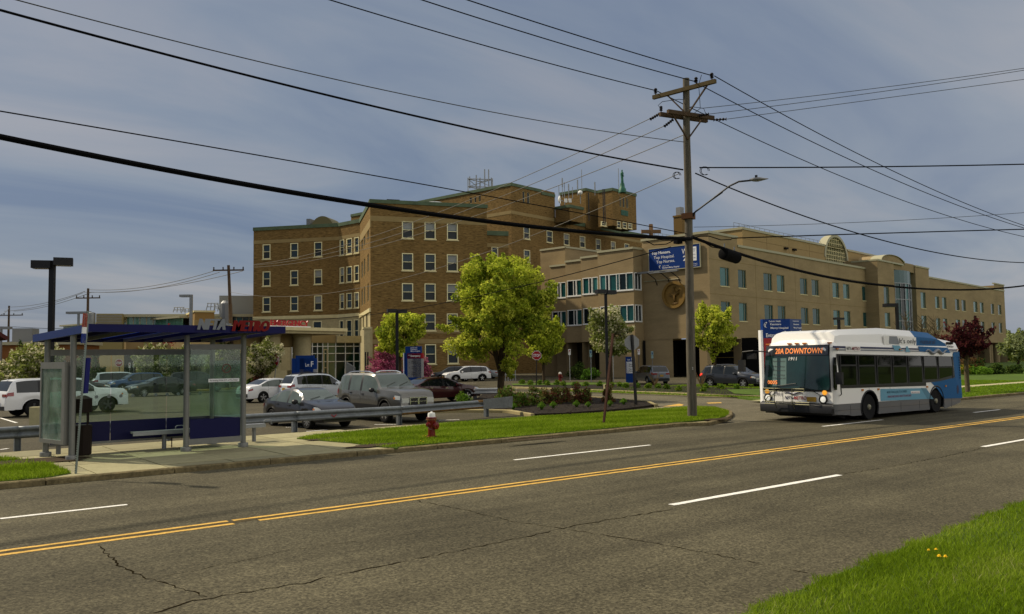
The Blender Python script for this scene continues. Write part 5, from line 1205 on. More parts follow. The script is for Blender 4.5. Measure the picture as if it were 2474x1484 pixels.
    for s_ in (-1, 1):
        p_ = surf(S['sw'][2][1]-.16, 3.25, s_, .14); mb = MB(); mb.lathe([(.02, -.09), (.085, -.07), (.10, 0), (.085, .06), (.03, .08)], 12, c=(0, 0, 0), axis='x')
        mb.v = [(a*.9, b_*1.25, c_) for a, b_, c_ in mb.v]; mb.beam((0, 0, -.02), (0, -s_*.16, -.06), .05, .04); mb.build('door_mirror', M_trim if kind == 'bigsuv' or pm.name.endswith('graphite') else pm, car, loc=p_, smooth=True)
    # lamps
    for s_ in (-1, 1):
        zf = 'sedan' == kind
        patch(hx-.46 if zf else hx-.34, hx-.06, 2.25, 3.3 if zf else 3.1, s_, .012, 4, 3).build('headlight', M_lamp, car, smooth=True)
        patch(hx-.50 if zf else hx-.38, hx-.40 if zf else hx-.30, 2.3, 2.7, s_, .016, 1, 2).build('indicator', M_amber, car)
        patch(-hx+.03, -hx+(.30 if kind != 'minivan' else .42), 2.35, 3.15, s_, .012, 4, 3).build('tail_light', M_tail if not brake else mat('tail_lamp_lit', (.7, .03, .02), .2, emit=1.2, ecol=(1, .06, .03)), car, smooth=True)
        if kind != 'sedan': MB().box(((-hx+.03)*sx, s_*hw*.62, (catmull(S['belt'], -hx)-.12)*sz), (.05, hw*.35, .13)).build('tail_light', M_tail, car)
        MB().box(((hx-.02)*sx, s_*hw*.60, (catmull(S['belt'], hx)-.16)*sz), (.06, hw*.34, .12 if kind != 'bigsuv' else .19)).build('headlight', M_lamp, car)
    zb_ = catmull(S['belt'], hx); gh = .17 if kind == 'sedan' else (.30 if kind == 'bigsuv' else .22)
    gmb = MB().box(((hx+.005)*sx, 0, (zb_-.20 if kind != 'sedan' else zb_-.16)*sz), (.05, hw*.80 if kind == 'bigsuv' else hw*.86, gh)); gr = gmb.build('grille', M_trim, car)
    fm = MB(); zc2 = (zb_-.20 if kind != 'sedan' else zb_-.16)*sz; gw2 = (hw*.80 if kind == 'bigsuv' else hw*.86)/2
    for q in (((hx+.03)*sx, 0, zc2+gh/2, .03, 2*gw2+.06, .035), ((hx+.03)*sx, 0, zc2-gh/2, .03, 2*gw2+.02, .03), ((hx+.03)*sx, gw2, zc2, .03, .035, gh), ((hx+.03)*sx, -gw2, zc2, .03, .035, gh), ((hx+.035)*sx, 0, zc2, .02, 2*gw2, .02)): fm.box(q[:3], q[3:])
    if kind == 'bigsuv': fm.box(((hx+.035)*sx, 0, zc2), (.03, .07, gh))
    fm.build('grille_frame', M_chrome, gr)
    bm = MB(); bm.box(((hx-.01)*sx, 0, .42*sz), (.08, hw*1.3, .12)); bm.build('air_intake', M_trim, car)
    bb_ = MB(); bb_.box(((-hx+.02)*sx, 0, .45*sz), (.10, hw*1.5, .20)); bb_.build('rear_bumper', lowm or M_trim, car)
    MB().box(((-hx-.035)*sx, 0, (.88 if kind == 'sedan' else .80)*sz), (.02, .32, .16)).build('licence_plate', plate or M_plate, car); MB().box(((hx+.04)*sx, 0, .50*sz), (.02, .32, .16)).build('licence_plate', plate or M_plate, car)
    if rail:
        for s_ in (-1, 1):
            pts = [((-1.7+2.0*i/6)*sx, s_*hw*.70, (catmull(S['top'], -1.7+2.0*i/6)+.01+.05*math.sin(math.pi*i/6)**.3)*sz) for i in range(7)]
            MB().tube(pts, .024, 6).build('roof_rail', M_chrome if rail == 'chrome' else M_trim, car)
    MB().prism([(S['rg'][1]*sx-.02, -.03, (catmull(S['top'], S['rg'][1])+.0)*sz), (S['rg'][1]*sx+.16, -.03, (catmull(S['top'], S['rg'][1]+.16))*sz), (S['rg'][1]*sx+.02, -.03, (catmull(S['top'], S['rg'][1]+.02)+.07)*sz)], (0, .06, 0)).build('antenna_fin', pm, car)
    wp = MB(); x0, x1 = S['ws'][1]-.05, S['ws'][1]-.22
    for y in (-.5, .1): wp.beam((x0*sx, y, catmull(S['top'], x0)*sz+.02), (x1*sx, y+.5, catmull(S['top'], x1)*sz+.02), .018, .012)
    wp.build('wiper', M_trim, car)
    return car
def carspot(x, y): return at(x, y, 0.)
def place(kind, pm, lab, cat, rear, front, **k):
    """rear / front: picture points on the ground under the middle of the near side wheels"""
    a, b_ = at(*rear), at(*front); S = SPEC[kind]; d = (b_-a).normalized(); side = Vector((-d.y, d.x, 0))
    if side.dot(-FW) > 0: side = -side
    L_ = (b_-a).length; k.setdefault('L', max(.9*S['L'], min(1.2*S['L'], L_/(S['wx'][1]-S['wx'][0])*S['L'])))
    mid = (a+b_)/2 + side*(S['W']/2-.1); off = (S['wx'][1]+S['wx'][0])/2
    return make_car(kind, pm, lab, cat, mid-d*off, math.atan2(d.y, d.x), **k)
P_white = paint('white', (.72, .72, .71), 0, .4); P_white2 = paint('pearl_white', (.60, .64, .68), .1, .35); P_graph = paint('graphite', (.022, .023, .030), .5); P_silver = paint('silver_grey', (.20, .195, .175), .6, .3); P_red = paint('dark_red', (.065, .004, .007), .3); P_black = paint('black', (.004, .005, .006), .2)
P_blue = paint('blue', (.02, .08, .24), .4); P_grey = paint('grey', (.045, .05, .062), .5); P_greyl = paint('steel_grey', (.13, .15, .185), .5); P_sil = paint('bright_silver', (.48, .50, .50), .5)
ar0 = math.atan2(RT0.y, RT0.x)
def place2(kind, pm, lab, cat, fw, head, **k):
    S = SPEC[kind]; d = Vector((math.cos(head), math.sin(head), 0)); side = Vector((-d.y, d.x, 0))
    if side.dot(FW) < 0: side = -side
    sx = k.get('L', S['L'])/S['L']; return make_car(kind, pm, lab, cat, at(*fw)+side*(S['W']/2-.1)-d*S['wx'][1]*sx, head, **k)
place('bigsuv', P_white, 'large white SUV passing behind the left end panel of the bus shelter', 'suv', (80, 1007), (259, 996), plate=M_plate, wheelm=M_rimd)
make_car('minivan', P_white2, 'pale silver white minivan with red tail light seen through the shelter glass', 'minivan', at(300, 945)+Vector((0, .5, 0)), ar0+R(32), group=None)
make_car('suv', P_blue, 'blue SUV with a chrome barred grille facing the shelter, beside the white minivan', 'suv', at(330, 947), math.atan2(-RT0.y, -RT0.x)-R(-38), chrome=True)
make_car('sedan', P_black, 'black sedan with a large chrome grille, second from right behind the shelter glass', 'car', at(388, 956), math.atan2(-RT0.y, -RT0.x)-R(-42), chrome=True, spokes=9, L=5.0)
make_car('suv', P_black, 'black SUV rightmost of the dark cars seen through the shelter glass', 'suv', at(478, 948), math.atan2(RT0.y, RT0.x)+R(24), spokes=9, L=4.9, H=1.8)
place2('sedan', P_graph, 'graphite sedan parked nose toward the guardrail, nearest the shelter', 'car', (745, 1037), ar0-R(46), glass=M_carglass2, spokes=10, L=4.55)
place2('bigsuv', P_silver, 'two tone silver SUV with a chrome cross grille behind the guardrail', 'suv', (932, 1022), ar0-R(50), glass=M_carglass2, rail='chrome', lowm=M_trim, spokes=5, H=1.98, L=5.2)
place('sedan', P_red, 'dark red sedan parked beyond the silver SUV', 'car', (1020, 975), (1128, 969), spokes=5, chrome=True)
make_car('suv', P_white2, 'white wagon with black roof rails behind the graphite sedan', 'suv', at(768, 968), ar0+R(42), rail='black', H=1.72)
make_car('sedan', P_white, 'white sedan half hidden to the left of the white wagon, only its tail showing', 'car', at(700, 968)+Vector((-1.0, 0, 0)), ar0+R(48), glass=M_carglass2)
make_car('suv', P_black, 'black car roof and rear glass showing between the silver SUV and the dark red sedan', 'car', at(950, 962), math.atan2(RT0.y, RT0.x)+R(12), H=1.62)
make_car('suv', P_grey, 'dark grey SUV with a chrome grille behind the white SUV by the hedge', 'suv', at(1092, 922), math.atan2(-RT0.y, -RT0.x)+R(12), L=4.9)
place('suv', P_white, 'white SUV with black wheel arches parked facing left before the brick wing', 'suv', (1168, 921), (1098, 923), arch=M_trim, spokes=5)
make_car('sedan', P_sil, 'silver sedan tail showing just right of the white SUV', 'car', at(1182, 917)+Vector((1, 3, 0)), math.atan2(-RT0.y, -RT0.x)-R(14))
place('suv', P_greyl, 'steel grey SUV facing left in front of the beige arcade', 'suv', (1583, 931), (1520, 926), spokes=5)
place('suv', P_grey, 'dark grey SUV facing right with a lit red tail lamp, beside the small lime tree', 'suv', (1717, 936), (1797, 938), spokes=5, brake=True, arch=M_trim, H=1.74)
make_car('suv', P_grey, 'grey SUV behind the dark grey one, mostly hidden by the bus', 'suv', at(1835, 926)+Vector((1, 4, 0)), math.atan2(RT0.y, RT0.x)+R(6))
make_car('sedan', P_black, 'black car in shade behind the white blossom tree by the canopy', 'car', at(645, 906), math.atan2(RT0.y, RT0.x))
make_car('sedan', P_black, 'dark sedan at the far left edge behind the large white SUV', 'car', at(-8, 950), math.atan2(RT0.y, RT0.x)+R(20))
make_car('sedan', P_black, 'dark grey sedan glimpsed between the shelter post and the white minivan', 'car', at(188, 955), math.atan2(RT0.y, RT0.x)+R(35))
# ================================================================ BUS
BX, BY0, HWB, BL = 27.7, 18.08, 1.475, 10.15
bus = empty('city_bus', (BX, BY0, 0), label='white and blue city bus with a 20A DOWNTOWN destination sign turning along the far lane', cat='bus')
M_bw = mat('bus_white', (.84, .82, .77), .35, coat=.3); M_bg = mat('bus_grey', (.20, .20, .20), .45, coat=.3); M_bblue = mat('bus_blue', (.003, .155, .42), .45, spec=.15); M_bnavy = mat('bus_navy', (.012, .02, .11), .4)
M_bband = mat('bus_window_band', (.010, .012, .014), .3); M_bgl = mat('bus_side_glass', (.003, .004, .004), .04, spec=.3); M_lite = mat('bus_light_blue', (.20, .46, .60), .5, spec=.15); M_strg = mat('stripe_grey', (.35, .37, .40), .4)
M_bw_led = mat('led_orange', (.9, .25, .05), .4, emit=.5, ecol=(1., .33, .12)); M_hl = mat('headlamp_lit', (.85, .85, .8), .1, emit=.2, ecol=(1, 1, .95)); M_ind = mat('indicator_lit', (.8, .3, .02), .2, emit=.5, ecol=(1, .45, .05))
WX = (2.46, 7.79); WRb = .48; RAb = .60
def btop(x): return catmull([(0, 2.74), (.12, 2.90), (.5, 3.10), (1.2, 3.20), (3, 3.16), (10.15, 3.12)], x)
xs = sorted(set(list(np.linspace(0, BL, 42).round(3))+[0.04, .1, .18, .3]+[round(w+RAb*math.sin(k/6*math.pi/2), 3) for w in WX for k in range(-6, 7)]+[w+s*(RAb+.01) for w in WX for s in (-1, 1)]+[BL-.05, BL-.15]))
xs = [x for i, x in enumerate(xs) if i == 0 or x-xs[i-1] > .008]
V = []; nR = 19
for x in xs:
    zb = .22 if x < 8.6 else .22+(x-8.6)*.14
    if x < 1.0: zb = .26+.06*(1-x)
    for w in WX:
        if abs(x-w) < RAb: zb = max(zb, WRb+math.sqrt(RAb**2-(x-w)**2)*1.02)
    pl = 1-.16*max(0, 1-x/.35)**2.2-.05*max(0, (x-BL+.3)/.3)**2; H_ = btop(x); w = HWB*pl; g = min(2.76, H_-.10)
    r_ = [(w, zb), (w, max(zb+.02, .68)), (w, max(zb+.04, .95)), (w, 1.24 if x < 6.9 else 1.36), (w*.992, 2.0), (w*.975, 2.52), (w*.972, g), (w*.90, g+(H_-g)*.62), (w*.62, H_-.02), (0, H_)]
    V += [(x, -y, z) for y, z in r_]+[(x, y, z) for y, z in r_[:9][::-1]]
b = MB(); b.v = [(BX+x, BY0+y, z) for x, y, z in V]
for i in range(len(xs)-1):
    xm = (xs[i]+xs[i+1])/2
    for k in range(18):
        kk = k if k < 9 else 17-k
        m_ = 1 if kk == 0 else 0
        b.f.append((i*nR+k, i*nR+k+1, (i+1)*nR+k+1, (i+1)*nR+k)); b.m.append(m_)
b.f.append(tuple((len(xs)-1)*nR+k for k in range(nR))); b.m.append(0); b.f.append(tuple(range(nR-1, -1, -1))); b.m.append(0)
b.build('body', [M_bw, M_bg], bus, world=True, smooth=True, angle=28)
SD = Wall((BX, BY0-HWB), 0.); FR_ = Wall((BX, BY0+HWB), R(-90)); W2 = 2*HWB
def side_z(z): return 0. if z < 2.0 else -(z-2.0)*.045
def spoly(pts, off, name, m, th=.006, par=bus):
    mb = MB(); mb.prism([SD.p(x, z, off+side_z(z)) for x, z in pts], SD.n*th); return mb.build(name, m, par, world=True)
# blue rear livery, advert, stripes, windows
spoly([(9.47, 2.50), (9.62, 2.62), (10.08, 2.60), (10.12, .60), (8.42, .63), (7.9, 1.05), (7.35, 1.33), (8.2, 1.37), (9.52, 1.50)], .004, 'rear_livery', M_bblue)
for sd in (-1,):
    pass
spoly([(3.26, 1.16), (6.0, 1.12), (6.86, 1.10), (7.15, .72), (7.15, .66), (3.26, .70)], .004, 'side_advert', M_lite)
spoly([(6.45, 1.12), (6.9, 1.10), (7.5, .64), (7.0, .66)], .008, 'side_advert', mat('bus_mid_blue', (.13, .36, .50), .4))
mb = MB(); textmesh(mb, "MORE THAN A JOB, IT'S A CAREER.", SD.p(3.75, .98, .014), SD.d, Z, 1.55, .085, .002, .01); mb.build('advert_lettering', mat('advert_teal', (.03, .16, .25), .5), bus, world=True)
mb = MB(); textmesh(mb, 'HIRING MECHANICS AND TECHNICIANS', SD.p(3.78, .81, .014), SD.d, Z, 1.85, .08, .002, .01); mb.build('advert_lettering', mat('advert_purple', (.35, .06, .16), .5), bus, world=True)
spoly([(5.62, 1.02), (6.35, 1.01), (6.35, .91), (5.62, .92)], .010, 'side_advert', M_bw); mb = MB(); textmesh(mb, 'nfta.com/careers', SD.p(5.66, .94, .02), SD.d, Z, .65, .05, .002); mb.build('advert_lettering', MATS['advert_purple'], bus, world=True)
band = [(.30, 2.50), (9.42, 2.40), (9.50, 1.50), (8.2, 1.36), (6.92, 1.33), (6.92, 1.20), (.48, 1.25)]
spoly(band, .004, 'window_band', M_bband)
divs = [.42, 1.66, 3.0, 4.2, 5.42, 6.7, 7.98, 9.40]
for i in range(7):
    a_, b_ = divs[i]+.09, divs[i+1]-.09; zt_ = 2.44-.06*i/7; zb_ = 1.36 if i < 5 else 1.46; zm = 2.08-.02*i
    if i == 6: spoly([(a_, zm-.03), (b_, zm-.03), (b_, 1.60), (a_, zb_)], .012, 'window', M_bgl)
    else: spoly([(a_, zb_), (a_, zm-.03), (b_, zm-.03), (b_, zb_)], .012, 'window', M_bgl)
    spoly([(a_+.02, zm+.03), (a_+.02, zt_), (b_-.02, zt_), (b_-.02, zm+.03)], .014, 'window', M_bgl)
    mb = MB()
    for q in ((a_-.03, a_+.02), (b_-.02, b_+.03)): wbox(mb, SD, q[0], q[1], zb_, zt_, -.02, .02)
    wbox(mb, SD, a_, b_, zm-.03, zm+.03, -.03, .016); mb.build('window_frame', M_trim, bus, world=True)
spoly([(.10, 2.68), (9.95, 2.62), (9.95, 2.585), (.10, 2.625)], .006, 'stripe', M_strg); spoly([(.10, 2.79), (9.9, 2.70), (9.9, 2.65), (.10, 2.715)], .006, 'stripe', M_bnavy)
spoly([(.95, 2.80), (1.95, 2.79), (1.95, 2.60), (.95, 2.61)], .010, 'name_panel', M_bw)
def btext(s, x, z, w, h, m, off=.02, bold=.0, shear=0.): mb = MB(); textmesh(mb, s, SD.p(x, z, off+side_z(z)), SD.d, Z, w, h, .003, bold, shear); mb.build('lettering', m, bus, world=True)
btext('NFTA-', 1.0, 2.64, .36, .12, M_letd, .018, .02); btext('METRO', 1.37, 2.635, .53, .12, mat('letter_maroon', (.33, .02, .04), .5), .018, .02)
# roof fairing with its wrap
fz = [(0.02, 2.92, 2.99), (.10, 3.02, 3.30), (.9, 3.0, 3.40), (3.79, 2.98, 3.52), (6.4, 2.94, 3.46), (7.95, 2.90, 3.40), (8.75, 2.88, 3.16), (9.7, 2.86, 3.08), (10.0, 2.84, 2.90)]
mb = MB(); V = []
for x, z0, z1_ in fz:
    ins = .10; z0 -= .16; V += [(BX+x, BY0-HWB+ins, z0), (BX+x, BY0-HWB+ins+.05, z0+(z1_-z0)*.65), (BX+x, BY0-HWB+.34, z1_), (BX+x, BY0+HWB-.34, z1_), (BX+x, BY0+HWB-ins-.05, z0+(z1_-z0)*.65), (BX+x, BY0+HWB-ins, z0)]
V = [(v[0]+.35 if v[0]-BX < .5 else v[0], v[1], v[2]) for v in V]
mb.v = V
for i in range(len(fz)-1):
    for k in range(5): mb.f.append((i*6+k, (i+1)*6+k, (i+1)*6+k+1, i*6+k+1)[::-1]); mb.m.append(1 if fz[i][0] > 6.3 and fz[i][0] < 8.7 else 0)
mb.f.append((0, 1, 2, 3, 4, 5)); mb.m.append(0); mb.f.append(tuple(8*6+k for k in (5, 4, 3, 2, 1, 0))); mb.m.append(0)
mb.build('roof_fairing', [M_bw, M_bblue], bus, world=True, smooth=True, angle=25)
FP = lambda x, z: Vector((BX+x, BY0-HWB+.088, z))
def fpoly(pts, name, m, th=.010): mb = MB(); mb.prism([FP(*p) for p in pts], (0, -th, 0)); mb.build(name, m, bus, world=True)
fpoly([(3.8, 2.86), (3.8, 3.22), (6.4, 3.18), (6.4, 2.84)], 'fairing_wrap', M_bw); fpoly([(6.4, 2.84), (6.4, 3.18), (8.3, 3.12), (8.9, 2.95), (9.1, 2.80)], 'fairing_wrap', M_bblue)
fpoly([(4.2, 2.90), (4.25, 3.20), (4.85, 3.20), (4.95, 3.05), (5.0, 2.88)], 'fairing_wrap', M_strg, .014); 
spoly([(4.35, 2.84), (4.9, 2.84), (5.05, 2.72), (5.15, 2.62), (4.5, 2.64)], .012, 'fairing_wrap', M_lite); spoly([(6.45, 2.82), (9.0, 2.77), (9.25, 2.55), (6.5, 2.60)], .008, 'fairing_wrap', M_bblue)
spoly([(5.45, 2.80), (5.55, 2.82), (5.75, 2.58), (5.35, 2.58)], .012, 'fairing_wrap', M_lite)
def ftext(s, x, z, w, h, m, bold=0.): mb = MB(); textmesh(mb, s, FP(x, z)+Vector((0, -.02, 0)), SD.d, Z, w, h, .003, bold); mb.build('lettering', m, bus, world=True)
ftext("It's only", 5.0, 2.93, 1.37, .20, M_letd); ftext('natural', 6.75, 2.93, 1.25, .19, M_bnavy); 
mb = MB(); pts = [SD.p(7.0+1.9*i/16, 2.60+.07*math.sin(i*.9), -.0) for i in range(17)]; mb.tube(pts, [.02+.05*math.sin(math.pi*i/16) for i in range(17)], 6); mb.build('swoosh_emblem', M_strg, bus, world=True)
mb = MB()
for k in range(3): wbox(mb, Wall((BX, BY0-HWB+.10), 0.), 9.05+k*.2, 9.19+k*.2, 2.92, 3.02, 0, .06)
for k in range(3): wbox(mb, Wall((BX, BY0-HWB+.10), 0.), 9.05+k*.2, 9.19+k*.2, 2.80, 2.83, 0, .07)
mb.build('roof_vent', M_void, bus, world=True)
# front: windscreen, destination sign, bumper, lamps
def fx(z): return -.02 if z < 1.2 else (-.02+(z-1.2)*.055 if z < 2.5 else .052+(z-2.5)*.22)
def fpt(u, z, off=0.):
    t = (u/W2-.5)*2; bow = .10*abs(t)**2.4 if abs(t) < 1.2 else .1
    return Vector((BX+fx(z)+bow-.10-off, BY0+HWB-u, z))
def fgrid(u0, u1, zs_, name, m, off=0., nu=14, inset=None, par=bus):
    mb = MB(); V = []
    for z in zs_:
        a_, b_ = (u0, u1) if inset is None else (u0+inset(z), u1-inset(z))
        for i in range(nu+1): V.append(fpt(a_+(b_-a_)*i/nu, z, off))
    n_ = nu+1; mb.add(V, [(j*n_+i, j*n_+i+1, (j+1)*n_+i+1, (j+1)*n_+i) for j in range(len(zs_)-1) for i in range(nu)]); return mb.build(name, m, par, world=True, smooth=True)
fgrid(.02, W2-.02, [.60, .8, 1.0, 1.17], 'front_panel', M_bw, .01, inset=lambda z: 0)
gl_in = lambda z: .10+.03*(z-1.2)+.10*max(0, 1-(z-1.17)/.10)**2
fgrid(0, W2, [1.13, 1.17, 1.25, 1.6, 2.0, 2.4, 2.76, 2.84], 'windscreen_surround', M_trim, .02, inset=lambda z: .05+.05*(z-1.15))
M_ws = glassmat('bus_windscreen', (.42, .62, .60), .10, .92, .02)
fgrid(0, W2, [1.20, 1.3, 1.6, 1.9, 2.2, 2.44], 'windscreen', mat('bus_windscreen_glass', (.018, .060, .058), .05, spec=.6, coat=.3, var=.35, vscale=.9), .035, inset=gl_in)
fgrid(0, W2, [2.46, 2.6, 2.72, 2.80], 'destination_display', mat('display_glass', (.045, .045, .048), .12, spec=.8, coat=.5), .036, inset=lambda z: .17+.04*(z-2.4))
def ftxt(s, u, z, w, h, m, off=.05, bold=0., shear=0., name='lettering'):
    mb = MB(); textmesh(mb, s, (0, 0, 0), (1, 0, 0), (0, 1, 0), w, h, .0, bold, shear); mb.v = [tuple(fpt(u+x, z+y, off)) for x, y, _ in mb.v]; return mb.build(name, m, bus, world=True)
ftxt('20A DOWNTOWN', .62, 2.53, 1.95, .20, M_bw_led, .05, .012, name='led_lettering'); ftxt('0005', .27, 1.38, .45, .14, M_bw_led, .05, .015, name='led_lettering')
ftxt('1911', 1.22, 2.28, .34, .12, M_bw, .05, .02, .15); ftxt('1911', .60, .95, .30, .13, M_bnavy, .03, .01)
ftxt('NFTA-', 1.03, .83, .40, .12, M_bnavy, .03, .02, .2); ftxt('METRO', 1.42, .83, .52, .12, mat('letter_metro_red', (.45, .015, .03), .45), .03, .02, .2); ftxt('nfta.com', 1.28, .72, .42, .07, M_letd, .03)
mb = MB(); mb.tube([fpt(1.0+.8*i/12, 1.06+.03*math.sin(i*.8), .03) for i in range(13)], [.008+.02*math.sin(math.pi*i/12) for i in range(13)], 5); mb.build('swoosh_emblem', M_bnavy, bus, world=True)
MB().beam(fpt(1.98, .85, .05), fpt(2.34, .85, .05), .02, .17).build('licence_plate', M_plate, bus, world=True)
# papers taped inside the windscreen
for u_, w_, z0_, z1_ in ((.50, .20, 1.32, 2.36), (.86, .26, 1.32, 2.36)):
    mb = MB(); mb.quad(fpt(u_, z0_, .039), fpt(u_+w_, z0_, .039), fpt(u_+w_, z1_, .039), fpt(u_, z1_, .039)); mb.build('windscreen_notice', mat('paper_behind_glass', (.22, .34, .31), .3, spec=.6), bus, world=True)
for s_, z_ in (('Family Moore', 2.22), ('Mosley', 2.02), ('Residence', 1.88), ('Trinity', 1.70), ('Medical', 1.58)): ftxt(s_, .52, z_, .55, .06, MATS['letter_dark'] if 'letter_dark' in MATS else M_letd, .045)
# driver seated behind the windscreen, seen faintly as in the photograph
dr = empty('person', (BX+1.0, BY0-.75, .9), label='bus driver in a light blue shirt seated behind the windscreen of the bus', cat='person')
mb = MB(); mb.lathe([(.05, 0), (.22, .05), (.24, .3), (.2, .5), (.08, .58)], 12); mb.tube([(0, .2, .48), (-.2, .25, .25), (-.45, .15, .3)], [.07, .06, .05], 8); mb.tube([(0, -.2, .48), (-.2, -.25, .25), (-.45, -.15, .3)], [.07, .06, .05], 8); mb.build('torso', mat('shirt_blue', (.15, .35, .55), .8), dr, smooth=True)
MB().lathe([(.02, .55), (.07, .57), (.10, .66), (.11, .74), (.08, .83), (.02, .86)], 12).build('head', mat('skin', (.35, .2, .13), .6), dr, smooth=True)
# bumper, lamps, orange markers
mb = MB(); V = []; nu = 14
for z_, o_ in ((.33, .12), (.36, .17), (.62, .18), (.68, .14), (.72, .02)):
    for i in range(nu+1):
        u_ = -.03+(W2+.06)*i/nu; V.append(fpt(u_, z_, o_))
mb.add(V, [(j*(nu+1)+i, j*(nu+1)+i+1, (j+1)*(nu+1)+i+1, (j+1)*(nu+1)+i) for j in range(4) for i in range(nu)]); mb.box((BX+.3, BY0, .40), (.6, W2-.15, .25)); mb.build('bumper', mat('bumper_black', (.018, .018, .02), .4), bus, world=True, smooth=True, angle=40)
mb = MB(); wbox(mb, FR_, .05, W2-.05, .50, .515, .17, .19); mb.build('bumper_groove', M_void, bus, world=True)
mb = MB(); mb.prism([(BX+.02, BY0+HWB-.2, .34), (BX+.02, BY0-HWB+.2, .34), (BX+.9, BY0-HWB+.1, .12), (BX+.9, BY0+HWB-.1, .12)], (0, 0, .12)); mb.build('underbody', M_under, bus, world=True)
MB().box((BX+5.1, BY0, .42), (9.0, W2-.5, .34)).build('underbody', M_under, bus, world=True)
for u_ in (.28, W2-.34):
    p_ = fpt(u_, .86, .03); MB().lathe([(.165, 0), (.165, -.05), (.13, -.06), (.13, -.02)], 20, tuple(p_), axis='x').build('headlight_ring', M_trim, bus, world=True, smooth=True); MB().lathe([(.12, .0), (.11, -.045), (.02, -.06)], 16, tuple(p_), axis='x').build('headlight', M_hl, bus, world=True, smooth=True)
    p_ = fpt(u_+(-.05 if u_ < 1 else .05), 1.10, .03); MB().lathe([(.085, .02), (.085, -.03), (.02, -.035)], 14, tuple(p_), axis='x').build('indicator', M_ind, bus, world=True, smooth=True)
for u_ in (.15, 1.15, 1.47, 1.79, W2-.18): p_ = fpt(u_, 2.905, .02); MB().box(tuple(p_+Vector((.06, 0, 0))), (.08, .15, .05)).build('marker_light', M_amber, bus, world=True)
# wipers, mirrors, bike rack
mb = MB()
for (a_, b_, c_) in (((.35, 1.0), (.75, 1.32), (1.55, 1.42)), ((2.55, .98), (2.1, 1.22), (1.7, 1.28))): mb.tube([fpt(*a_, .06), fpt(*b_, .07), fpt(*c_, .07)], .014, 5)
mb.build('wiper', M_trim, bus, world=True)
mb = MB(); 
for (u0_, u1_, z_) in ((.35, 2.1, 1.13), (.35, 2.1, 1.23), (.40, 2.3, .66), (.40, 2.3, .74)): mb.tube([fpt(u0_, z_, .42), fpt(u1_, z_, .42)], .017, 6)
for u_ in (.86, 1.62): mb.tube([fpt(u_, .50, .30), fpt(u_, .72, .44), fpt(u_, 1.26, .44)], .018, 6)
for u_ in (1.24,): mb.tube([fpt(u_, .72, .44), fpt(u_, 1.22, .44)], .012, 6)
for u_ in (.35, 2.1): mb.tube([fpt(u_, 1.13, .42), fpt(u_, 1.23, .42)], .017, 6)
mb.tube([fpt(.42, .74, .42), fpt(.55, .92, .43), fpt(.9, .96, .43)], .016, 6); mb.build('bike_rack', mat('rack_steel', (.20, .20, .16), .5, metal=.5), bus, world=True)
mb = MB(); mb.tube([(BX+.45, BY0-HWB, 1.0), (BX+.15, BY0-HWB-.22, 1.05), (BX+.08, BY0-HWB-.24, 1.4)], .02, 6); mb.box((BX+.08, BY0-HWB-.2, 1.62), (.12, .26, .44)); mb.build('mirror', M_trim, bus, world=True)
mb = MB(); mb.tube([(BX-.05, BY0+HWB-.3, 2.60), (BX-.45, BY0+HWB+.10, 2.66), (BX-.5, BY0+HWB+.55, 2.62), (BX-.5, BY0+HWB+.62, 2.3)], .025, 6); mb.box((BX-.5, BY0+HWB+.60, 2.08), (.14, .26, .46)); mb.box((BX-.35, BY0+HWB+.25, 2.45), (.16, .35, .22)); mb.build('mirror', M_trim, bus, world=True)
spoly([(.07, 1.3), (.06, 2.1), (.14, 2.38), (.26, 2.38), (.27, 1.62), (.22, 1.2), (.13, 1.2)], -.03, 'driver_window', M_bgl, .045)
mb = MB()
for x in (1.95, 3.1, 6.98, 8.6): wbox(mb, SD, x-.05, x+.05, 1.12, 1.19, .0, .04)
for x in (.35, 4.9, 9.85): wbox(mb, SD, x-.06, x+.06, 2.66, 2.71, -.03, .03)
mb.build('marker_light', M_amber, bus, world=True)
mb = MB()
for x in (1.1, 1.85, 4.8, 6.3, 8.45, 9.1): wbox(mb, SD, x, x+.012, .25, .62, -.01, .004)
for a_, b_ in ((.1, 1.8), (3.1, 7.1)): wbox(mb, SD, a_, b_, .45, .46, -.01, .004)
for x in (2.45, 4.0): wbox(mb, SD, x, x+.01, 1.13, 1.23, -.01, .004)
mb.build('body_seam', M_trim, bus, world=True)
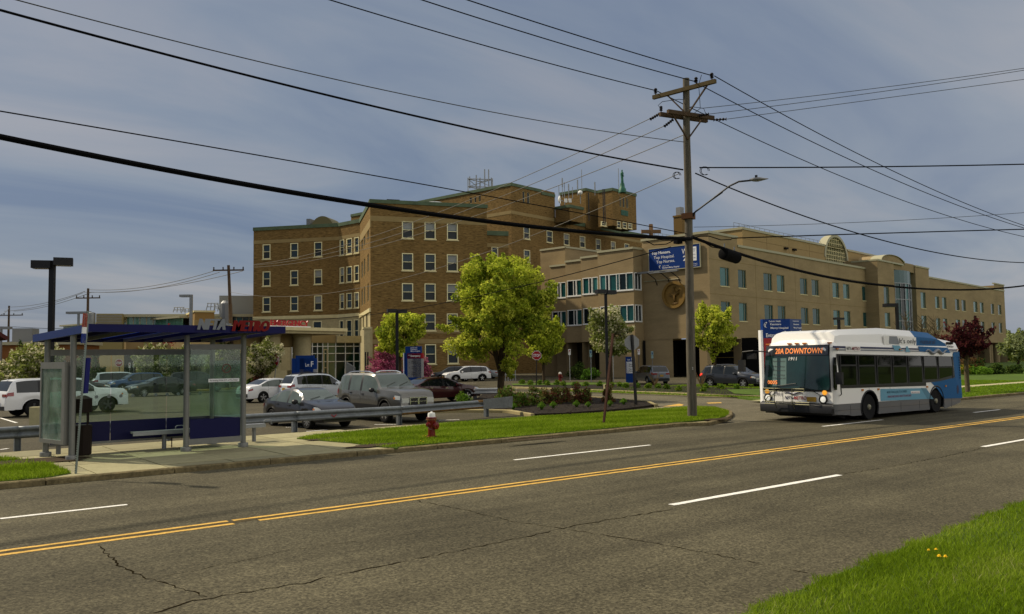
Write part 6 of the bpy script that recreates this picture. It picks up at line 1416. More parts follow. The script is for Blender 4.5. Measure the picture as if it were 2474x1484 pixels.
for i, w in enumerate(WX):
    for s_ in (-1, 1):
        y = BY0+s_*(HWB-.17); zc_ = WRb+(.07 if i else .02); t = MB(); t.lathe([(WRb*.6, -.13), (WRb*.92, -.15), (WRb, -.11), (WRb, .11), (WRb*.92, .15), (WRb*.6, .13)], 30, axis='y'); tw = t.build('wheel', M_tyre, bus, loc=(w, y-BY0, zc_), smooth=True, angle=50)
        rb = MB(); o = s_*.11; rb.lathe([(WRb*.62, -.11), (WRb*.62, .11)], 26, axis='y', mi=1 if i == 0 else 0)
        for k in range(26):
            a0, a1 = 2*math.pi*k/26, 2*math.pi*(k+1)/26
            for (r0, r1) in ((.56, .64), (.28, .46)): rb.quad(*[(r_*math.cos(a_)*WRb, o, r_*math.sin(a_)*WRb) for r_, a_ in ((r0, a0), (r1, a0), (r1, a1), (r0, a1))][::s_], 0)
        for k in range(10): a_ = 2*math.pi*k/10; rb.box((.51*WRb*math.cos(a_), o, .51*WRb*math.sin(a_)), (.075, .02, .06))
        rb.lathe([(WRb*.26, o-s_*.02), (WRb*.2, o+s_*.06), (.02, o+s_*.07)][::s_], 14, axis='y'); rb.build('rim', [mat('steel_rim', (.50, .50, .50), .35, metal=.7), M_under], tw)
        mb = MB(); pts = [(w+(RAb+.02)*math.cos(math.pi*k/14), s_*(HWB-.01), zc_+(RAb+.02)*math.sin(math.pi*k/14)) for k in range(-2, 17)]; mb.tube(pts, .04, 6); mb.build('wheel_arch', M_trim, bus)
        MB().box((w, s_*(HWB-.45), .62), (1.1, .5, .7)).build('wheel_well', M_under, bus)
# rear grille and round badge
mb = MB()
for k in range(9): wbox(mb, SD, 9.98, 10.06, 1.45+k*.11, 1.50+k*.11, .0, .02)
mb.build('rear_grille', M_bnavy, bus, world=True)
mb = MB(); mb.prism([SD.p(9.72+.10*math.cos(2*math.pi*i/20), .98+.19*math.sin(2*math.pi*i/20), .01) for i in range(20)], SD.n*.004); mb.build('round_badge', M_bnavy, bus, world=True)
MB().lathe([(.14, 0), (.12, .05), (.02, .08)], 12, (BX+.9, BY0+.4, 3.17)).build('roof_vent', M_bw, bus, world=True)
bus.rotation_euler = (0, R(.5), 0)
# ================================================================ BUS SHELTER
M_alu = mat('shelter_aluminium', (.30, .30, .275), .5, metal=.35, var=.08, vscale=6); M_rblue = mat('roof_blue', (.002, .003, .10), .5, spec=.2); M_rblue2 = mat('roof_blue_translucent', (.015, .06, .36), .45); M_pblue = mat('panel_blue', (.002, .003, .075), .45, spec=.2)
fl, fm, fr = at(168, 1110, PZ), at(455, 1092, PZ), at(588, 1080, PZ); bl, br = at(108, 1102, PZ), at(515, 1074, PZ)
YF = (fl.y+fm.y+fr.y)/3; YB = (bl.y+br.y)/2; XL = (fl.x); XR = fr.x; XM = fm.x
sh = empty('bus_shelter', ((XL+XR)/2, YF, PZ), label='glass bus shelter with a dark blue roof and NFTA-METRO lettering', cat='bus shelter')
ZP = 3.12
def post(x, y, zt, par=sh, r_=.075, foot=.14):
    MB().lathe([(r_, PZ), (r_, zt)], 16, (x, y, 0)).build('post', M_alu, par, world=True, smooth=True); MB().lathe([(foot, PZ), (foot, PZ+.10), (foot*.93, PZ+.115), (r_, PZ+.12)], 18, (x, y, 0)).build('post_foot', M_alu, par, world=True, smooth=True)
XLb = bl.x
# roof slab: fascia box, ribs and translucent panels
def onY(x, y, Y): r = ray(x, y); return EYEP+r*(Y/r.y)
yn = YF-.95; RLp, RRp = onY(215, 778, yn), onY(690, 793, yn); RLb, RRb = onY(215, 797, yn), onY(690, 808, yn)
zt, zb = (RLp.z+RRp.z)/2, (RLb.z+RRb.z)/2-.01; yfar = YB+.45; X0, X1 = RLp.x, RRp.x; dzr = onY(330, 827, yfar).z-zb
for x, y in ((XL, YF), (XM, YF), (XR, YF)): post(x, y, zb+dzr*(y-yn)/(yfar-yn)+.02)
for x, y in ((XLb, YB), (br.x, YB)): post(x, y, zb+dzr*(y-yn)/(yfar-yn)+.02)
mb = MB(); mb.prism([(X0, yn, zb), (X1, yn, zb), (X1, yn, zt), (X0, yn, zt)], (0, .08, 0)); mb.build('fascia', M_rblue, sh, world=True)
sk = -.27*(yfar-yn)
for x in (X0, X1-.08):
    mb = MB(); mb.add([(x, yn+.08, zb), (x+.08, yn+.08, zb), (x+.08+sk, yfar, zb+dzr), (x+sk, yfar, zb+dzr), (x, yn+.08, zt), (x+.08, yn+.08, zt), (x+.08+sk, yfar, zt+dzr), (x+sk, yfar, zt+dzr)], [(3, 2, 1, 0), (4, 5, 6, 7), (0, 1, 5, 4), (1, 2, 6, 5), (2, 3, 7, 6), (3, 0, 4, 7)]); mb.build('fascia', mat('roof_blue_end', (.02, .055, .26), .4) if x == X0 else M_rblue, sh, world=True)
mb = MB(); mb.prism([(X0+sk, yfar, zb+dzr), (X1+sk, yfar, zb+dzr), (X1+sk, yfar, zt+dzr), (X0+sk, yfar, zt+dzr)], (0, .08, 0)); mb.build('fascia', M_rblue, sh, world=True)
NP = 9
M_pan = leafmat('roof_panel_sheet', (.005, .022, .19), .5, .05)
for i in range(NP):
    a_ = X0+.10+(X1-X0-.2)*i/NP; b_ = X0+.10+(X1-X0-.2)*(i+1)/NP
    MB().quad((a_, yn+.08, zt-.10), (b_, yn+.08, zt-.10), (b_+sk, yfar, zt-.10+dzr), (a_+sk, yfar, zt-.10+dzr)).build('roof_panel', M_pan if 1 < i < NP-2 else M_rblue, sh, world=True)
    if i: MB().beam((a_, yn+.1, zb+.06), (a_+sk, yfar, zb+.06+dzr), .05, .10).build('roof_rib', M_alu if i % 2 == 0 else M_rblue, sh, world=True)
# back screen
M_pane = glassmat('shelter_glass', (.80, .90, .86), .03, .97, .03, dirt=.03); M_paned = glassmat('shelter_glass_dirty', (.62, .78, .72), .03, .84, .1, dirt=.12)
zrail = over(300, 853, Vector((5.5, YB, 0))); z0p, z1p = over(270, 1045, Vector((5, YB, 0))), over(270, 1028, Vector((5, YB, 0)))
MB().beam((XLb, YB-.02, zrail+.02), (br.x, YB-.02, zrail+.02), .06, .16).build('top_rail', M_alu, sh, world=True)
zl = .95; zlo = .42
xs3 = [XLb+.08, XLb+(br.x-XLb)*.36, XLb+(br.x-XLb)*.70, br.x-.05]
for i in range(3):
    MB().box(((xs3[i]+xs3[i+1])/2, YB, (zl+zrail-.06)/2), (xs3[i+1]-xs3[i]-.02, .012, zrail-.06-zl)).build('glass_pane', M_pane, sh, world=True)
    MB().box(((xs3[i]+xs3[i+1])/2, YB, (zlo+zl)/2), (xs3[i+1]-xs3[i]-.02, .02, zl-zlo)).build('lower_panel', M_pblue, sh, world=True)
for i in range(12):
    x = xs3[0]+.5+(xs3[-1]-xs3[0]-.5)*i/12; MB().lathe([(.045, -.004), (.045, .004)], 12, (x, YB-.015, over(255+14*i, 961, Vector((x, YB, 0)))*.0+1.62), axis='y').build('glass_dot', mat('glass_dot_grey', (.30, .36, .34), .5), sh, world=True)
MB().beam((XLb, YB, zlo-.03), (br.x, YB, zlo-.03), .04, .06).build('bottom_rail', M_alu, sh, world=True)
# front right screen between the middle and right posts, and right end screen
zf1 = over(525, 842, Vector((8, YF, 0))); 
MB().box(((XM+XR)/2, YF, (zf1+.98)/2), (XR-XM-.2, .012, zf1-.98)).build('glass_pane', M_pane, sh, world=True); MB().box(((XM+XR)/2, YF, (.44+.96)/2), (XR-XM-.2, .02, .52)).build('lower_panel', M_pblue, sh, world=True)
MB().beam((XM, YF, zf1+.04), (XR, YF, zf1+.04), .05, .15).build('top_rail', M_alu, sh, world=True); MB().beam((XM, YF-.02, .36), (XR, YF-.02, .36), .05, .16).build('bottom_rail', M_alu, sh, world=True)
EW = Wall.between(Vector((br.x, YB, 0)), Vector((XR, YF, 0))); le = (Vector((br.x, YB, 0))-Vector((XR, YF, 0))).length; wbox(MB(), EW, .1, le-.1, .95, 2.55, -.006, .006).build('glass_pane', M_paned, sh, world=True); wbox(MB(), EW, .1, le-.1, .42, .94, -.01, .01).build('lower_panel', M_pblue, sh, world=True)
mb = MB(); P_ = Wall((XM, YF), 0.); textmesh(mb, 'No Smoking Within 20 Ft. of This Shelter', P_.p(.62, 1.985, .022), P_.d, Z, .78, .045, .002, .01); mb.build('notice_lettering', M_letd, sh, world=True); wbox(MB(), P_, .58, 1.44, 1.96, 2.05, .01, .018).build('notice', M_signw, sh, world=True)
mb = ring(P_, 1.08, 2.33, .105, .125, .012, .018, 24); c_ = P_.p(1.08, 2.33, .015); mb.beam(c_+Vector((-.08, 0, -.08)), c_+Vector((.08, 0, .08)), .006, .015); mb.build('no_smoking_sign', mat('faded_red', (.22, .05, .04), .6), sh, world=True)
# left end advert panel
pa = empty('display_panel', (XLb, (YF+YB)/2, PZ), label='grey framed frosted glass display panel standing at the left end of the bus shelter', cat='display panel')
PW = Wall.between(Vector((XLb, YB, 0)), Vector((XL, YF, 0))); Lp = (Vector((XL, YF, 0))-Vector((XLb, YB, 0))).length; q0 = PW.p(Lp/2)
zt2 = zq(Wall(PW.p(0, 0, .1), PW.ang), 140, 875); zb2 = .50; u0_, u1_ = -.02, Lp-.10
for q in ((u0_, u1_, zt2-.17, zt2), (u0_, u1_, zb2, zb2+.10), (u0_, u0_+.07, zb2+.10, zt2-.17), (u1_-.16, u1_, zb2+.10, zt2-.17)): wbox(MB(), PW, *q, .0, .16).build('frame', M_alu, pa, world=True)
for o_ in (.03, .13): wbox(MB(), PW, u0_+.07, u1_-.16, zb2+.10, zt2-.17, o_-.005, o_+.005).build('glass_pane', M_paned, pa, world=True)
xx, yA, yB_ = q0.x, q0.y-.1, q0.y+.1
MB().box((xx, (yA+yB_)/2, .40), (.08, .2, .35)).build('stand', M_alu, pa, world=True)
# lettering on the roof
lt = empty('roof_lettering', ((X0+X1)/2, yn, zt), label='grey NFTA and red METRO raised letters on the shelter roof edge', cat='lettering')
RW_ = Wall((X0, yn), 0.)
def uzY(x, y): p_ = onY(x, y, yn-.06); return p_.x-X0, p_.z
ua, za = uzY(476, 796); ub, _ = uzY(545, 796); uc, _ = uzY(558, 800); ud, _ = uzY(648, 800); hL = uzY(500, 771)[1]-uzY(500, 797)[1]
M_lg = mat('letter_grey', (.30, .32, .35), .6); M_lr = mat('letter_metro', (.26, .004, .003), .6, spec=.2)
mb = MB()
for i in range(5): textmesh(mb, 'NFTA', RW_.p(ua+.011*i, za, .05+.001*i), RW_.d, Z, ub-ua-.044, hL, .012, .012, .22)
mb.build('letters', M_lg, lt, world=True)
mb = MB(); wbox(mb, RW_, ub+.03, uc-.0, za+hL*.42, za+hL*.58, .04, .10); mb.build('letters', M_lg, lt, world=True); mb = MB()
for i in range(6): textmesh(mb, 'METRO', RW_.p(uc+.02+.011*i, za-.03, .05+.001*i), RW_.d, Z, ud-uc-.055, hL, .012, .012, .22)
mb.build('letters', M_lr, lt, world=True)
# benches
def bench(x0, x1, y, lab):
    b_ = empty('bench', ((x0+x1)/2, y, PZ), label=lab, cat='bench', group='slim grey benches at the bus shelter')
    z_ = PZ+.50; mb = MB(); mb.box(((x0+x1)/2, y, z_), (x1-x0, .30, .05)); mb.box(((x0+x1)/2, y-.15, z_-.035), (x1-x0, .02, .09)); mb.build('seat', M_metal, b_, world=True)
    for x in ([(x0+.85)] if x1-x0 > 1 else [x1-.30]): MB().lathe([(.06, PZ), (.06, z_-.03)], 12, (x, y, 0)).build('leg', M_grey, b_, world=True, smooth=True); mb = MB(); mb.tube([(x+.3, y-.02, z_), (x+.3, y-.02, z_+.10), (x+.35, y-.02, z_+.13), (x+.48, y-.02, z_+.13), (x+.53, y-.02, z_+.1), (x+.53, y-.02, z_)], .014, 6); mb.build('armrest', M_metal, b_, world=True)
bx0 = at(318, 1078, PZ).x; yb = YB-.42
q0 = onY(318, 1043, yb); q1 = onY(455, 1038, yb); bench(q0.x, q1.x+.5, yb, 'long grey bench inside the bus shelter on a single round leg')
q0 = onY(594, 1035, YB-.15); q1 = onY(637, 1037, YB-.15); bench(q0.x-.1, q1.x, YB-.15, 'short end of the grey bench sticking out right of the shelter')
# litter bin, concrete block
g_ = at(197, 1100, PZ); tb = empty('litter_bin', (g_.x, g_.y+.1, PZ), label='dark brown litter bin with a domed hood just inside the left end of the shelter', cat='bin')
hb_ = over(197, 1030, g_)-PZ; MB().lathe([(.24, 0), (.26, .02), (.27, hb_), (.25, hb_+.03)], 8).build('bin_body', mat('bin_brown', (.030, .020, .015), .7), tb); mb = MB(); mb.lathe([(.26, hb_+.36), (.26, hb_+.72), (.1, hb_+.8)], 10)
for a_ in (0, 1, 2, 3): mb.tube([(.22*math.cos(a_*math.pi/2+.5), .22*math.sin(a_*math.pi/2+.5), hb_), (.22*math.cos(a_*math.pi/2+.5), .22*math.sin(a_*math.pi/2+.5), hb_+.4)], .02, 5)
mb.build('hood', MATS['bin_brown'], tb)
g_ = flr(dep(99, 1000, 34)); MB().box((0, 0, .4), (.75, .5, .8)).build('concrete_block', M_conc2, None, loc=tuple(g_), rz=R(-20), label='pale concrete block in the lot left of the shelter display panel', cat='concrete block')
# bus stop sign post, leaning
g_ = at(183, 1145, PZ); L_ = (g_-Vector((0, 0, 0))).xy.length
tpz = over(213, 750, g_); tp = EYEP+ray(213, 752)*((g_.x*FW.x+g_.y*FW.y-0)/ray(213, 752).dot(Vector((FW.x, FW.y, 0))))
sp = empty('bus_stop_sign', tuple(g_), label='leaning perforated bus stop post with sign plates in front of the shelter', cat='sign')
mb = MB(); mb.beam(g_, tp, .07, .035, up=(1, 0, 0)); mb.build('post', mat('perforated_steel', (.30, .36, .33), .45, metal=.5), sp, world=True)
hm = MB(); d_ = tp-g_
for i in range(70): c_ = g_+d_*((i+.5)/70)-FW*.024; hm.box(tuple(c_), (.024, .012, .022), R(-38))
hm.build('hole', M_void, sp, world=True)
def plate_on(f0, f1, wd_, m, name, side=-1, off=.05):
    a_, b_ = g_+d_*f0, g_+d_*f1; mb = MB(); rr_ = Vector((.62, .78, 0)); s_ = rr_*side
    mb.prism([a_+s_*off, a_+s_*(off+wd_), b_+s_*(off+wd_), b_+s_*off], Vector((.02, -.015, 0))); return mb.build(name, m, sp, world=True)
plate_on(.80, .985, .16, M_signw, 'sign_plate'); plate_on(.90, .985, .165, mat('sign_red_orange', (.55, .10, .06), .5), 'sign_plate'); plate_on(.80, .86, .165, mat('sign_blue2', (.03, .06, .35), .5), 'sign_plate')
plate_on(.49, .71, .17, mat('timetable_blue', (.008, .01, .20), .35), 'timetable_case', side=1)
# ================================================================ HYDRANTS
M_hyr = mat('hydrant_red', (.26, .012, .010), .35, coat=.5, var=.2, vscale=6); M_hyw = mat('hydrant_white', (.78, .77, .72), .5)
def hydrant(p, s, lab):
    h = empty('fire_hydrant', tuple(p), R(20), label=lab, cat='hydrant')
    k = s/.78; P = lambda L: [(r_*k, z_*k) for r_, z_ in L]
    MB().lathe(P([(.17, 0), (.17, .04), (.115, .05), (.105, .30), (.115, .44), (.13, .48), (.13, .53)]), 20).build('barrel', M_hyr, h, smooth=True, angle=35)
    MB().lathe(P([(.155, .53), (.155, .56), (.145, .565)]), 20).build('flange', mat('hydrant_band', (.30, .10, .03), .6, var=.4, vscale=30), h, smooth=True)
    MB().lathe(P([(.14, .565), (.14, .585), (.155, .59), (.15, .61), (.13, .615)]), 20).build('flange', M_hyr, h, smooth=True); MB().lathe(P([(.115, .615), (.112, .69), (.10, .735), (.03, .745), (.028, .78), (.01, .78)]), 18).build('bonnet', M_hyw, h, smooth=True, angle=40)
    for (ax, s_, r_, l_) in (('x', -1, .062, .20), ('x', 1, .062, .20), ('y', -1, .095, .21)):
        b_ = MB(); L = [(r_*.8, .08), (r_*.8, l_-.06), (r_*1.15, l_-.055), (r_*1.15, l_-.01), (r_*.5, l_), (r_*.45, l_+.03), (.01, l_+.03)]; L = [(a*k, s_*c_*k) for a, c_ in L]
        b_.lathe(L, 16, (0, 0, (.40 if ax == 'x' else .36)*k), axis=ax); b_.build('outlet_cap', M_hyr, h, smooth=True, angle=40)
    MB().tube([(-.20*k, 0, .36*k), (-.16*k, -.04, .27*k), (-.1*k, -.08, .26*k)], .008, 5).build('chain', M_grey, h)
    mb = MB()
    for i in range(8): a_ = i*math.pi/4; mb.lathe([(.018*k, .035*k), (.018*k, .06*k), (.01, .062*k)], 6, (.148*k*math.cos(a_), .148*k*math.sin(a_), 0))
    mb.build('bolt', M_hyr, h)
hydrant(at(1043, 1059, PZ)+Z*.01, .80, 'dark red fire hydrant with a white cap on the grass verge')
hydrant(at(*R3(716, 628)), 1.0, 'small far red and white fire hydrant before the beige arcade')
# ================================================================ GUARDRAILS
M_galv = mat('guardrail_steel', (.26, .285, .30), .5, metal=.4, var=.22, vscale=2.5, vs2=(12, .1)); M_rust = mat('guardrail_rusty', (.24, .14, .06), .75, metal=.2, var=.5, vscale=5, vs2=(20, .3))
WB = [(0, .0), (.035, .01), (.085, .06), (.115, .085), (.145, .06), (.165, .0), (.175, .0), (.195, .06), (.225, .085), (.255, .06), (.305, .01), (.34, 0)]
def wbeam(a, b_, z, name, mats, par, th=.006, rustends=0, s=1.06):
    a, b_ = Vector(a), Vector(b_); d = (b_-a).normalized(); n_ = Vector((d.y, -d.x, 0)); N = 24; mb = MB(); V = []
    prof = [(0, .02), (.03, .065), (.085, .085), (.125, .055), (.165, .0), (.19, .0), (.23, .055), (.27, .085), (.325, .065), (.355, .02)]
    for i in range(N+1):
        p = a.lerp(b_, i/N)
        for zz, o_ in prof: V.append(p+n_*(o_*s)+Z*(z-.177+zz)*1.)
    K = len(prof); mb.v = [tuple(v) for v in V]
    for i in range(N):
        for k in range(K-1):
            mb.f.append((i*K+k, (i+1)*K+k, (i+1)*K+k+1, i*K+k+1)); u = i/N; mi = 0
            if rustends and (k in (0, 1, 7, 8) and (u > .15 or k < 2) and (k < 2 or u < .12 or u > .9)) : mi = 1
            mb.m.append(mi)
    o = mb.build(name, mats, par, world=True, smooth=True, angle=60)
    md_ = o.modifiers.new('thick', 'SOLIDIFY'); md_.thickness = .008; return o
def railpost(p, zt, par, m=None):
    mb = MB()
    for q in ((-.075, .02, .15), (.075, .02, .15), ): mb.box((p.x+q[0], p.y, (zt-.05)/2), (q[1], q[2], zt+.05))
    mb.box((p.x, p.y, (zt-.05)/2), (.14, .012, zt+.05)); mb.build('post', m or M_galv, par, world=True)
g1, g2, g3 = at(710, 1044), at(967, 1027), at(1175, 1007)
GY = (g1.y+g2.y)/2; gr = empty('guardrail', (g1.x, GY, 0), label='long galvanised guardrail along the lot edge, rusty near its right end', cat='guardrail')
dxp = g2.x-g1.x
zr0 = over(840, 998, Vector(((g1.x+g2.x)/2, GY, 0)))
for i in range(-4, 1): wbeam((g1.x+i*dxp, GY-.12, 0), (g1.x+(i+1)*dxp, GY-.12, 0), zr0-.01, 'rail_beam', [M_galv, M_rust], gr); railpost(Vector((g1.x+i*dxp, GY+.02, 0)), zr0, gr)
railpost(Vector((g2.x, GY+.02, 0)), zr0, gr); railpost(Vector((g3.x, g3.y, 0)), zr0-.02, gr)
wbeam((g2.x, GY-.13, 0), (g3.x-.25, g3.y-.15, 0), zr0-.01, 'rail_beam', [M_galv, M_rust], gr, rustends=1)
mb = MB(); e0 = Vector((g3.x-.35, g3.y-.26, 0)); e1 = at(1211, 996, 0); e1 = Vector((g3.x+1.35, g3.y-.12, 0)); V = []
for i in range(7):
    p = e0.lerp(e1, i/6); V += [p+Z*(zr0-.21-.02*i/6), p+Z*(zr0+.20+.06*i/6)+Vector((0, -.03, 0))]
mb.add(V, [(2*i, 2*i+2, 2*i+3, 2*i+1) for i in range(6)]).build('end_terminal', M_galv, gr, world=True).modifiers.new('t', 'SOLIDIFY').thickness = .02
mk = MB(); q = Vector((g1.x+dxp*.33, GY-.125-.095, 0)); mk.beam(q+Z*(zr0-.10), q+Z*(zr0-.01)+Vector((.10, 0, 0)), .01, .03); mk.beam(q+Z*(zr0-.10), q+Z*(zr0-.01)-Vector((.10, 0, 0)), .01, .03); mk.build('paint_mark', M_signr, gr, world=True)
ra, rb2 = at(1148, 968), at(1215, 966); g2r = empty('guardrail', tuple(ra), label='short bright guardrail end by the tree beyond the red sedan', cat='guardrail'); d_ = (rb2-ra)
for z_ in (.55,): wbeam(ra+d_*-.6, rb2+d_*.1, z_, 'rail_beam', [mat('guardrail_bright', (.62, .64, .66), .3, metal=.6), M_rust], g2r)
for t in (.05, .95): railpost(ra+d_*t+Vector((0, .15, 0)), .6, g2r)
# ================================================================ UTILITY POLES, WIRES, LAMPS
M_wood = mat('pole_wood', (.19, .165, .125), .9, var=.35, vscale=3, stretch=(6, 6, .6), bump=.5, bscale=12, vs2=(.7, .2)); M_woodd = mat('crossarm_wood', (.13, .085, .05), .9, var=.3, vscale=5); M_wire = mat('wire_black', (.006, .006, .007), .8, spec=.05); M_porc = mat('insulator', (.02, .014, .014), .6, spec=.1); M_wirel = mat('wire_grey', (.10, .10, .10), .5, metal=.4)
gp = at(1672, 1008, PZ); dP = (gp.x*FW.x+gp.y*FW.y)
def ondepth(x, y, w): r = ray(x, y); return EYEP+r*w
wP = (gp-EYEP).dot(FW)
def pat(x, y, dw=0.): return ondepth(x, y, wP+dw)
ptop = pat(1657, 190); pbot = Vector((gp.x, gp.y, PZ-.3))
def paxis(z): t = (z-pbot.z)/(ptop.z-pbot.z); return pbot.lerp(ptop, t)
up_ = empty('utility_pole', tuple(gp), label='tall weathered wooden utility pole with crossarms and a street lamp, beside the driveway', cat='utility pole')
mb = MB(); n = 16; mb.tube([pbot.lerp(ptop, i/n)+Vector((random.uniform(-.012, .012), random.uniform(-.012, .012), 0)) for i in range(n+1)], [.185-.06*i/n for i in range(n+1)], 18); mb.build('shaft', M_wood, up_, world=True, smooth=True, angle=60)
# crossarms
def arm(x0, y0, x1, y1, d, m, h=.13, off=-.2):
    """bar through the pole, along ground direction d, between two picture points"""
    zc_ = None; a0 = paxis(pat((x0+x1)/2, (y0+y1)/2).z)+Vector((-FW.x, -FW.y, 0))*abs(off)*(1 if off < 0 else -1)
    W_ = Wall((a0.x, a0.y), math.atan2(d.y, d.x)); (u0, z0), (u1, z1) = W_.uz(x0, y0), W_.uz(x1, y1); z = (z0+z1)/2
    A, B = W_.p(u0, z), W_.p(u1, z); MB().beam(A, B, h*.9, h).build('crossarm', m, up_, world=True); return W_, u0, u1, z
dA = Vector((0.15, -1, 0)).normalized()
WA, a0, a1, zA = arm(1578, 236, 1729, 196, dA, mat('crossarm_light', (.15, .115, .075), .9, var=.2, vscale=5), .15)
dB = Vector((math.cos(R(-12)), math.sin(R(-12)), 0))
WB1, b0, b1, zB = arm(1594, 268, 1708, 300, dB, M_woodd, .15, .2); WB2, c0_, c1_, zC = arm(1613, 262, 1724, 293, dB, M_woodd, .15, -.2)
br_ = MB()
for u in (-.9, .9): br_.beam(WA.p(u, zA-.05), paxis(zA-1.0)+Vector((-FW.x, -FW.y, 0))*.15, .05, .05)
for u in (-.75, .75): br_.beam(WB2.p(u, zC-.05), paxis(zC-.95)+Vector((-FW.x, -FW.y, 0))*.15, .05, .05)
br_.build('brace', M_woodd, up_, world=True)
def insul(p, s=1., par=up_):
    mb = MB(); mb.lathe([(.02, 0), (.02, .06), (.07, .08), (.03, .12), (.075, .14), (.03, .18), (.07, .20), (.04, .25), (.01, .26)], 12, tuple(p)); mb.v = [tuple(Vector(p)+(Vector(v)-Vector(p))*s) for v in mb.v]; return mb.build('insulator', M_porc, par, world=True, smooth=True)
iA = [WA.p(WA.uz(1584, 225)[0], zA+.07), WA.p(WA.uz(1682, 207)[0], zA+.07), WA.p(WA.uz(1720, 192)[0], zA+.07)]
for p in iA: insul(p, 1.1)
insul(WB1.p(WB1.uz(1597, 262)[0], zB+.07)); 
for (x0, y0, x1, y1) in ((1592, 276, 1572, 288), (1625, 290, 1606, 305), (1724, 290, 1755, 288), (1690, 280, 1712, 276)):
    A, B = pat(x0, y0, -.1), pat(x1, y1, -.3); mb = MB(); mb.tube([A.lerp(B, i/8) for i in range(9)], [.02 if i % 2 else .065 for i in range(9)], 8); mb.build('insulator', M_porc, up_, world=True)
mb = MB(); mb.tube([pat(1695, 181), pat(1688, 205), pat(1690, 230), pat(1692, 262), pat(1672, 278)], .012, 5); mb.tube([pat(1597, 262), pat(1590, 255), pat(1600, 246), pat(1640, 240), pat(1665, 243)], .012, 5); mb.tube([pat(1668, 258), pat(1700, 262), pat(1705, 275)], .012, 5); mb.build('jumper_wire', M_wire, up_, world=True)
for (x, y, rr_) in ((1701, 413, .16), (1634, 424, .13)):
    c_ = pat(x, y, -.2); mb = MB()
    for k in range(2): mb.tube([c_+RT*(rr_*math.cos(t)+k*.05)+UP*(rr_*math.sin(t)) for t in [2*math.pi*i/14 for i in range(13)]], .013, 5)
    mb.build('wire_coil', M_wire, up_, world=True)
# street lamp arm
L0, L1, L2, L3 = pat(1674, 523), pat(1700, 497), pat(1775, 443), pat(1815, 436)
lampd = Vector((0.30, -1, 0)).normalized(); WL = Wall((paxis(9).x, paxis(9).y), math.atan2(lampd.y, lampd.x)); P_ = lambda x, y: WL.p(*WL.uz(x, y))
mb = MB(); mb.tube([P_(1674, 523), P_(1680, 512), P_(1720, 482), P_(1762, 450), P_(1785, 439), P_(1815, 436)], .035, 8); mb.tube([P_(1674, 516), P_(1746, 465)], .02, 6); mb.build('lamp_arm', M_black, up_, world=True, smooth=True)
hA, hB = P_(1812, 435), P_(1856, 432); d_ = (hB-hA); V = []; mb = MB()
for i, (w_, h1, h2) in enumerate(((.07, .03, .03), (.12, .06, .06), (.15, .07, .07), (.14, .06, .05), (.08, .03, .03), (.02, .01, .01))):
    c_ = hA+d_*(i/5); s_ = Vector((-d_.y, d_.x, 0)).normalized()
    for k in range(10): t = 2*math.pi*k/10; V.append(c_+s_*(w_*math.cos(t))+Z*((h1 if math.sin(t) > 0 else h2)*1.2*math.sin(t)))
mb.add(V, [(i*10+k, i*10+(k+1) % 10, (i+1)*10+(k+1) % 10, (i+1)*10+k) for i in range(5) for k in range(10)]).build('lamp_head', mat('lamp_grey', (.30, .30, .29), .5), up_, world=True, smooth=True); MB().lathe([(.05, 0), (.05, .08), (.01, .09)], 10, tuple(hA+d_*.35+Z*.08)).build('photocell', M_black, up_, world=True)
c_ = paxis(pat(1672, 523).z); MB().box(tuple(c_), (.42, .42, .22), R(20)).build('bracket', mat('rusty_steel', (.16, .07, .03), .8), up_, world=True)
mb = MB(); c_ = pat(1638, 583, -.15); mb.box(tuple(c_), (.30, .2, .20)); mb.box(tuple(c_+Vector((.2, -.1, .05))), (.2, .1, .1)); mb.build('splice_box', M_wire, up_, world=True)
tagd = pat(1672, 893, -.22); mb = MB(); textmesh(mb, '2', tagd, RT0, Z, .05, .09, .004); mb.build('number_tag', M_frame_w, up_, world=True)
def wire(pts, p0, d, r_, lab, name='power_line', m=None, ext=None, grp='overhead lines at the wooden utility pole', sag=True, z0=None):
    """wire in the vertical plane through p0 along ground direction d; picture points are fitted with a parabola in that plane"""
    W_ = Wall((p0.x, p0.y), math.atan2(d.y, d.x)); uz = [W_.uz(*q) for q in pts]
    U = np.array([q[0] for q in uz]); Zs = np.array([q[1] for q in uz]); k = np.polyfit(U, Zs, 2 if len(pts) > 2 else 1)
    ua, ub = min(U), max(U)
    if ext: 
        if abs(ua) < abs(ub): ub = ub+ext if ub > 0 else ub
        else: ua -= ext
    n = 40; P = [W_.p(ua+(ub-ua)*i/n, float(np.polyval(k, ua+(ub-ua)*i/n))) for i in range(n+1)]
    mid = P[n//2]; o = MB().tube(P, r_, 6).build(name, m or M_wire, None, world=True, loc=tuple(P[0]), label=lab, cat='wire', group=grp, smooth=True); return o
XM_ = Vector((-1, 0, 0)); XP_ = Vector((1, 0, 0))
wire([(797, 0), (1238, 129), (1584, 219)], iA[0], XM_, .018, 'bare line from the upper left to the left end insulator of the top crossarm', ext=8)
wire([(1020, 0), (1238, 70), (1654, 189), (1681, 199)], iA[1], XM_, .018, 'middle bare line from the top edge to the insulator beside the pole top', ext=8)
wire([(1130, 0), (1238, 36), (1703, 177), (1720, 184)], iA[2], XM_, .018, 'highest bare line from the top edge to the right end insulator of the top crossarm', ext=8)
wire([(1584, 219), (1669, 260), (1979, 404), (2474, 572)], iA[0], XP_, .018, 'bare line from the left end of the top crossarm down to the right edge', ext=20)
wire([(1681, 199), (2084, 403), (2300, 488), (2474, 552)], iA[1], XP_, .018, 'bare line from the pole top falling rightward, middle of three', ext=20)
wire([(1726, 183), (2129, 402), (2320, 484), (2474, 546)], iA[2], XP_, .018, 'uppermost bare line falling rightward from the right end of the top crossarm', ext=20)
pp = lambda y: paxis(pat(1665, y).z)
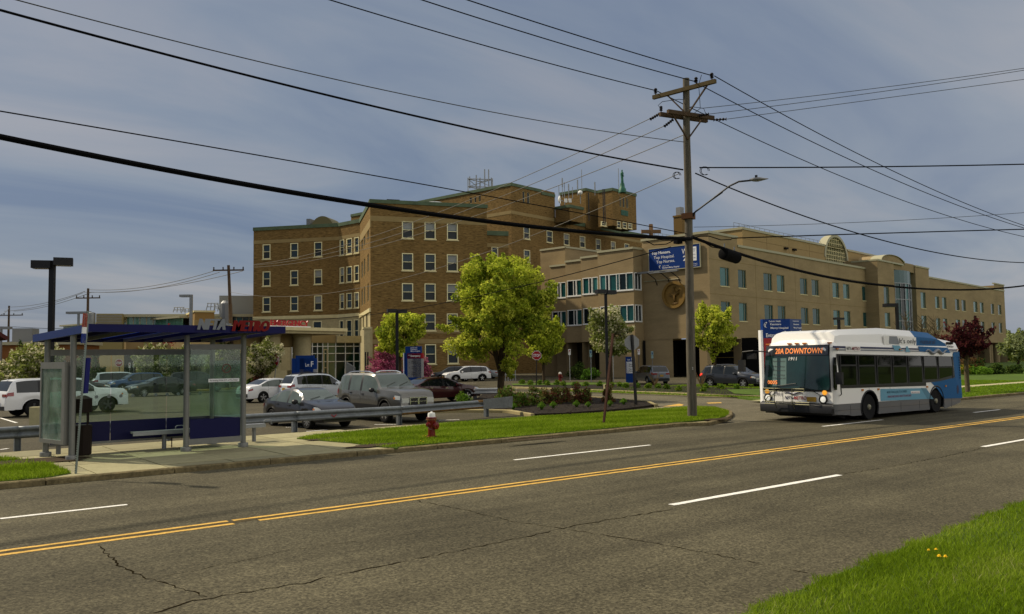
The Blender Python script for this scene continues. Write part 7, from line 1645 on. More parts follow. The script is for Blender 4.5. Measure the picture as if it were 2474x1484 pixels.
wire([(0, 2), (310, 66), (620, 132), (1238, 289), (1500, 328), (1653, 338)], pp(338), XM_, .014, 'thin line from the top left corner to the pole just below the crossarms', ext=8, m=M_wirel)
wire([(0, 28), (215, 78), (501, 159), (901, 255), (1238, 334), (1650, 410)], pp(410), XM_, .030, 'black cable from the upper left edge to the pole above the lamp arm', ext=8)
wire([(0, 265), (260, 313), (501, 356), (741, 398), (1112, 465), (1300, 495), (1537, 532), (1665, 572)], pp(572), XM_, .016, 'slim black cable from the left edge, crossing before the brick tower', ext=8)
wire([(0, 331), (250, 381), (501, 430), (851, 488), (1238, 542), (1500, 569), (1670, 577)], pp(577)+Vector((0, -.25, 0)), XM_, .07, 'thickest black cable bundle from the left edge to the pole', ext=8)
wire([(1672, 571), (1725, 592), (1784, 617), (1889, 644), (1976, 662), (2158, 692)], pp(571)+Vector((0, -.25, 0)), XP_, .06, 'thick black cable bundle carrying the splice canister, right of the pole')
wire([(2158, 692), (2273, 701), (2378, 698), (2474, 691)], pat(2158, 692)+Vector((14.6, 0, 0)) if False else Wall((pp(571).x, pp(571).y-.25), 0).p(*Wall((pp(571).x, pp(571).y-.25), 0).uz(2158, 692)), Vector((1, -.12, 0)).normalized(), .05, 'far end of the thick black cable rising to the right edge', ext=10)
crossd = Vector((1, -.62, 0)).normalized()
wire([(1690, 405), (1900, 405), (2200, 402), (2474, 397)], pp(405), crossd, .026, 'level black cable from the pole to the right edge above the street lamp', ext=12)
wire([(1680, 420), (1714, 433), (1956, 526), (2088, 568), (2204, 598), (2343, 626), (2474, 634)], pp(418), Vector((1, -.05, 0)).normalized(), .026, 'twisted service cable sagging rightward from the pole below the level cable', ext=12)
wire([(1676, 549), (2081, 537), (2474, 514)], pp(549), crossd, .010, 'faint thin line rising gently across the beige roof to the right edge', m=M_wirel, ext=12)
wire([(1767, 579), (1798, 571), (2081, 566), (2474, 554)], pp(575)+crossd*4.2, crossd, .024, 'black cable running level over the penthouse to the right edge', ext=12)
mb = MB(); P5 = [(1672, 577), (1690, 571), (1714, 571), (1742, 580), (1767, 579)]; mb.tube([pat(x, y, -.3+.01*(x-1672)) for x, y in P5], .02, 6); mb.tube([pat(1640, 575), pat(1610, 590), pat(1580, 592), pat(1560, 582)], .02, 5); mb.tube([pat(1640, 582), pat(1600, 580), pat(1560, 570)], .02, 5); mb.tube([pat(1690, 580, -.3), pat(1720, 597, -.4), pat(1760, 604, -.5)], .02, 5); mb.build('slack_cable', M_wire, up_, world=True)
for (y0, y1, p_, nm) in ((262, 165, (1695, 262), 'uppermost'), (278, 170, (1712, 276), 'middle'), (289, 192, (1757, 288), 'lowest')): wire([p_, (2084, (y0+y1)/2+4), (2474, y1)], pp(275)+crossd*.8, crossd, .012, nm+' of three thin lines rising from the lower crossarm to the right edge', ext=12, m=M_wirel)
# splice canister
c_ = Wall((pp(571).x, pp(571).y-.25), 0); q = c_.p(*c_.uz(1762, 621)); cn_ = empty('splice_canister', tuple(q), label='black cylindrical splice canister hanging from the thick cable right of the pole', cat='canister')
q0, q1 = c_.p(*c_.uz(1745, 612)), c_.p(*c_.uz(1782, 624)); dd = (q1-q0); mb = MB(); mb.tube([q0, q0+dd*.05, q0+dd*.95, q1], [.16, .24, .24, .16], 14); mb.build('canister', M_wire, cn_, world=True, smooth=True); mb = MB()
for t in (.15, .8): mb.tube([q0+dd*t+Z*.22, q0+dd*t+Z*.42], .03, 6)
mb.build('hanger', M_grey, cn_, world=True)
# far wooden poles
def fpole(x, ytop, w_, lab, arms, lean=0, r_=.17, extra=None):
    t = ondepth(x, ytop, w_); p = empty('utility_pole', (t.x, t.y, 0), label=lab, cat='utility pole'); MB().tube([(t.x+lean, t.y, -.2), (t.x, t.y, t.z)], [r_*1.25, r_*.8], 10).build('shaft', M_woodd, p, world=True, smooth=True)
    for (dz, hw_, ang) in arms:
        d = Vector((math.cos(ang), math.sin(ang), 0)); A, B = Vector((t.x, t.y, t.z-dz))-d*hw_, Vector((t.x, t.y, t.z-dz))+d*hw_; MB().beam(A, B, .14, .14).build('crossarm', M_woodd, p, world=True)
        for s_ in (-.95, -.35, .35, .95): mb = MB(); c_ = (A+B)/2+d*hw_*s_; mb.lathe([(.03, .05), (.09, .15), (.04, .2), (.09, .28), (.02, .34)], 8, tuple(c_)); mb.build('insulator', M_porc, p, world=True)
    return p, t
P1, t1 = fpole(552, 641, 84, 'leaning wooden pole with one wide crossarm between the shelter roof and the brick wing', [(.5, 1.55, R(-38))], lean=.6)
P2, t2 = fpole(213, 697, 104, 'wooden pole with a grey transformer can behind the left part of the shelter', [(1.2, 1.5, R(-38))])
P3, t3 = fpole(22, 739, 132, 'plain wooden pole with a small crossarm at the far left', [(1.5, 2.2, R(-38))])
MB().lathe([(.42, 0), (.45, .1), (.45, 1.9), (.3, 2.0)], 14, (t2.x+.35, t2.y-.5, t2.z-5.0)).build('transformer', M_metal, P2, world=True, smooth=True)
tilt_d = lambda a, b_: Vector((b_.x-a.x, b_.y-a.y, 0)).normalized()
wd1 = tilt_d(gp, t1)
for i, (pts, lab) in enumerate((([(1570, 287), (1340, 395), (1120, 490), (900, 570), (730, 620), (612, 639)], 'upper'), ([(1604, 304), (1400, 395), (1180, 492), (900, 582), (730, 627), (612, 641)], 'middle'), ([(1655, 322), (1400, 432), (1180, 512), (900, 596), (730, 634), (612, 646)], 'lower'))):
    wire(pts, pp(300), wd1, .015, lab+' of the three pale lines crossing the brick wing between the two wooden poles', m=mat('wire_pale', (.20, .18, .14), .6))
wire([(1640, 422), (1537, 464), (1400, 522), (1176, 611), (1056, 650), (893, 691), (703, 716), (557, 706)], pp(420), wd1, .014, 'pale twisted cable crossing the brick wing below the three lines', m=MATS['wire_pale'])
wire([(1620, 590), (1445, 655), (1317, 675), (1088, 729), (893, 763), (732, 771), (562, 765)], pp(585), wd1, .02, 'dark cable drooping from the pole past the tree to the EMERGENCY sign')
for i, (a, b_) in enumerate((((516, 655), (213, 700)), ((530, 658), (222, 706)), ((586, 655), (200, 706)))): wire([a, ((a[0]+b_[0])/2, (a[1]+b_[1])/2+14), b_], t1, tilt_d(t1, t2), .03, 'far line %s between the leaning pole and the transformer pole' % ('uppermost', 'middle', 'lowest')[i], m=M_wirel, grp='far lines at left')
for i, (a, b_) in enumerate((((205, 704), (24, 742)), ((222, 706), (33, 752)), ((200, 708), (10, 752)))): wire([a, ((a[0]+b_[0])/2, (a[1]+b_[1])/2+8), b_], t2, tilt_d(t2, t3), .03, 'far line %s between the transformer pole and the far left pole' % ('uppermost', 'middle', 'lowest')[i], m=M_wirel, grp='far lines at left')
for i, (a, b_) in enumerate((((0, 829), (66, 815)), ((0, 840), (26, 835)), ((0, 850), (60, 836)), ((36, 790), (200, 792)), ((0, 762), (22, 745)))):
    A, B = ondepth(*a, 120), ondepth(*b_, 125); MB().tube([A+(A-B)*.3, A, A.lerp(B, .5)-Z*.2, B], .035, 5).build('power_line', M_wirel, None, world=True, loc=tuple(A), label=['far cable at the left edge, just above the siding house', 'second far cable above the siding house', 'lowest far cable near the siding house gable', 'level far cable between the two left poles', 'far line leaving the left pole to the edge'][i], cat='wire', group='far lines at left')
# lot lamps
def lamp(x, yt, w_, lab, heads, m=M_black, r_=.09, boxs=(.95, .42, .36), base=None, par=None):
    t = ondepth(x, yt, w_); g = Vector((t.x, t.y, 0)); l = empty('lamp_post', tuple(g), label=lab, cat='lamp post')
    MB().beam(g, Vector((t.x, t.y, t.z)), 2*r_, 2*r_, up=(.6, .8, 0)).build('post', m, l, world=True)
    if base: MB().lathe([(.30, 0), (.30, base)], 14, tuple(g)).build('base', M_conc2, l, world=True)
    for (ang, dz, dist) in heads:
        d = Vector((math.cos(ang), math.sin(ang), 0)); c_ = g+d*(dist+boxs[0]/2)+Z*(t.z-boxs[2]/2+dz); MB().box(tuple(c_), boxs, ang).build('lamp_head', m, l, world=True)
        MB().beam(g+Z*(t.z-boxs[2]/2+dz), c_, .07, .07).build('arm', m, l, world=True); MB().box(tuple(c_-Z*(boxs[2]/2+.012)), (boxs[0]*.8, boxs[1]*.8, .02), ang).build('lens', mat('lamp_lens', (.4, .4, .38), .2), l, world=True)
    return l
ar = math.atan2(RT0.y, RT0.x)
lamp(127, 630, 46, 'tall black lamp post with two boxy heads rising over the left end of the shelter', [(ar+R(25), .16, .05), (ar+R(195), -.02, .05)], r_=.13, boxs=(.95, .62, .42))
lamp(1463, 702, 62, 'black lamp post with two flat heads between the blossom tree and the banner wall', [(ar+R(20), 0, .02), (ar+R(200), .05, .02)], r_=.10, boxs=(.75, .6, .28), base=.5)
lamp(959, 748, 76, 'black double headed lamp post before the small lime tree by the brick wing', [(ar+R(20), 0, .05), (ar+R(200), .03, .05)], r_=.13, boxs=(.85, .5, .32))
lamp(462, 712, 90, 'pale grey lamp post with a single head pointing left over the shelter roof', [(ar+R(180), 0, .1)], m=M_metal, r_=.14, boxs=(1.1, .5, .25))
lamp(190, 753, 112, 'thin grey T shaped lamp post left of the transformer pole', [(ar, 0, .0), (ar+R(180), 0, .0)], m=M_metal, r_=.12, boxs=(1.6, .5, .3))
lamp(2166, 733, 66, 'black lamp post with one grey head pointing left before the teal glass bay', [(ar+R(185), -.02, .05)], r_=.10, boxs=(.95, .6, .26))
lamp(2026, 768, 84, 'short looking black lamp post rising just above the bus roof', [(ar+R(15), 0, 0), (ar+R(195), .02, 0)], r_=.12, boxs=(.5, .5, .2))
lamp(3, 790, 92, 'grey lamp head at the far left edge above the siding house', [(ar, 0, .0)], m=M_metal, r_=.1, boxs=(1.1, .5, .25))
lamp(62, 837, 74, 'brown T shaped lamp post before the pale tree at far left', [(ar, 0, 0), (ar+R(180), 0, 0)], m=mat('brown_metal', (.05, .03, .02), .6), r_=.10, boxs=(.5, .4, .18))
# ================================================================ SIGNS
def octa(r_): return [(r_*math.cos(R(22.5+45*i))/math.cos(R(22.5)), r_*math.sin(R(22.5+45*i))/math.cos(R(22.5))) for i in range(8)]
def stop(cx_, cy_, rpx, base, lab, front=True, face=0., zp=0., postm=None, m_top=None, base_pt=None, wide=.06):
    g = at(*base, zp); w_ = (g-EYEP).dot(FW); c_ = ondepth(cx_, cy_, w_); r_ = rpx/F*w_; s_ = empty('stop_sign', tuple(g), label=lab, cat='sign')
    top = c_+Z*(r_*.8); pm_ = postm or M_black
    MB().beam(g, Vector((c_.x, c_.y, c_.z+r_*(1.1 if not front else .6))), wide, wide).build('post', pm_, s_, world=True)
    W_ = Wall((c_.x, c_.y), ar+face); pts = octa(r_); o_ = .06 if front else -.06
    MB().prism([W_.p(a*(1), c_.z+b_, o_) for a, b_ in pts][::-1], W_.n*.012).build('sign_plate', M_signg if not front else M_signw, s_, world=True)
    if front:
        MB().prism([W_.p(a*.92, c_.z+b_*.92, o_+.014) for a, b_ in pts][::-1], W_.n*.004).build('sign_face', M_signr, s_, world=True)
        mb = MB(); textmesh(mb, 'STOP', W_.p(-r_*.72, c_.z-r_*.30, o_+.022), W_.d, Z, r_*1.44, r_*.60, .004, .02); mb.build('lettering', M_signw, s_, world=True)
    return s_, W_, c_, r_
stop(1527, 828, 17.5, (1536.6, 978), 'grey back of a stop sign on a leaning black post by the driveway', front=False, zp=.1, wide=.11)
_, W_, c_, r_ = stop(1096, 846, 9, (1096, 912), 'grey back of a stop sign on a black post before the white SUV', front=False)
stop(1296.5, 859, 11, (1295.6, 931), 'red stop sign on a black post right of the big lime tree trunk', zp=.15)
stop(669.5, 870, 15, (661, 935), 'red and white stop sign on a steel post left of the Lot F sign', postm=M_metal, face=R(-52), zp=.1)
stop(288, 877, 9, (288, 940), 'red stop sign seen through the shelter glass above the white minivan')
def psign(cx_, y0, y1, wpx, base, lab, kind='white', face=0., grp='small parking signs on posts', zp=0.):
    g = at(*base, zp); w_ = (g-EYEP).dot(FW); c_ = ondepth(cx_, (y0+y1)/2, w_); t = ondepth(cx_, y0, w_).z; b_ = ondepth(cx_, y1, w_).z; hw_ = wpx/2/F*w_; s_ = empty('parking_sign', tuple(g), label=lab, cat='sign', group=grp)
    MB().beam(g, Vector((g.x, g.y, t)), .06, .05).build('post', M_metal if kind != 'yellow' else M_black, s_, world=True); W_ = Wall((g.x, g.y), ar+face); fm = {'white': M_signw, 'teal': mat('sign_pale_teal', (.35, .55, .55), .5), 'yellow': mat('sign_yellow', (.65, .38, .04), .5)}[kind]
    zz_ = b_ if kind != 'white' else b_; hh_ = t-b_
    if kind == 'yellow': wbox(MB(), W_, -hw_, hw_, b_, t, .03, .05).build('sign_plate', fm, s_, world=True); wbox(MB(), W_, -hw_*.3, hw_*.3, b_+hh_*.5, b_+hh_*.8, .05, .055).build('symbol', M_letd, s_, world=True)
    else:
        wbox(MB(), W_, -hw_, hw_, b_+hh_*.40, t, .03, .05).build('sign_plate', fm, s_, world=True); wbox(MB(), W_, -hw_, hw_, b_, b_+hh_*.36, .03, .05).build('sign_plate', fm, s_, world=True)
        wbox(MB(), W_, -hw_*.45, hw_*.45, b_+hh_*.55, b_+hh_*.85, .05, .055).build('symbol', mat('sign_symbol_blue', (.02, .07, .3), .5) if kind == 'teal' else M_signr, s_, world=True)
def r3s(cx_, y0, y1, wd_, by, lab, kind): x, a = R3(cx_, y0); _, b_ = R3(cx_, y1); psign(x, a, b_, wd_*.334, (x, R3(0, by)[1]), lab, kind)
r3s(787, 395, 437, 17, 625, 'white parking sign right of the second lime tree, before the first arcade bay', 'white'); r3s(941, 400, 452, 17, 632, 'pale teal disabled parking sign left of the leaning rusty post', 'teal'); r3s(1102, 400, 450, 14, 632, 'pale teal parking sign seen through the pear tree crown', 'teal')
r3s(1289, 394, 434, 17, 600, 'white parking sign above the roof of the steel grey SUV', 'white'); r3s(1386, 410, 462, 16, 600, 'pale teal parking sign above the tail of the steel grey SUV', 'teal')
for (cx_, y0, y1, k, lab) in ((1426, 440, 482, 'teal', 'pale teal parking sign right of the hospital directory sign'), (1575, 440, 482, 'teal', 'pale teal parking sign left of the black stop sign post'), (1685, 443, 472, 'white', 'tilted white parking sign above the white SUV')): x, a = R2(cx_, y0); _, b_ = R2(cx_, y1); psign(x, a, b_, 5.4, (x, 916), lab, k)
psign(928.5, 852.5, 864.5, 7.6, (927, 915), 'small yellow sign on a black post before the pink redbud', 'yellow')
for i, (x, y) in enumerate(((937, 493), (967, 488), (1068, 488), (1176, 485), (1276, 476), (1498, 465), (1612, 457), (1747, 450))):
    xx_, a = R1(x, y); psign(xx_, a, a+13, 4.6, (xx_, 925), ['square white sign above the white minivan roof', 'narrow white sign right of the square one over the minivan', 'narrow white sign over the blue SUV seen through the glass', 'narrow white sign over the black sedan seen through the glass', 'white sign over the left end of the black SUV', 'white sign left of the middle shelter post glass edge', 'white sign in the right glass pane by the red circle', 'white sign nearest the right shelter post'][i], 'white', grp='narrow white signs beyond the shelter')
g = at(*R2(1325, 700)); 
# wayfinding signs
def way(xl, xr, yt, w_, lab, parts, side=None, name='directory_sign', face=R(-8)):
    p = ondepth(xl, yt, w_); s_ = empty(name, (p.x, p.y, 0), label=lab, cat='sign'); W_ = Wall((p.x, p.y), ar+face); width = uq(W_, xr, yt)
    for (l, r_, t, b_, m_, nm, txts) in parts:
        ua_, ub_ = uq(W_, l, t), uq(W_, r_, t); zt_, zb_ = zq(W_, (l+r_)/2, t), max(-.1, zq(W_, (l+r_)/2, b_)); wbox(MB(), W_, ua_, ub_, zb_, zt_, -.35, 0).build(nm, m_, s_, world=True)
        for (s, fx_, fy_, fw_, fh_, mm) in txts: mb = MB(); textmesh(mb, s, W_.p(ua_+(ub_-ua_)*fx_, zb_+(zt_-zb_)*fy_, .012), W_.d, Z, (ub_-ua_)*fw_, (zt_-zb_)*fh_, .004, .012); mb.build('lettering', mm, s_, world=True)
    return s_, W_
way(704, 762, 859, 73, 'blue and grey Lot F visitor parking sign before the glazed entrance', [(714, 757, 859, 925, M_blue, 'sign_body', []), (705, 716, 866, 925, M_blue, 'side_panel', []), (724, 763, 866, 892, M_blue, 'sign_header', [('Lot', .36, .25, .24, .30, M_signw), ('F', .70, .22, .16, .50, M_signw)]), (724, 763, 892.3, 910, M_signg, 'sign_panel', [('Visitor', .3, .58, .4, .26, M_letd), ('Parking', .3, .12, .4, .26, M_letd), ('>', .05, .35, .12, .3, M_letd)])])
way(974, 1021, 837, 68, 'tall blue, red and grey directory sign reading Emergency and Main Entrance', [(979, 1017, 837, 930, M_blue, 'sign_body', [('Kenmore', .35, .91, .42, .035, M_signw), ('Mercy Hospital', .35, .86, .6, .035, M_signw), ('Catholic Health', .33, .955, .45, .022, M_signw)]), (974, 976, 853, 930, M_signw, 'side_panel', []), (976, 982, 853, 930, M_blue, 'side_panel', []), (983, 1021, 853.5, 866.6, M_signr, 'sign_panel', [('Emergency', .24, .35, .62, .34, M_signw), ('^', .10, .40, .08, .3, M_signw)]), (984.5, 1021, 867, 912, M_signg, 'sign_panel', [('Main', .27, .84, .30, .07, M_letd), ('Entrance', .27, .74, .42, .07, M_letd), ('Valet', .27, .54, .26, .07, M_letd), ('Parking', .27, .44, .38, .07, M_letd), ('Visitor', .27, .24, .34, .07, M_letd), ('Parking', .27, .14, .38, .07, M_letd), ('>', .07, .79, .10, .06, M_letd), ('>', .07, .49, .10, .06, M_letd), ('>', .07, .2, .10, .06, M_letd)])])
way(1511, 1535, 862, 72, 'blue and white Lot D sign behind the leaning black stop sign post', [(1511, 1534, 862, 925, M_blue, 'sign_body', [('Lot', .22, .86, .26, .055, M_signw), ('D', .60, .86, .2, .09, M_signw)]), (1513, 1534, 874, 902, M_signw, 'sign_panel', [('Visitor', .3, .72, .4, .12, M_letd), ('Parking', .3, .55, .45, .12, M_letd), ('Visitor', .3, .3, .4, .12, M_letd), ('Parking', .3, .13, .45, .12, M_letd)])])
sE, WE = way(1838, 1908, 771, 40, 'large blue and red Kenmore Mercy Hospital Entrance 2 sign rising behind the bus', [
 (1842.5, 1908, 771, 799, M_blue, 'sign_body', [('Catholic Health', .22, .74, .44, .14, M_signw), ('Kenmore', .27, .47, .40, .17, M_signw), ('Mercy Hospital', .28, .15, .65, .17, M_signw)]),
 (1842.5, 1908, 799.2, 817, M_blue, 'sign_body', [('Entrance', .12, .15, .56, .5, M_signw), ('2', .78, .10, .12, .85, M_signw)]), (1845, 1908, 817.2, 990, M_signr, 'sign_panel', []), (1837.5, 1843, 798, 990, M_signw, 'side_panel', [])], face=R(2))
ue_ = uq(WE, 1908, 780); W2e = Wall(WE.p(ue_), WE.ang+R(38)); zt_, zb_ = zq(W2e, 1909, 771), zq(W2e, 1909, 830); uf = uq(W2e, 1936, 780)
wbox(MB(), W2e, 0, uf, 0, zt_, -.35, 0).build('side_panel', mat('sign_blue_side', (.012, .06, .24), .5), sE, world=True); mb = MB(); hz = zt_-zb_
for s, fx_, fz_, fw_, fh_ in (('Catholic Health', .25, .90, .5, .04), ('Kenmore', .3, .76, .45, .06), ('Mercy Hospital', .3, .62, .68, .06), ('Entrance', .08, .38, .6, .12), ('2', .8, .36, .12, .2)): textmesh(mb, s, W2e.p(uf*fx_, zb_+hz*fz_, .012), W2e.d, Z, uf*fw_, hz*fh_, .004, .01)
mb.build('lettering', M_signw, sE, world=True); mb = MB(); ss = uq(WE, 1856, 780)-uq(WE, 1844, 780); swirl(mb, WE.p(uq(WE, 1845, 780), zq(WE, 1850, 794), .0), WE.d, Z, ss*1.25, .02); mb.build('sign_emblem', M_signw, sE, world=True)
# thin leaning rusty post in the verge
g = at(1457.5, 1025, PZ); w_ = (g-EYEP).dot(FW); t = ondepth(1481, 806, w_); MB().beam(g-Z*.1, t, .09, .05).build('leaning_post', mat('rusty_post', (.10, .045, .03), .8, var=.3, vscale=4), None, world=True, loc=tuple(g), label='thin rusty steel post leaning right in the grass verge', cat='post')
mb = MB(); g = at(350, 1065, PZ); g.y = YB-.1; MB().tube([g, g+Z*.28], .015, 6).build('iron_stake', mat('rusty_steel2', (.12, .05, .03), .8), None, world=True, loc=tuple(g), label='short rusty iron stake under the bus shelter back screen', cat='stake')
# black bollard poles and railing by the entrance
for i, x in enumerate((976.5, 993)): x2, a = R2(x, 415); t = ondepth(x2, a, 96); MB().tube([(t.x, t.y, 0), (t.x, t.y, t.z)], .09, 8).build('flag_post', M_black, None, world=True, loc=(t.x, t.y, 0), label=('left', 'right')[i]+' of two plain black poles by the stone pier', cat='post')
for i, (x0, x1, y0, y1, w_) in enumerate(((838, 900, 490, 540, 98), )):
    A, B = ondepth(*R2(x0, y0), w_), ondepth(*R2(x1, y0), w_); rl = empty('railing', (A.x, A.y, 0), label='grey steel ramp railing before the glazed entrance', cat='railing'); mb = MB()
    for k in range(12): p = A.lerp(B, k/11); mb.tube([(p.x, p.y, 0), (p.x, p.y, A.z-.6*k/11)], .035, 5)
    mb.build('baluster', M_metal, rl, world=True); MB().tube([A, B-Z*.6], .05, 6).build('handrail', M_metal, rl, world=True)
A, B = ondepth(1215, 893, 92), ondepth(1245, 893, 92); rl = empty('railing', (A.x, A.y, 0), label='pale pipe railing right of the white SUV', cat='railing'); mb = MB()
for k in range(6): p = A.lerp(B, k/5); mb.tube([(p.x, p.y, 0), (p.x, p.y, A.z)], .05, 5)
mb.build('baluster', M_metal, rl, world=True); mb = MB(); mb.tube([A, B], .05, 5); mb.tube([A-Z*.6, B-Z*.6], .05, 5); mb.build('handrail', M_metal, rl, world=True)
# pedestrian by the Lot F sign
g = ondepth(711, 900, 80); g.z = .0; pe = empty('person', tuple(g), ar, label='person in a white shirt and dark trousers standing left of the Lot F sign', cat='person')
def figure(par, h, shirt, trous, skin, hair):
    k = h/1.75; bm_v = [(0, 0, .95), (0, 0, 1.15), (0, 0, 1.38), (0, 0, 1.50), (0, 0, 1.58)]; me = bpy.data.meshes.new('body')
    V = [(0, 0, .95), (0, 0, 1.18), (0, 0, 1.40), (0, .01, 1.50), (0, .02, 1.62), (-.18, 0, 1.40), (-.24, 0, 1.12), (-.22, .08, .90), (.18, 0, 1.40), (.24, 0, 1.12), (.22, .08, .90), (-.09, 0, .90), (-.10, .02, .50), (-.11, 0, .08), (-.11, .16, .04), (.09, 0, .90), (.12, .05, .50), (.12, -.05, .08), (.12, .11, .04)]
    E_ = [(0, 1), (1, 2), (2, 3), (3, 4), (2, 5), (5, 6), (6, 7), (2, 8), (8, 9), (9, 10), (0, 11), (11, 12), (12, 13), (13, 14), (0, 15), (15, 16), (16, 17), (17, 18)]
    Rr = [.15, .14, .15, .055, .10, .07, .05, .04, .07, .05, .04, .10, .07, .05, .045, .10, .07, .05, .045]
    me.from_pydata([tuple(q*k for q in v) for v in V], E_, []); ob = bpy.data.objects.new('body', me); COL.objects.link(ob); ob.modifiers.new('s', 'SKIN'); sv = me.skin_vertices[0].data
    for i, r_ in enumerate(Rr): sv[i].radius = (r_*k, r_*k*.8)
    sv[0].use_root = True; ob.modifiers.new('sub', 'SUBSURF').levels = 2
    dg = bpy.context.evaluated_depsgraph_get(); m2 = bpy.data.meshes.new_from_object(ob.evaluated_get(dg)); bpy.data.objects.remove(ob)
    for q in (shirt, trous, skin, hair): m2.materials.append(q)
    for p in m2.polygons:
        z_ = p.center.z/k; p.use_smooth = True; p.material_index = 1 if z_ < .98 and abs(p.center.x) < .19*k else (2 if z_ > 1.47 or z_ < 1.0 else 0)
        if z_ > 1.66 or (z_ > 1.56 and p.center.y < 0): p.material_index = 3
        if z_ < .10: p.material_index = 3
    o = bpy.data.objects.new('body', m2); COL.objects.link(o); o.parent = par; return o
figure(pe, 1.75, mat('shirt_white', (.65, .68, .72), .8), mat('trousers_dark', (.02, .02, .025), .8), MATS['skin'], M_black)
# ================================================================ TREES AND PLANTS
M_bark = mat('bark', (.085, .062, .045), .95, var=.3, vscale=6, bump=.6, bscale=20)
def leafcloud(centers, radii, n, size, mats, wts, rng, flat=.75, name='crown', parent=None, up=.25, shape=None):
    """many small leaf-sized faces gathered in clumps"""
    C = np.asarray(centers); Rr = np.asarray(radii); w = Rr**2; w = w/w.sum(); idx = rng.choice(len(C), n, p=w)
    d = rng.normal(size=(n, 3)); d /= np.linalg.norm(d, axis=1)[:, None]; rad = rng.uniform(.15, 1, n)**.5
    P = C[idx]+d*(Rr[idx]*rad)[:, None]*np.array([1, 1, flat])
    nm = rng.normal(size=(n, 3))+d*.7+np.array([0, 0, up]); nm /= np.linalg.norm(nm, axis=1)[:, None]
    a = np.cross(nm, rng.normal(size=(n, 3))); a /= np.linalg.norm(a, axis=1)[:, None]; b_ = np.cross(nm, a)
    s = size*rng.uniform(.6, 1.4, n)[:, None]
    V = np.stack([P-a*s, P-b_*s*.55, P+a*s, P+b_*s*.55], 1).reshape(-1, 3)
    me = bpy.data.meshes.new(name); me.vertices.add(4*n); me.vertices.foreach_set('co', V.ravel()); me.loops.add(4*n); me.loops.foreach_set('vertex_index', np.arange(4*n)); me.polygons.add(n); me.polygons.foreach_set('loop_start', np.arange(0, 4*n, 4)); me.polygons.foreach_set('loop_total', np.full(n, 4))
    for m_ in mats: me.materials.append(m_)
    cm = rng.choice(len(mats), len(C), p=wts); mi = np.where(rng.random(n) < .55, cm[idx], rng.choice(len(mats), n, p=wts)); me.polygons.foreach_set('material_index', mi.astype(np.int32)); me.update(); me.validate()
    o = bpy.data.objects.new(name, me); COL.objects.link(o)
    if parent is not None: o.parent = parent; KIDS.setdefault(parent.name, []).append(o)
    return o
def envelope(rng, n, rx, ry, h, z0, kind):
    out = []
    while len(out) < n:
        x, y = rng.uniform(-1, 1, 2); z = rng.uniform(0, 1)
        if kind == 'vase': rz = .12+.93*math.sin(math.pi/2*min(1, z/.42)) if z < .6 else 1.05-.62*((z-.6)/.4)**1.6
        elif kind == 'round': rz = math.sqrt(max(0, 1-(2*z-1)**2))
        elif kind == 'cone': rz = (1-z)*.9+.08
        elif kind == 'dome': rz = math.sqrt(max(0, 1-z**2.2))
        else: rz = 1
        t = math.atan2(y, x); rz *= 1+.17*math.sin(3*t+5*z)+.13*math.sin(5*t-9*z)
        r_ = math.hypot(x, y)
        if r_ < rz and (r_ > rz*.35 or rng.random() < .35): out.append((x*rx, y*ry, z0+z*h))
    return out
def tree(base, h, rx, z0, lab, mats, wts, n, kind='vase', size=.13, cr=.55, trunk=.14, seed=1, ncl=90, cat='tree', name='tree', limbs=9, bark=None, ry=None, group=None, tops=None, zp=0., lean=0, fill=None):
    rng = np.random.default_rng(seed); b_ = empty(name, tuple(base), label=lab, cat=cat, group=group); ry = ry or rx
    cl = envelope(rng, ncl, rx*.86, ry*.86, h-z0-cr*.5, z0+cr*.25, kind)
    if n > 40000: cl = [c for c in cl if not (c[0]*RT0.x+c[1]*RT0.y > rx*.28 and c[2] < z0+(h-z0)*.33)]
    ncl = len(cl)
    for q in (tops or []): cl.append(q)
    rad = list(rng.uniform(.5, 1.15, len(cl))*cr); zm = z0+(h-z0)*.35
    for k in range(int(len(cl)*.55)):                       # sprays of leaves reaching out of the crown
        p = np.array(cl[int(rng.integers(ncl))]); d = p-np.array([0, 0, zm]); d[2] += .5; d /= np.linalg.norm(d)+1e-6
        for f in (.5, .85, 1.15): cl.append(tuple(p+d*cr*f)); rad.append(cr*(.60-.30*f))
    rad = np.array(rad)
    leafcloud(cl, rad, n, size, mats, wts, rng, parent=b_)
    tb = MB(); k = z0*.95; tb.tube([(0, 0, -.1), (.02, 0, .05), (lean*.3, .02, k*.6), (lean, 0, k)], [trunk*1.35, trunk*1.08, trunk, trunk*.9], 12); tb.build('trunk', bark or M_bark, b_, smooth=True)
    for i in range(limbs):
        t = 2*math.pi*i/limbs+rng.uniform(-.3, .3); tgt = Vector(cl[int(rng.integers(len(cl)))]); r_ = rng.uniform(.45, .85)
        e_ = Vector((math.cos(t)*rx*r_*.8, math.sin(t)*ry*r_*.8, z0+(h-z0)*rng.uniform(.4, .85))); s0 = Vector((lean, 0, k*rng.uniform(.88, 1.0))); m1 = s0.lerp(e_, .4)+Vector((0, 0, .3)); mb = MB(); mb.tube([s0, m1, s0.lerp(e_, .72)+Vector((rng.uniform(-.2, .2), rng.uniform(-.2, .2), .2)), e_], [trunk*.5, trunk*.32, trunk*.18, trunk*.06], 7)
        for j in range(3): f = .4+.2*j; q = s0.lerp(e_, f); q2 = q+Vector((rng.uniform(-.8, .8)*rx*.35, rng.uniform(-.8, .8)*ry*.35, rng.uniform(.2, .9)*(h-z0)*.22)); mb.tube([q, q.lerp(q2, .5)+Vector((0, 0, .1)), q2], [trunk*.2, trunk*.12, trunk*.04], 5)
        mb.build('limb', bark or M_bark, b_, smooth=True)
    return b_
Lm = leafmat
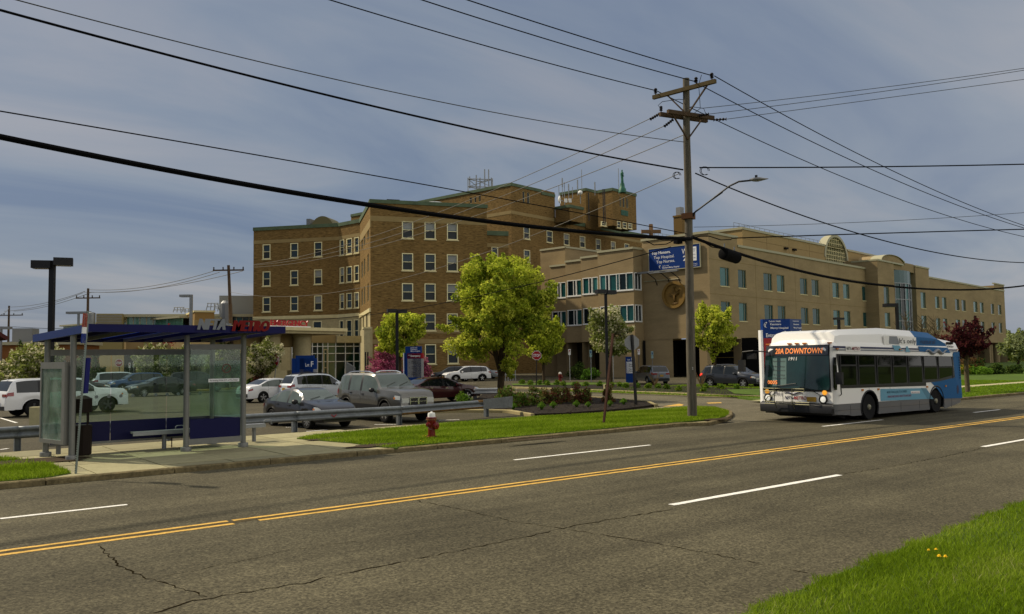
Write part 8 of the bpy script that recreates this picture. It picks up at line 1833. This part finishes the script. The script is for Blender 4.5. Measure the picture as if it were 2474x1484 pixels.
lime = [Lm('leaf_lime', (.44, .50, .045), .5, .3), Lm('leaf_yellow_green', (.62, .64, .09), .5, .25), Lm('leaf_mid_green', (.21, .28, .03), .45, .35)]
cream = [Lm('blossom_cream', (.62, .58, .36), .35, .25), Lm('leaf_pale_green', (.26, .30, .07), .45, .3), Lm('leaf_olive', (.14, .17, .035), .4, .3)]
pink = [Lm('blossom_pink', (.45, .10, .20), .4, .3), Lm('blossom_pale_pink', (.58, .26, .30), .4, .3), Lm('twig_purple', (.14, .05, .06), .2, .3)]
purple = [Lm('leaf_purple', (.075, .018, .022), .35, .35), Lm('leaf_bronze', (.12, .040, .030), .35, .35), Lm('leaf_dark_purple', (.035, .014, .016), .3, .3)]
dark = [Lm('leaf_dark_green', (.035, .065, .016), .3, .4), Lm('leaf_forest', (.055, .095, .022), .35, .35), Lm('leaf_spring', (.12, .17, .035), .4, .3)]
grn = [Lm('leaf_fresh', (.09, .19, .02), .45, .35), Lm('leaf_fresh_light', (.16, .28, .03), .45, .3)]
redsh = [Lm('leaf_russet', (.14, .075, .03), .35, .4), Lm('leaf_redbrown', (.20, .06, .04), .35, .35), Lm('leaf_shrub_green', (.13, .17, .04), .4, .35)]
# large lime tree before the hospital
g = at(1211, 966, .1); w_ = (g-EYEP).dot(FW); top = ondepth(1215, 621, w_).z; rx = (1350-1078)/2/F*w_
z0_ = ondepth(1211, 915, w_).z
tree(g, top-.1, rx, z0_+.1, 'large bright lime green tree in the planting bed before the brick hospital', lime, (.44, .22, .34), 56000, 'vase', .085, .62, .21, 3, 190, limbs=18, tops=[(-.22*rx, 0, top-.9), (.25*rx, .2, top-.5), (.30*rx, -.1, top-.35), (.45*rx, 0, top-.8), (-.7*rx, 0, top-1.9), (-.45*rx, 0, top-1.4)])
g = at(1314, 921, .15); w_ = (g-EYEP).dot(FW); tree(g, ondepth(1314, 762, w_).z, 50/F*w_, ondepth(1314, 880, w_).z, 'smaller lime tree just right of and behind the large one, by the stop sign', lime, (.55, .15, .3), 13000, 'round', .13, .85, .16, 5, 55, ry=1.2)
g = ondepth(967, 905, 80); g.z = 0; tree(g, ondepth(965, 752, 80).z, 50/F*80, ondepth(965, 868, 80).z, 'lime tree behind the black double headed lamp post at the brick wing', lime, (.5, .25, .25), 13000, 'vase', .14, .85, .15, 7, 60, tops=[(.6, 0, ondepth(965, 756, 80).z-.5)])
g = at(1729, 931, .15); w_ = (g-EYEP).dot(FW); tree(g, ondepth(1735, 736, w_).z, 52/F*w_, ondepth(1735, 868, w_).z, 'small lime tree with a thin trunk right of the utility pole', lime, (.45, .35, .20), 8500, 'vase', .11, .62, .11, 9, 60, limbs=12)
g = at(1476, 926, .1); w_ = (g-EYEP).dot(FW); tree(g, ondepth(1470, 742, w_).z, 58/F*w_, ondepth(1470, 866, w_).z, 'cream blossoming pear tree behind the black lamp post', cream, (.34, .40, .26), 13000, 'round', .12, .75, .15, 11, 70, limbs=12)
g = at(2338, 948, .1); w_ = (g-EYEP).dot(FW); tree(g, ondepth(2350, 790, w_).z, 50/F*w_, ondepth(2345, 868, w_).z, 'sparse purple leaved tree on the lawn right of the bus', purple, (.45, .25, .3), 2300, 'vase', .11, .55, .13, 13, 55, limbs=16, bark=mat('bark_grey', (.16, .13, .10), .95, var=.3, vscale=6))
g = ondepth(2462, 905, 92); g.z = 0; tree(g, ondepth(2462, 812, 92).z, 30/F*92, ondepth(2462, 868, 92).z, 'pale green blossom tree at the right edge beyond the lawn', [Lm('leaf_sage', (.30, .34, .16), .4, .3), cream[1]], (.6, .4), 6000, 'round', .14, .9, .15, 15, 40)
g = ondepth(932, 898, 88); g.z = 0; tree(g, ondepth(932, 836, 88).z, 38/F*88, .2, 'pink flowering redbud beside the stone pier of the brick wing', pink, (.5, .25, .25), 12000, 'dome', .085, .8, .10, 17, 60, limbs=10)
g = ondepth(1026, 903, 90); g.z = 0; tree(g, ondepth(1026, 862, 90).z, 14/F*90, .2, 'small pink flowering bush behind the hospital directory sign', pink, (.5, .25, .25), 2500, 'dome', .085, .6, .08, 18, 20, limbs=5)
for i, (x, yt, yb, hw_, w_, lab, ms, wt, kd, n_) in enumerate((
 (634, 826, 912, 36, 80, 'cream blossoming tree left of the steel post stop sign', cream, (.42, .34, .24), 'round', 9000),
 (95, 838, 920, 62, 62, 'wide cream blossoming tree behind the shelter display panel', cream, (.42, .38, .20), 'round', 13000),
 (25, 878, 930, 34, 60, 'low cream blossoming bush tree at the far left', cream, (.40, .38, .22), 'dome', 5000),
 (370, 838, 925, 42, 80, 'pale blossoming tree seen through the shelter glass above the blue SUV', cream, (.32, .38, .30), 'round', 8000),
 (438, 836, 925, 40, 82, 'pale blossoming tree behind the black SUV through the shelter glass', cream, (.30, .40, .30), 'round', 8000),
 (540, 836, 925, 42, 82, 'dense pale green tree filling the right shelter pane', cream, (.16, .44, .40), 'round', 8000),
 (192, 838, 930, 22, 84, 'dark conifer left of the bus stop post', dark, (.6, .3, .1), 'cone', 5000),
 (230, 845, 930, 26, 86, 'dark evergreen right of the bus stop post', dark, (.5, .3, .2), 'cone', 6000),
 (45, 822, 910, 16, 88, 'narrow dark conifer beside the siding house', dark, (.7, .25, .05), 'cone', 4000),
 (150, 815, 900, 30, 100, 'dark tree top showing just under the shelter roof end', dark, (.6, .3, .1), 'round', 4000))):
    g = ondepth(x, yb, w_); g.z = 0; tree(g, ondepth(x, yt, w_).z, hw_/F*w_, max(.2, ondepth(x, 890, w_).z*(.5 if kd == 'round' else .1)), lab, ms, wt, n_, kd, .12 if kd != 'cone' else .10, .75 if kd != 'cone' else .45, .13, 30+i, 60, limbs=7)
g = ondepth(445, 905, 78); g.z = 0
tree(ondepth(400, 905, 96)*1, ondepth(400, 806, 96).z, 20/F*96, 3.4, 'thin red budding tree top just under the shelter roof', [Lm('bud_red', (.35, .02, .02), .3, .3)], (1,), 900, 'dome', .09, .5, .06, 45, 25, limbs=8)
for i, (x, yt, hw_, w_, ms) in enumerate(((2440, 800, 30, 230, [Lm('leaf_hazy_olive', (.22, .22, .07), .4, .3), dark[2]]), (2480, 805, 34, 220, [MATS['leaf_hazy_olive'], cream[1]]), (2425, 845, 22, 200, [dark[1], dark[2]]))):
    g = ondepth(x, 880, w_); g.z = 0; tree(g, ondepth(x, yt, w_).z, hw_/F*w_, 1.0, ['distant olive tree just right of the beige wing end', 'distant pale tree at the right edge', 'low dark distant tree beside the last beige column'][i], ms, (.6, .4), 5000, 'round', .30, 1.6, .3, 50+i, 40, limbs=8, group='distant trees at the right edge')
# bare spring trees before the teal glass bay
for i, x in enumerate((2195, 2232, 2262)):
    g = ondepth(x, 905, 88); g.z = 0; zt_ = ondepth(x, 748+i*6, 88).z; bt_ = empty('bare_tree', tuple(g), label=('leftmost', 'middle', 'rightmost')[i]+' of three bare budding trees before the teal glass bay', cat='tree', group='bare trees before the glass bay'); rng = random.Random(60+i)
    MB().tube([(0, 0, 0), (.05, 0, zt_*.45), (0, 0, zt_)], [.11, .07, .01], 8).build('trunk', MATS['bark_grey'], bt_, smooth=True); mb = MB()
    for k in range(60):
        z_ = zt_*rng.uniform(.35, .92); t = rng.uniform(0, 6.28); L_ = (1-z_/zt_)*2.6+.3; p1 = Vector((math.cos(t)*L_*.6, math.sin(t)*L_*.6, z_+L_*.6)); p2 = p1+Vector((math.cos(t+.3)*L_*.4, math.sin(t+.3)*L_*.4, L_*.5)); mb.tube([(0, 0, z_), p1, p2], [.028, .018, .008], 4, cap=False)
    mb.build('twigs', MATS['bark_grey'], bt_)
def shrub(base, r_, h, lab, ms, wt, n, size, seed, name='shrub', group=None, cr=.22, up=.3):
    rng = np.random.default_rng(seed); b_ = empty(name, tuple(base), label=lab, cat='shrub', group=group); cl = envelope(rng, 26, r_*.85, r_*.85, h*.85, h*.05, 'dome'); leafcloud(cl, rng.uniform(.6, 1.2, len(cl))*cr, n, size, ms, wt, rng, name='foliage', parent=b_, up=up)
    mb = MB()
    for k in range(7): t = k*.9; mb.tube([(0, 0, -.02), (math.cos(t)*r_*.4, math.sin(t)*r_*.4, h*.5), (math.cos(t)*r_*.7, math.sin(t)*r_*.7, h*.85)], [.02, .012, .005], 5)
    mb.build('stem', M_bark, b_); return b_
sp = [(1222, 985, 34, 48), (1240, 983, 30, 40), (1262, 981, 26, 38), (1288, 979, 26, 40), (1318, 977, 26, 36), (1345, 976, 26, 36), (1368, 972, 22, 32), (1397, 975, 22, 42), (1418, 975, 16, 34), (1470, 972, 16, 40)]
labs = ['leftmost leafy shrub at the trunk of the large lime tree', 'second green shrub right of the lime tree trunk', 'third shrub of the bed row, low and green', 'fourth shrub of the bed row, grey green and tall', 'fifth shrub of the bed row, reddish with gaps', 'sixth shrub of the bed row, mixed red and green', 'seventh shrub of the bed row, with a red sprig on top', 'eighth shrub of the bed row, tall russet', 'ninth shrub, russet right end of the dense row', 'isolated russet shrub behind the leaning rusty post']
for i, (x, y, wd_, hp) in enumerate(sp):
    g = at(x, y, .1); w_ = (g-EYEP).dot(FW); k = w_/F; shrub(g, wd_*k*.68, hp*k*1.2, labs[i], redsh if i > 3 else [redsh[2], grn[0], redsh[0]], (.3, .25, .45) if i > 3 else (.5, .3, .2), 1500, .045, 70+i, group='shrubs in the planting bed')
tuft = [(1240, 990, 13), (1309, 990, 14), (1337, 986, 12), (1393, 984, 12), (1421, 984, 10), (1474, 982, 11), (1507, 978, 12)]
tl = ['leftmost bright green grass tuft in the bed', 'second grass tuft from the left, largest and brightest', 'third grass tuft from the left', 'fourth grass tuft, below the russet shrub', 'fifth grass tuft, small and dark', 'sixth grass tuft, left of the stop sign post', 'rightmost grass tuft beside the stop sign post']
def tuftm(g, r_, lab, seed, n=420):
    rng = random.Random(seed); b_ = MB()
    for k in range(n):
        t = rng.uniform(0, 6.28); s_ = rng.uniform(.2, 1.); d = Vector((math.cos(t), math.sin(t), 0)); q = Vector((-d.y, d.x, 0))*.008; p0 = d*r_*.15*s_; p1 = d*r_*.6*s_+Z*r_*rng.uniform(.8, 1.3)*(1.2-.4*s_); p2 = d*r_*1.05*s_+Z*r_*rng.uniform(.5, 1.0)*(1.4-.9*s_)
        b_.add([p0-q, p0+q, p1+q, p1-q, p2], [(0, 1, 2, 3), (3, 2, 4)], k % 2)
    return b_.build('grass_tuft', grn, None, loc=tuple(g), label=lab, cat='plant', group='green grass tufts in the planting bed')
for i, (x, y, r_) in enumerate(tuft): g = at(x, y, .1); w_ = (g-EYEP).dot(FW); tuftm(g, r_*w_/F*1.0, tl[i], 90+i)
g = at(1118, 972, .1); shrub(g, .45, .55, 'small green shrub before the front wheel of the dark red sedan', grn, (.6, .4), 900, .04, 99)
lowl = [(1262, 928), (1282, 930), (1302, 930), (1322, 931), (1345, 930), (1362, 932), (1390, 932), (1415, 933), (1449, 933), (1477, 935), (1497, 934), (1512, 937), (1540, 937), (1566, 938), (1590, 938), (1612, 940), (1706, 938), (1744, 940), (1779, 940), (1700, 946), (1640, 944)]
ords = 'first second third fourth fifth sixth seventh eighth ninth tenth eleventh twelfth thirteenth fourteenth fifteenth sixteenth seventeenth eighteenth nineteenth twentieth last'.split()
for i, (x, y) in enumerate(sorted(lowl)):
    g = at(x, y, .15); w_ = (g-EYEP).dot(FW); shrub(g, 8*w_/F, 13*w_/F, 'low bright green shrub, '+ords[i]+' from the left in the far driveway bed', [grn[0], lime[2]], (.55, .45), 420, .055, 110+i, group='low green shrubs in the far driveway bed', cr=.14)
for i, (x, y, wd_, hp, ms, lab) in enumerate((
 (1395, 915, 34, 40, dark, 'dark rounded hedge bush at the left arcade bay'), (1425, 916, 34, 36, [grn[0], dark[1]], 'fresh green hedge bush between two arcade piers'), (1375, 905, 14, 70, dark, 'tall narrow dark evergreen in the arcade'), (1405, 903, 14, 55, dark, 'second narrow dark evergreen in the arcade'),
 (1060, 905, 46, 44, dark, 'dark hedge below the right windows of the brick wing'), (1110, 903, 50, 42, dark, 'dark hedge behind the white SUV'), (1160, 903, 50, 36, dark, 'low dark hedge right of the white SUV'), (1210, 905, 40, 30, dark, 'dark hedge behind the pale pipe railing'),
 (625, 935, 20, 22, redsh, 'brown shrub on the island below the steel post stop sign'), (648, 938, 22, 24, redsh, 'russet shrub on the island left of the white sedan'), (612, 930, 16, 16, grn, 'small green shrub at the left end of the island'),
 (2330, 905, 40, 22, [Lm('leaf_golden', (.30, .24, .03), .4, .3), grn[0]], 'golden green bush row before the beige columns'), (2370, 905, 40, 20, [grn[0], grn[1]], 'green bush row right of the golden one'), (2410, 904, 30, 24, dark, 'dark bush below the last beige column'), (2450, 903, 40, 20, dark, 'dark hedge at the right edge beyond the lawn'), (2350, 900, 60, 42, [redsh[0], dark[0]], 'shaded brown shrub mass under the beige wing end'))):
    g = at(x, y, .1); w_ = (g-EYEP).dot(FW); k = w_/F; m_ = ms if len(ms) < 4 else ms[:3]; shrub(g, wd_*k*.6, hp*k, lab, m_, [1/len(m_)]*len(m_), 2200, .10, 140+i, cr=.5)
for x in (1583, 1695): 
    g = at(x, 937, .15); mb = MB(); rng = random.Random(x)
    for k in range(26): t = rng.uniform(0, 6.28); mb.tube([(0, 0, 0), (math.cos(t)*.25, math.sin(t)*.25, .6), (math.cos(t)*.5, math.sin(t)*.5, rng.uniform(.8, 1.3))], [.016, .011, .005], 4, cap=False)
    mb.build('dry_shrub', mat('dry_twig', (.30, .20, .12), .9), None, loc=tuple(g), label='leafless tan dry shrub behind the driveway, '+('at the tail of the steel grey SUV' if x < 1600 else 'right of the utility pole'), cat='shrub')
# house, hedge and trees on the near side of the road, which the bus and car windows mirror
hn = empty('brick_house', (66, -16, 0), R(4), label='orange brick house across the road, seen only as a reflection in the bus windows', cat='house')
MB().box((0, 0, 2.8), (15, 9, 5.6)).build('wall', MATS['orange_brick'], hn); MB().prism([(-8.2, -5, 5.6), (8.2, -5, 5.6), (0, -5, 9.8)], (0, 10, 0)).build('roof', MATS['red_shingle'], hn)
for x in (-5, -1.6, 1.8, 5): MB().box((x, 4.53, 3.0), (1.2, .1, 1.7)).build('window', M_frame_w, hn)
for i, (x, y) in enumerate(((40, -14), (52, -20), (84, -15), (98, -18))): tree(Vector((x, y, 0)), 8+i % 2, 3.2, 1.6, 'roadside tree behind the camera, %s along the near side of the road' % ('first', 'second', 'third', 'fourth')[i], dark, (.4, .3, .3), 4000, 'round', .2, 1.1, .2, 200+i, 50, limbs=6, group='trees across the road')
# ---------------------------------------------------------------- grass
def inside(P, poly):
    x, y = P[:, 0], P[:, 1]; c = np.zeros(len(P), bool); n = len(poly); j = n-1
    for i in range(n):
        xi, yi, xj, yj = poly[i][0], poly[i][1], poly[j][0], poly[j][1]
        with np.errstate(divide='ignore', invalid='ignore'): c ^= ((yi > y) != (yj > y)) & (x < (xj-xi)*(y-yi)/(yj-yi+1e-12)+xi)
        j = i
    return c
def grass(P, zs, h, w, name, parent, rng, mats, lean=.5):
    n = len(P); t = rng.uniform(0, 2*math.pi, n); a = np.stack([np.cos(t), np.sin(t), np.zeros(n)], 1); hh = h*rng.uniform(.45, 1.35, n); l = rng.normal(size=(n, 2))*lean*hh[:, None]
    B = np.column_stack([P, zs]); wv = w*rng.uniform(.6, 1.3, n)[:, None]; T = B+np.column_stack([l, hh]); M = B+np.column_stack([l*.35, hh*.55])
    V = np.stack([B-a*wv, B+a*wv, M+a*wv*.7, M-a*wv*.7, T], 1).reshape(-1, 3); me = bpy.data.meshes.new(name); me.vertices.add(5*n); me.vertices.foreach_set('co', V.ravel())
    k = np.arange(n)[:, None]*5; L = np.concatenate([k+np.array([[0, 1, 2, 3]]), k+np.array([[3, 2, 4]])], 1).ravel(); me.loops.add(len(L)); me.loops.foreach_set('vertex_index', L); me.polygons.add(2*n)
    st = (np.arange(n)[:, None]*7+np.array([[0, 4]])).ravel(); me.polygons.foreach_set('loop_start', st); me.polygons.foreach_set('loop_total', np.tile([4, 3], n))
    for m_ in mats: me.materials.append(m_)
    pn = (np.sin(P[:, 0]*1.3+np.sin(P[:, 1]*2.1))*.5+np.sin(P[:, 1]*3.3+P[:, 0]*.7)*.5); mi = np.clip(np.round(1+pn*.8+rng.normal(size=n)*.6), 0, len(mats)-1).astype(np.int32); me.polygons.foreach_set('material_index', np.repeat(mi, 2)); me.update()
    o = bpy.data.objects.new(name, me); COL.objects.link(o); return tag(o, kind='stuff')
gm = [Lm('blade_deep', (.125, .200, .010), .45, .35), Lm('blade_green', (.19, .285, .014), .45, .35), Lm('blade_bright', (.27, .36, .035), .45, .3), Lm('blade_straw', (.36, .36, .13), .4, .3)]
rng = np.random.default_rng(21)
# near bank: density falls with distance
def fill(x0, x1, y0, y1, n): return np.column_stack([rng.uniform(x0, x1, n), rng.uniform(y0, y1, n)])
P = np.concatenate([fill(4.5, 11, 2.2, 5.85, 62000), fill(11, 20, 2.5, 6.1, 42000), fill(20, 34, 4.2, 6.3, 16000)])
ye = np.interp(P[:, 0], [q[0] for q in NV], [q[1] for q in NV]); e_ = P[:, 1]-ye+.10*np.sin(P[:, 0]*5)+.07*np.sin(P[:, 0]*13+1); P = P[e_ < .12]
zs = np.array([float(nearz(*q)) for q in P]); o = grass(P, zs-.005, .075, .0042, 'near_grass', None, rng, gm, .55); o['label'] = 'lush grass on the near bank'
P = fill(10, 31, 19.9, 29, 230000); P = P[inside(P, [(p.x, p.y) for p in turf_pts])]; sel = rng.random(len(P)) < .95
for (x, y, rx, ry) in ((905, 1078, .9, .34), (790, 1062, .75, .2), (1735, 1014, .7, .26)):
    c = at(x, y, PZ); sel &= ~((((P[:, 0]-c.x)/rx)**2+((P[:, 1]-c.y)/ry)**2 < 1) & (rng.random(len(P)) < .9))
P = P[sel]; grass(P, np.full(len(P), PZ+.018), .062, .0075, 'verge_grass', None, rng, gm[:3], .5)
P = fill(-2, 5, 19.9, 25, 60000); P = P[inside(P, [(p.x, p.y) for p in turf2_pts])]; c = at(40, 1120, PZ); k = ((P[:, 0]-c.x)/1.7)**2+((P[:, 1]-c.y)/.7)**2 < 1; P = P[~(k & (rng.random(len(P)) < .9))]; grass(P, np.full(len(P), PZ+.018), .08, .0075, 'verge_grass', None, rng, gm[:3], .5)
P = fill(39.8, 75, 20.1, 46, 90000); P = P[~((P[:, 1] > 25.85) & (P[:, 1] < 27.25))]; grass(P, np.full(len(P), .10), .06, .022, 'lawn_grass', None, rng, [Lm('lawn_blade_a', (.13, .22, .014), .45, .3), Lm('lawn_blade_b', (.19, .29, .02), .45, .3)], .5)
# dandelions, weeds
M_dan = mat('dandelion_yellow', (.85, .55, .01), .6)
def dandelion(x, y, s_, lab):
    g = at(x, y, .12); g.z = float(nearz(g.x, g.y)) if g.y < 8 else PZ+.02; d = empty('dandelion', tuple(g), label=lab, cat='flower', group='dandelions in the grass'); MB().tube([(0, 0, 0), (.01, 0, .05*s_), (.01, .005, .10*s_)], .004*s_, 5).build('stem', gm[1], d)
    mb = MB()
    for k in range(22):
        t = k*2.4; r_ = .022*s_*(.4+.6*(k % 3)/2); c_, s2 = math.cos(t), math.sin(t); q = Vector((-s2, c_, 0))*.005*s_; p0 = Vector((.01, .005, .10*s_)); p1 = p0+Vector((c_*r_, s2*r_, .008*s_*(2-(k % 3)))); mb.add([p0-q, p0+q, p1+q, p1-q], [(0, 1, 2, 3)])
    mb.lathe([(.002, .095*s_), (.014*s_, .10*s_), (.012*s_, .112*s_), (.002, .117*s_)], 8, (.01, .005, 0)); mb.build('flower_head', M_dan, d)
for i, (x, y, s_) in enumerate(((2270, 1363, 1.3), (2285, 1362, 1.2), (2262, 1338, 1.), (2244, 1337, .9))): dandelion(x, y, s_, ['yellow dandelion at the left of the lower pair on the near bank', 'yellow dandelion at the right of the lower pair on the near bank', 'small half closed dandelion just above the pair', 'faint dandelion left of the upper one'][i])
for i, (x, y) in enumerate(((1022, 1062), (1028, 1061), (1034, 1064), (1016, 1074), (1022, 1076))): dandelion(x, y, .8, 'pale dandelion left of the fire hydrant, '+['left one of the three nearer its foot', 'middle one of the three beside it', 'right one, closest to it', 'lower left of the outer pair', 'lower right of the outer pair'][i])
# loose mulch chips on the beds
rng2 = random.Random(4); mb = MB(); bx = [(p.x, p.y) for p in bed]; cand = [(rng2.uniform(min(q[0] for q in bx), max(q[0] for q in bx)), rng2.uniform(min(q[1] for q in bx), max(q[1] for q in bx))) for _ in range(9000)]
cand = [c for c, k in zip(cand, inside(np.array(cand), bx)) if k][:5000]
for x, y in cand: t = rng2.uniform(0, 3.1); a_ = Vector((math.cos(t), math.sin(t), 0))*rng2.uniform(.02, .06); b_ = Vector((-a_.y, a_.x, rng2.uniform(-.3, .3)*.05))*.4; p = Vector((x, y, .105+rng2.uniform(0, .03))); mb.add([p-a_-b_, p+a_-b_, p+a_+b_, p-a_+b_], [(0, 1, 2, 3)], rng2.choice((0, 0, 1)))
mb.build('mulch_chips', [mat('chip_dark', (.030, .021, .014), .95), mat('chip_tan', (.075, .055, .036), .95)], None, kind='stuff')
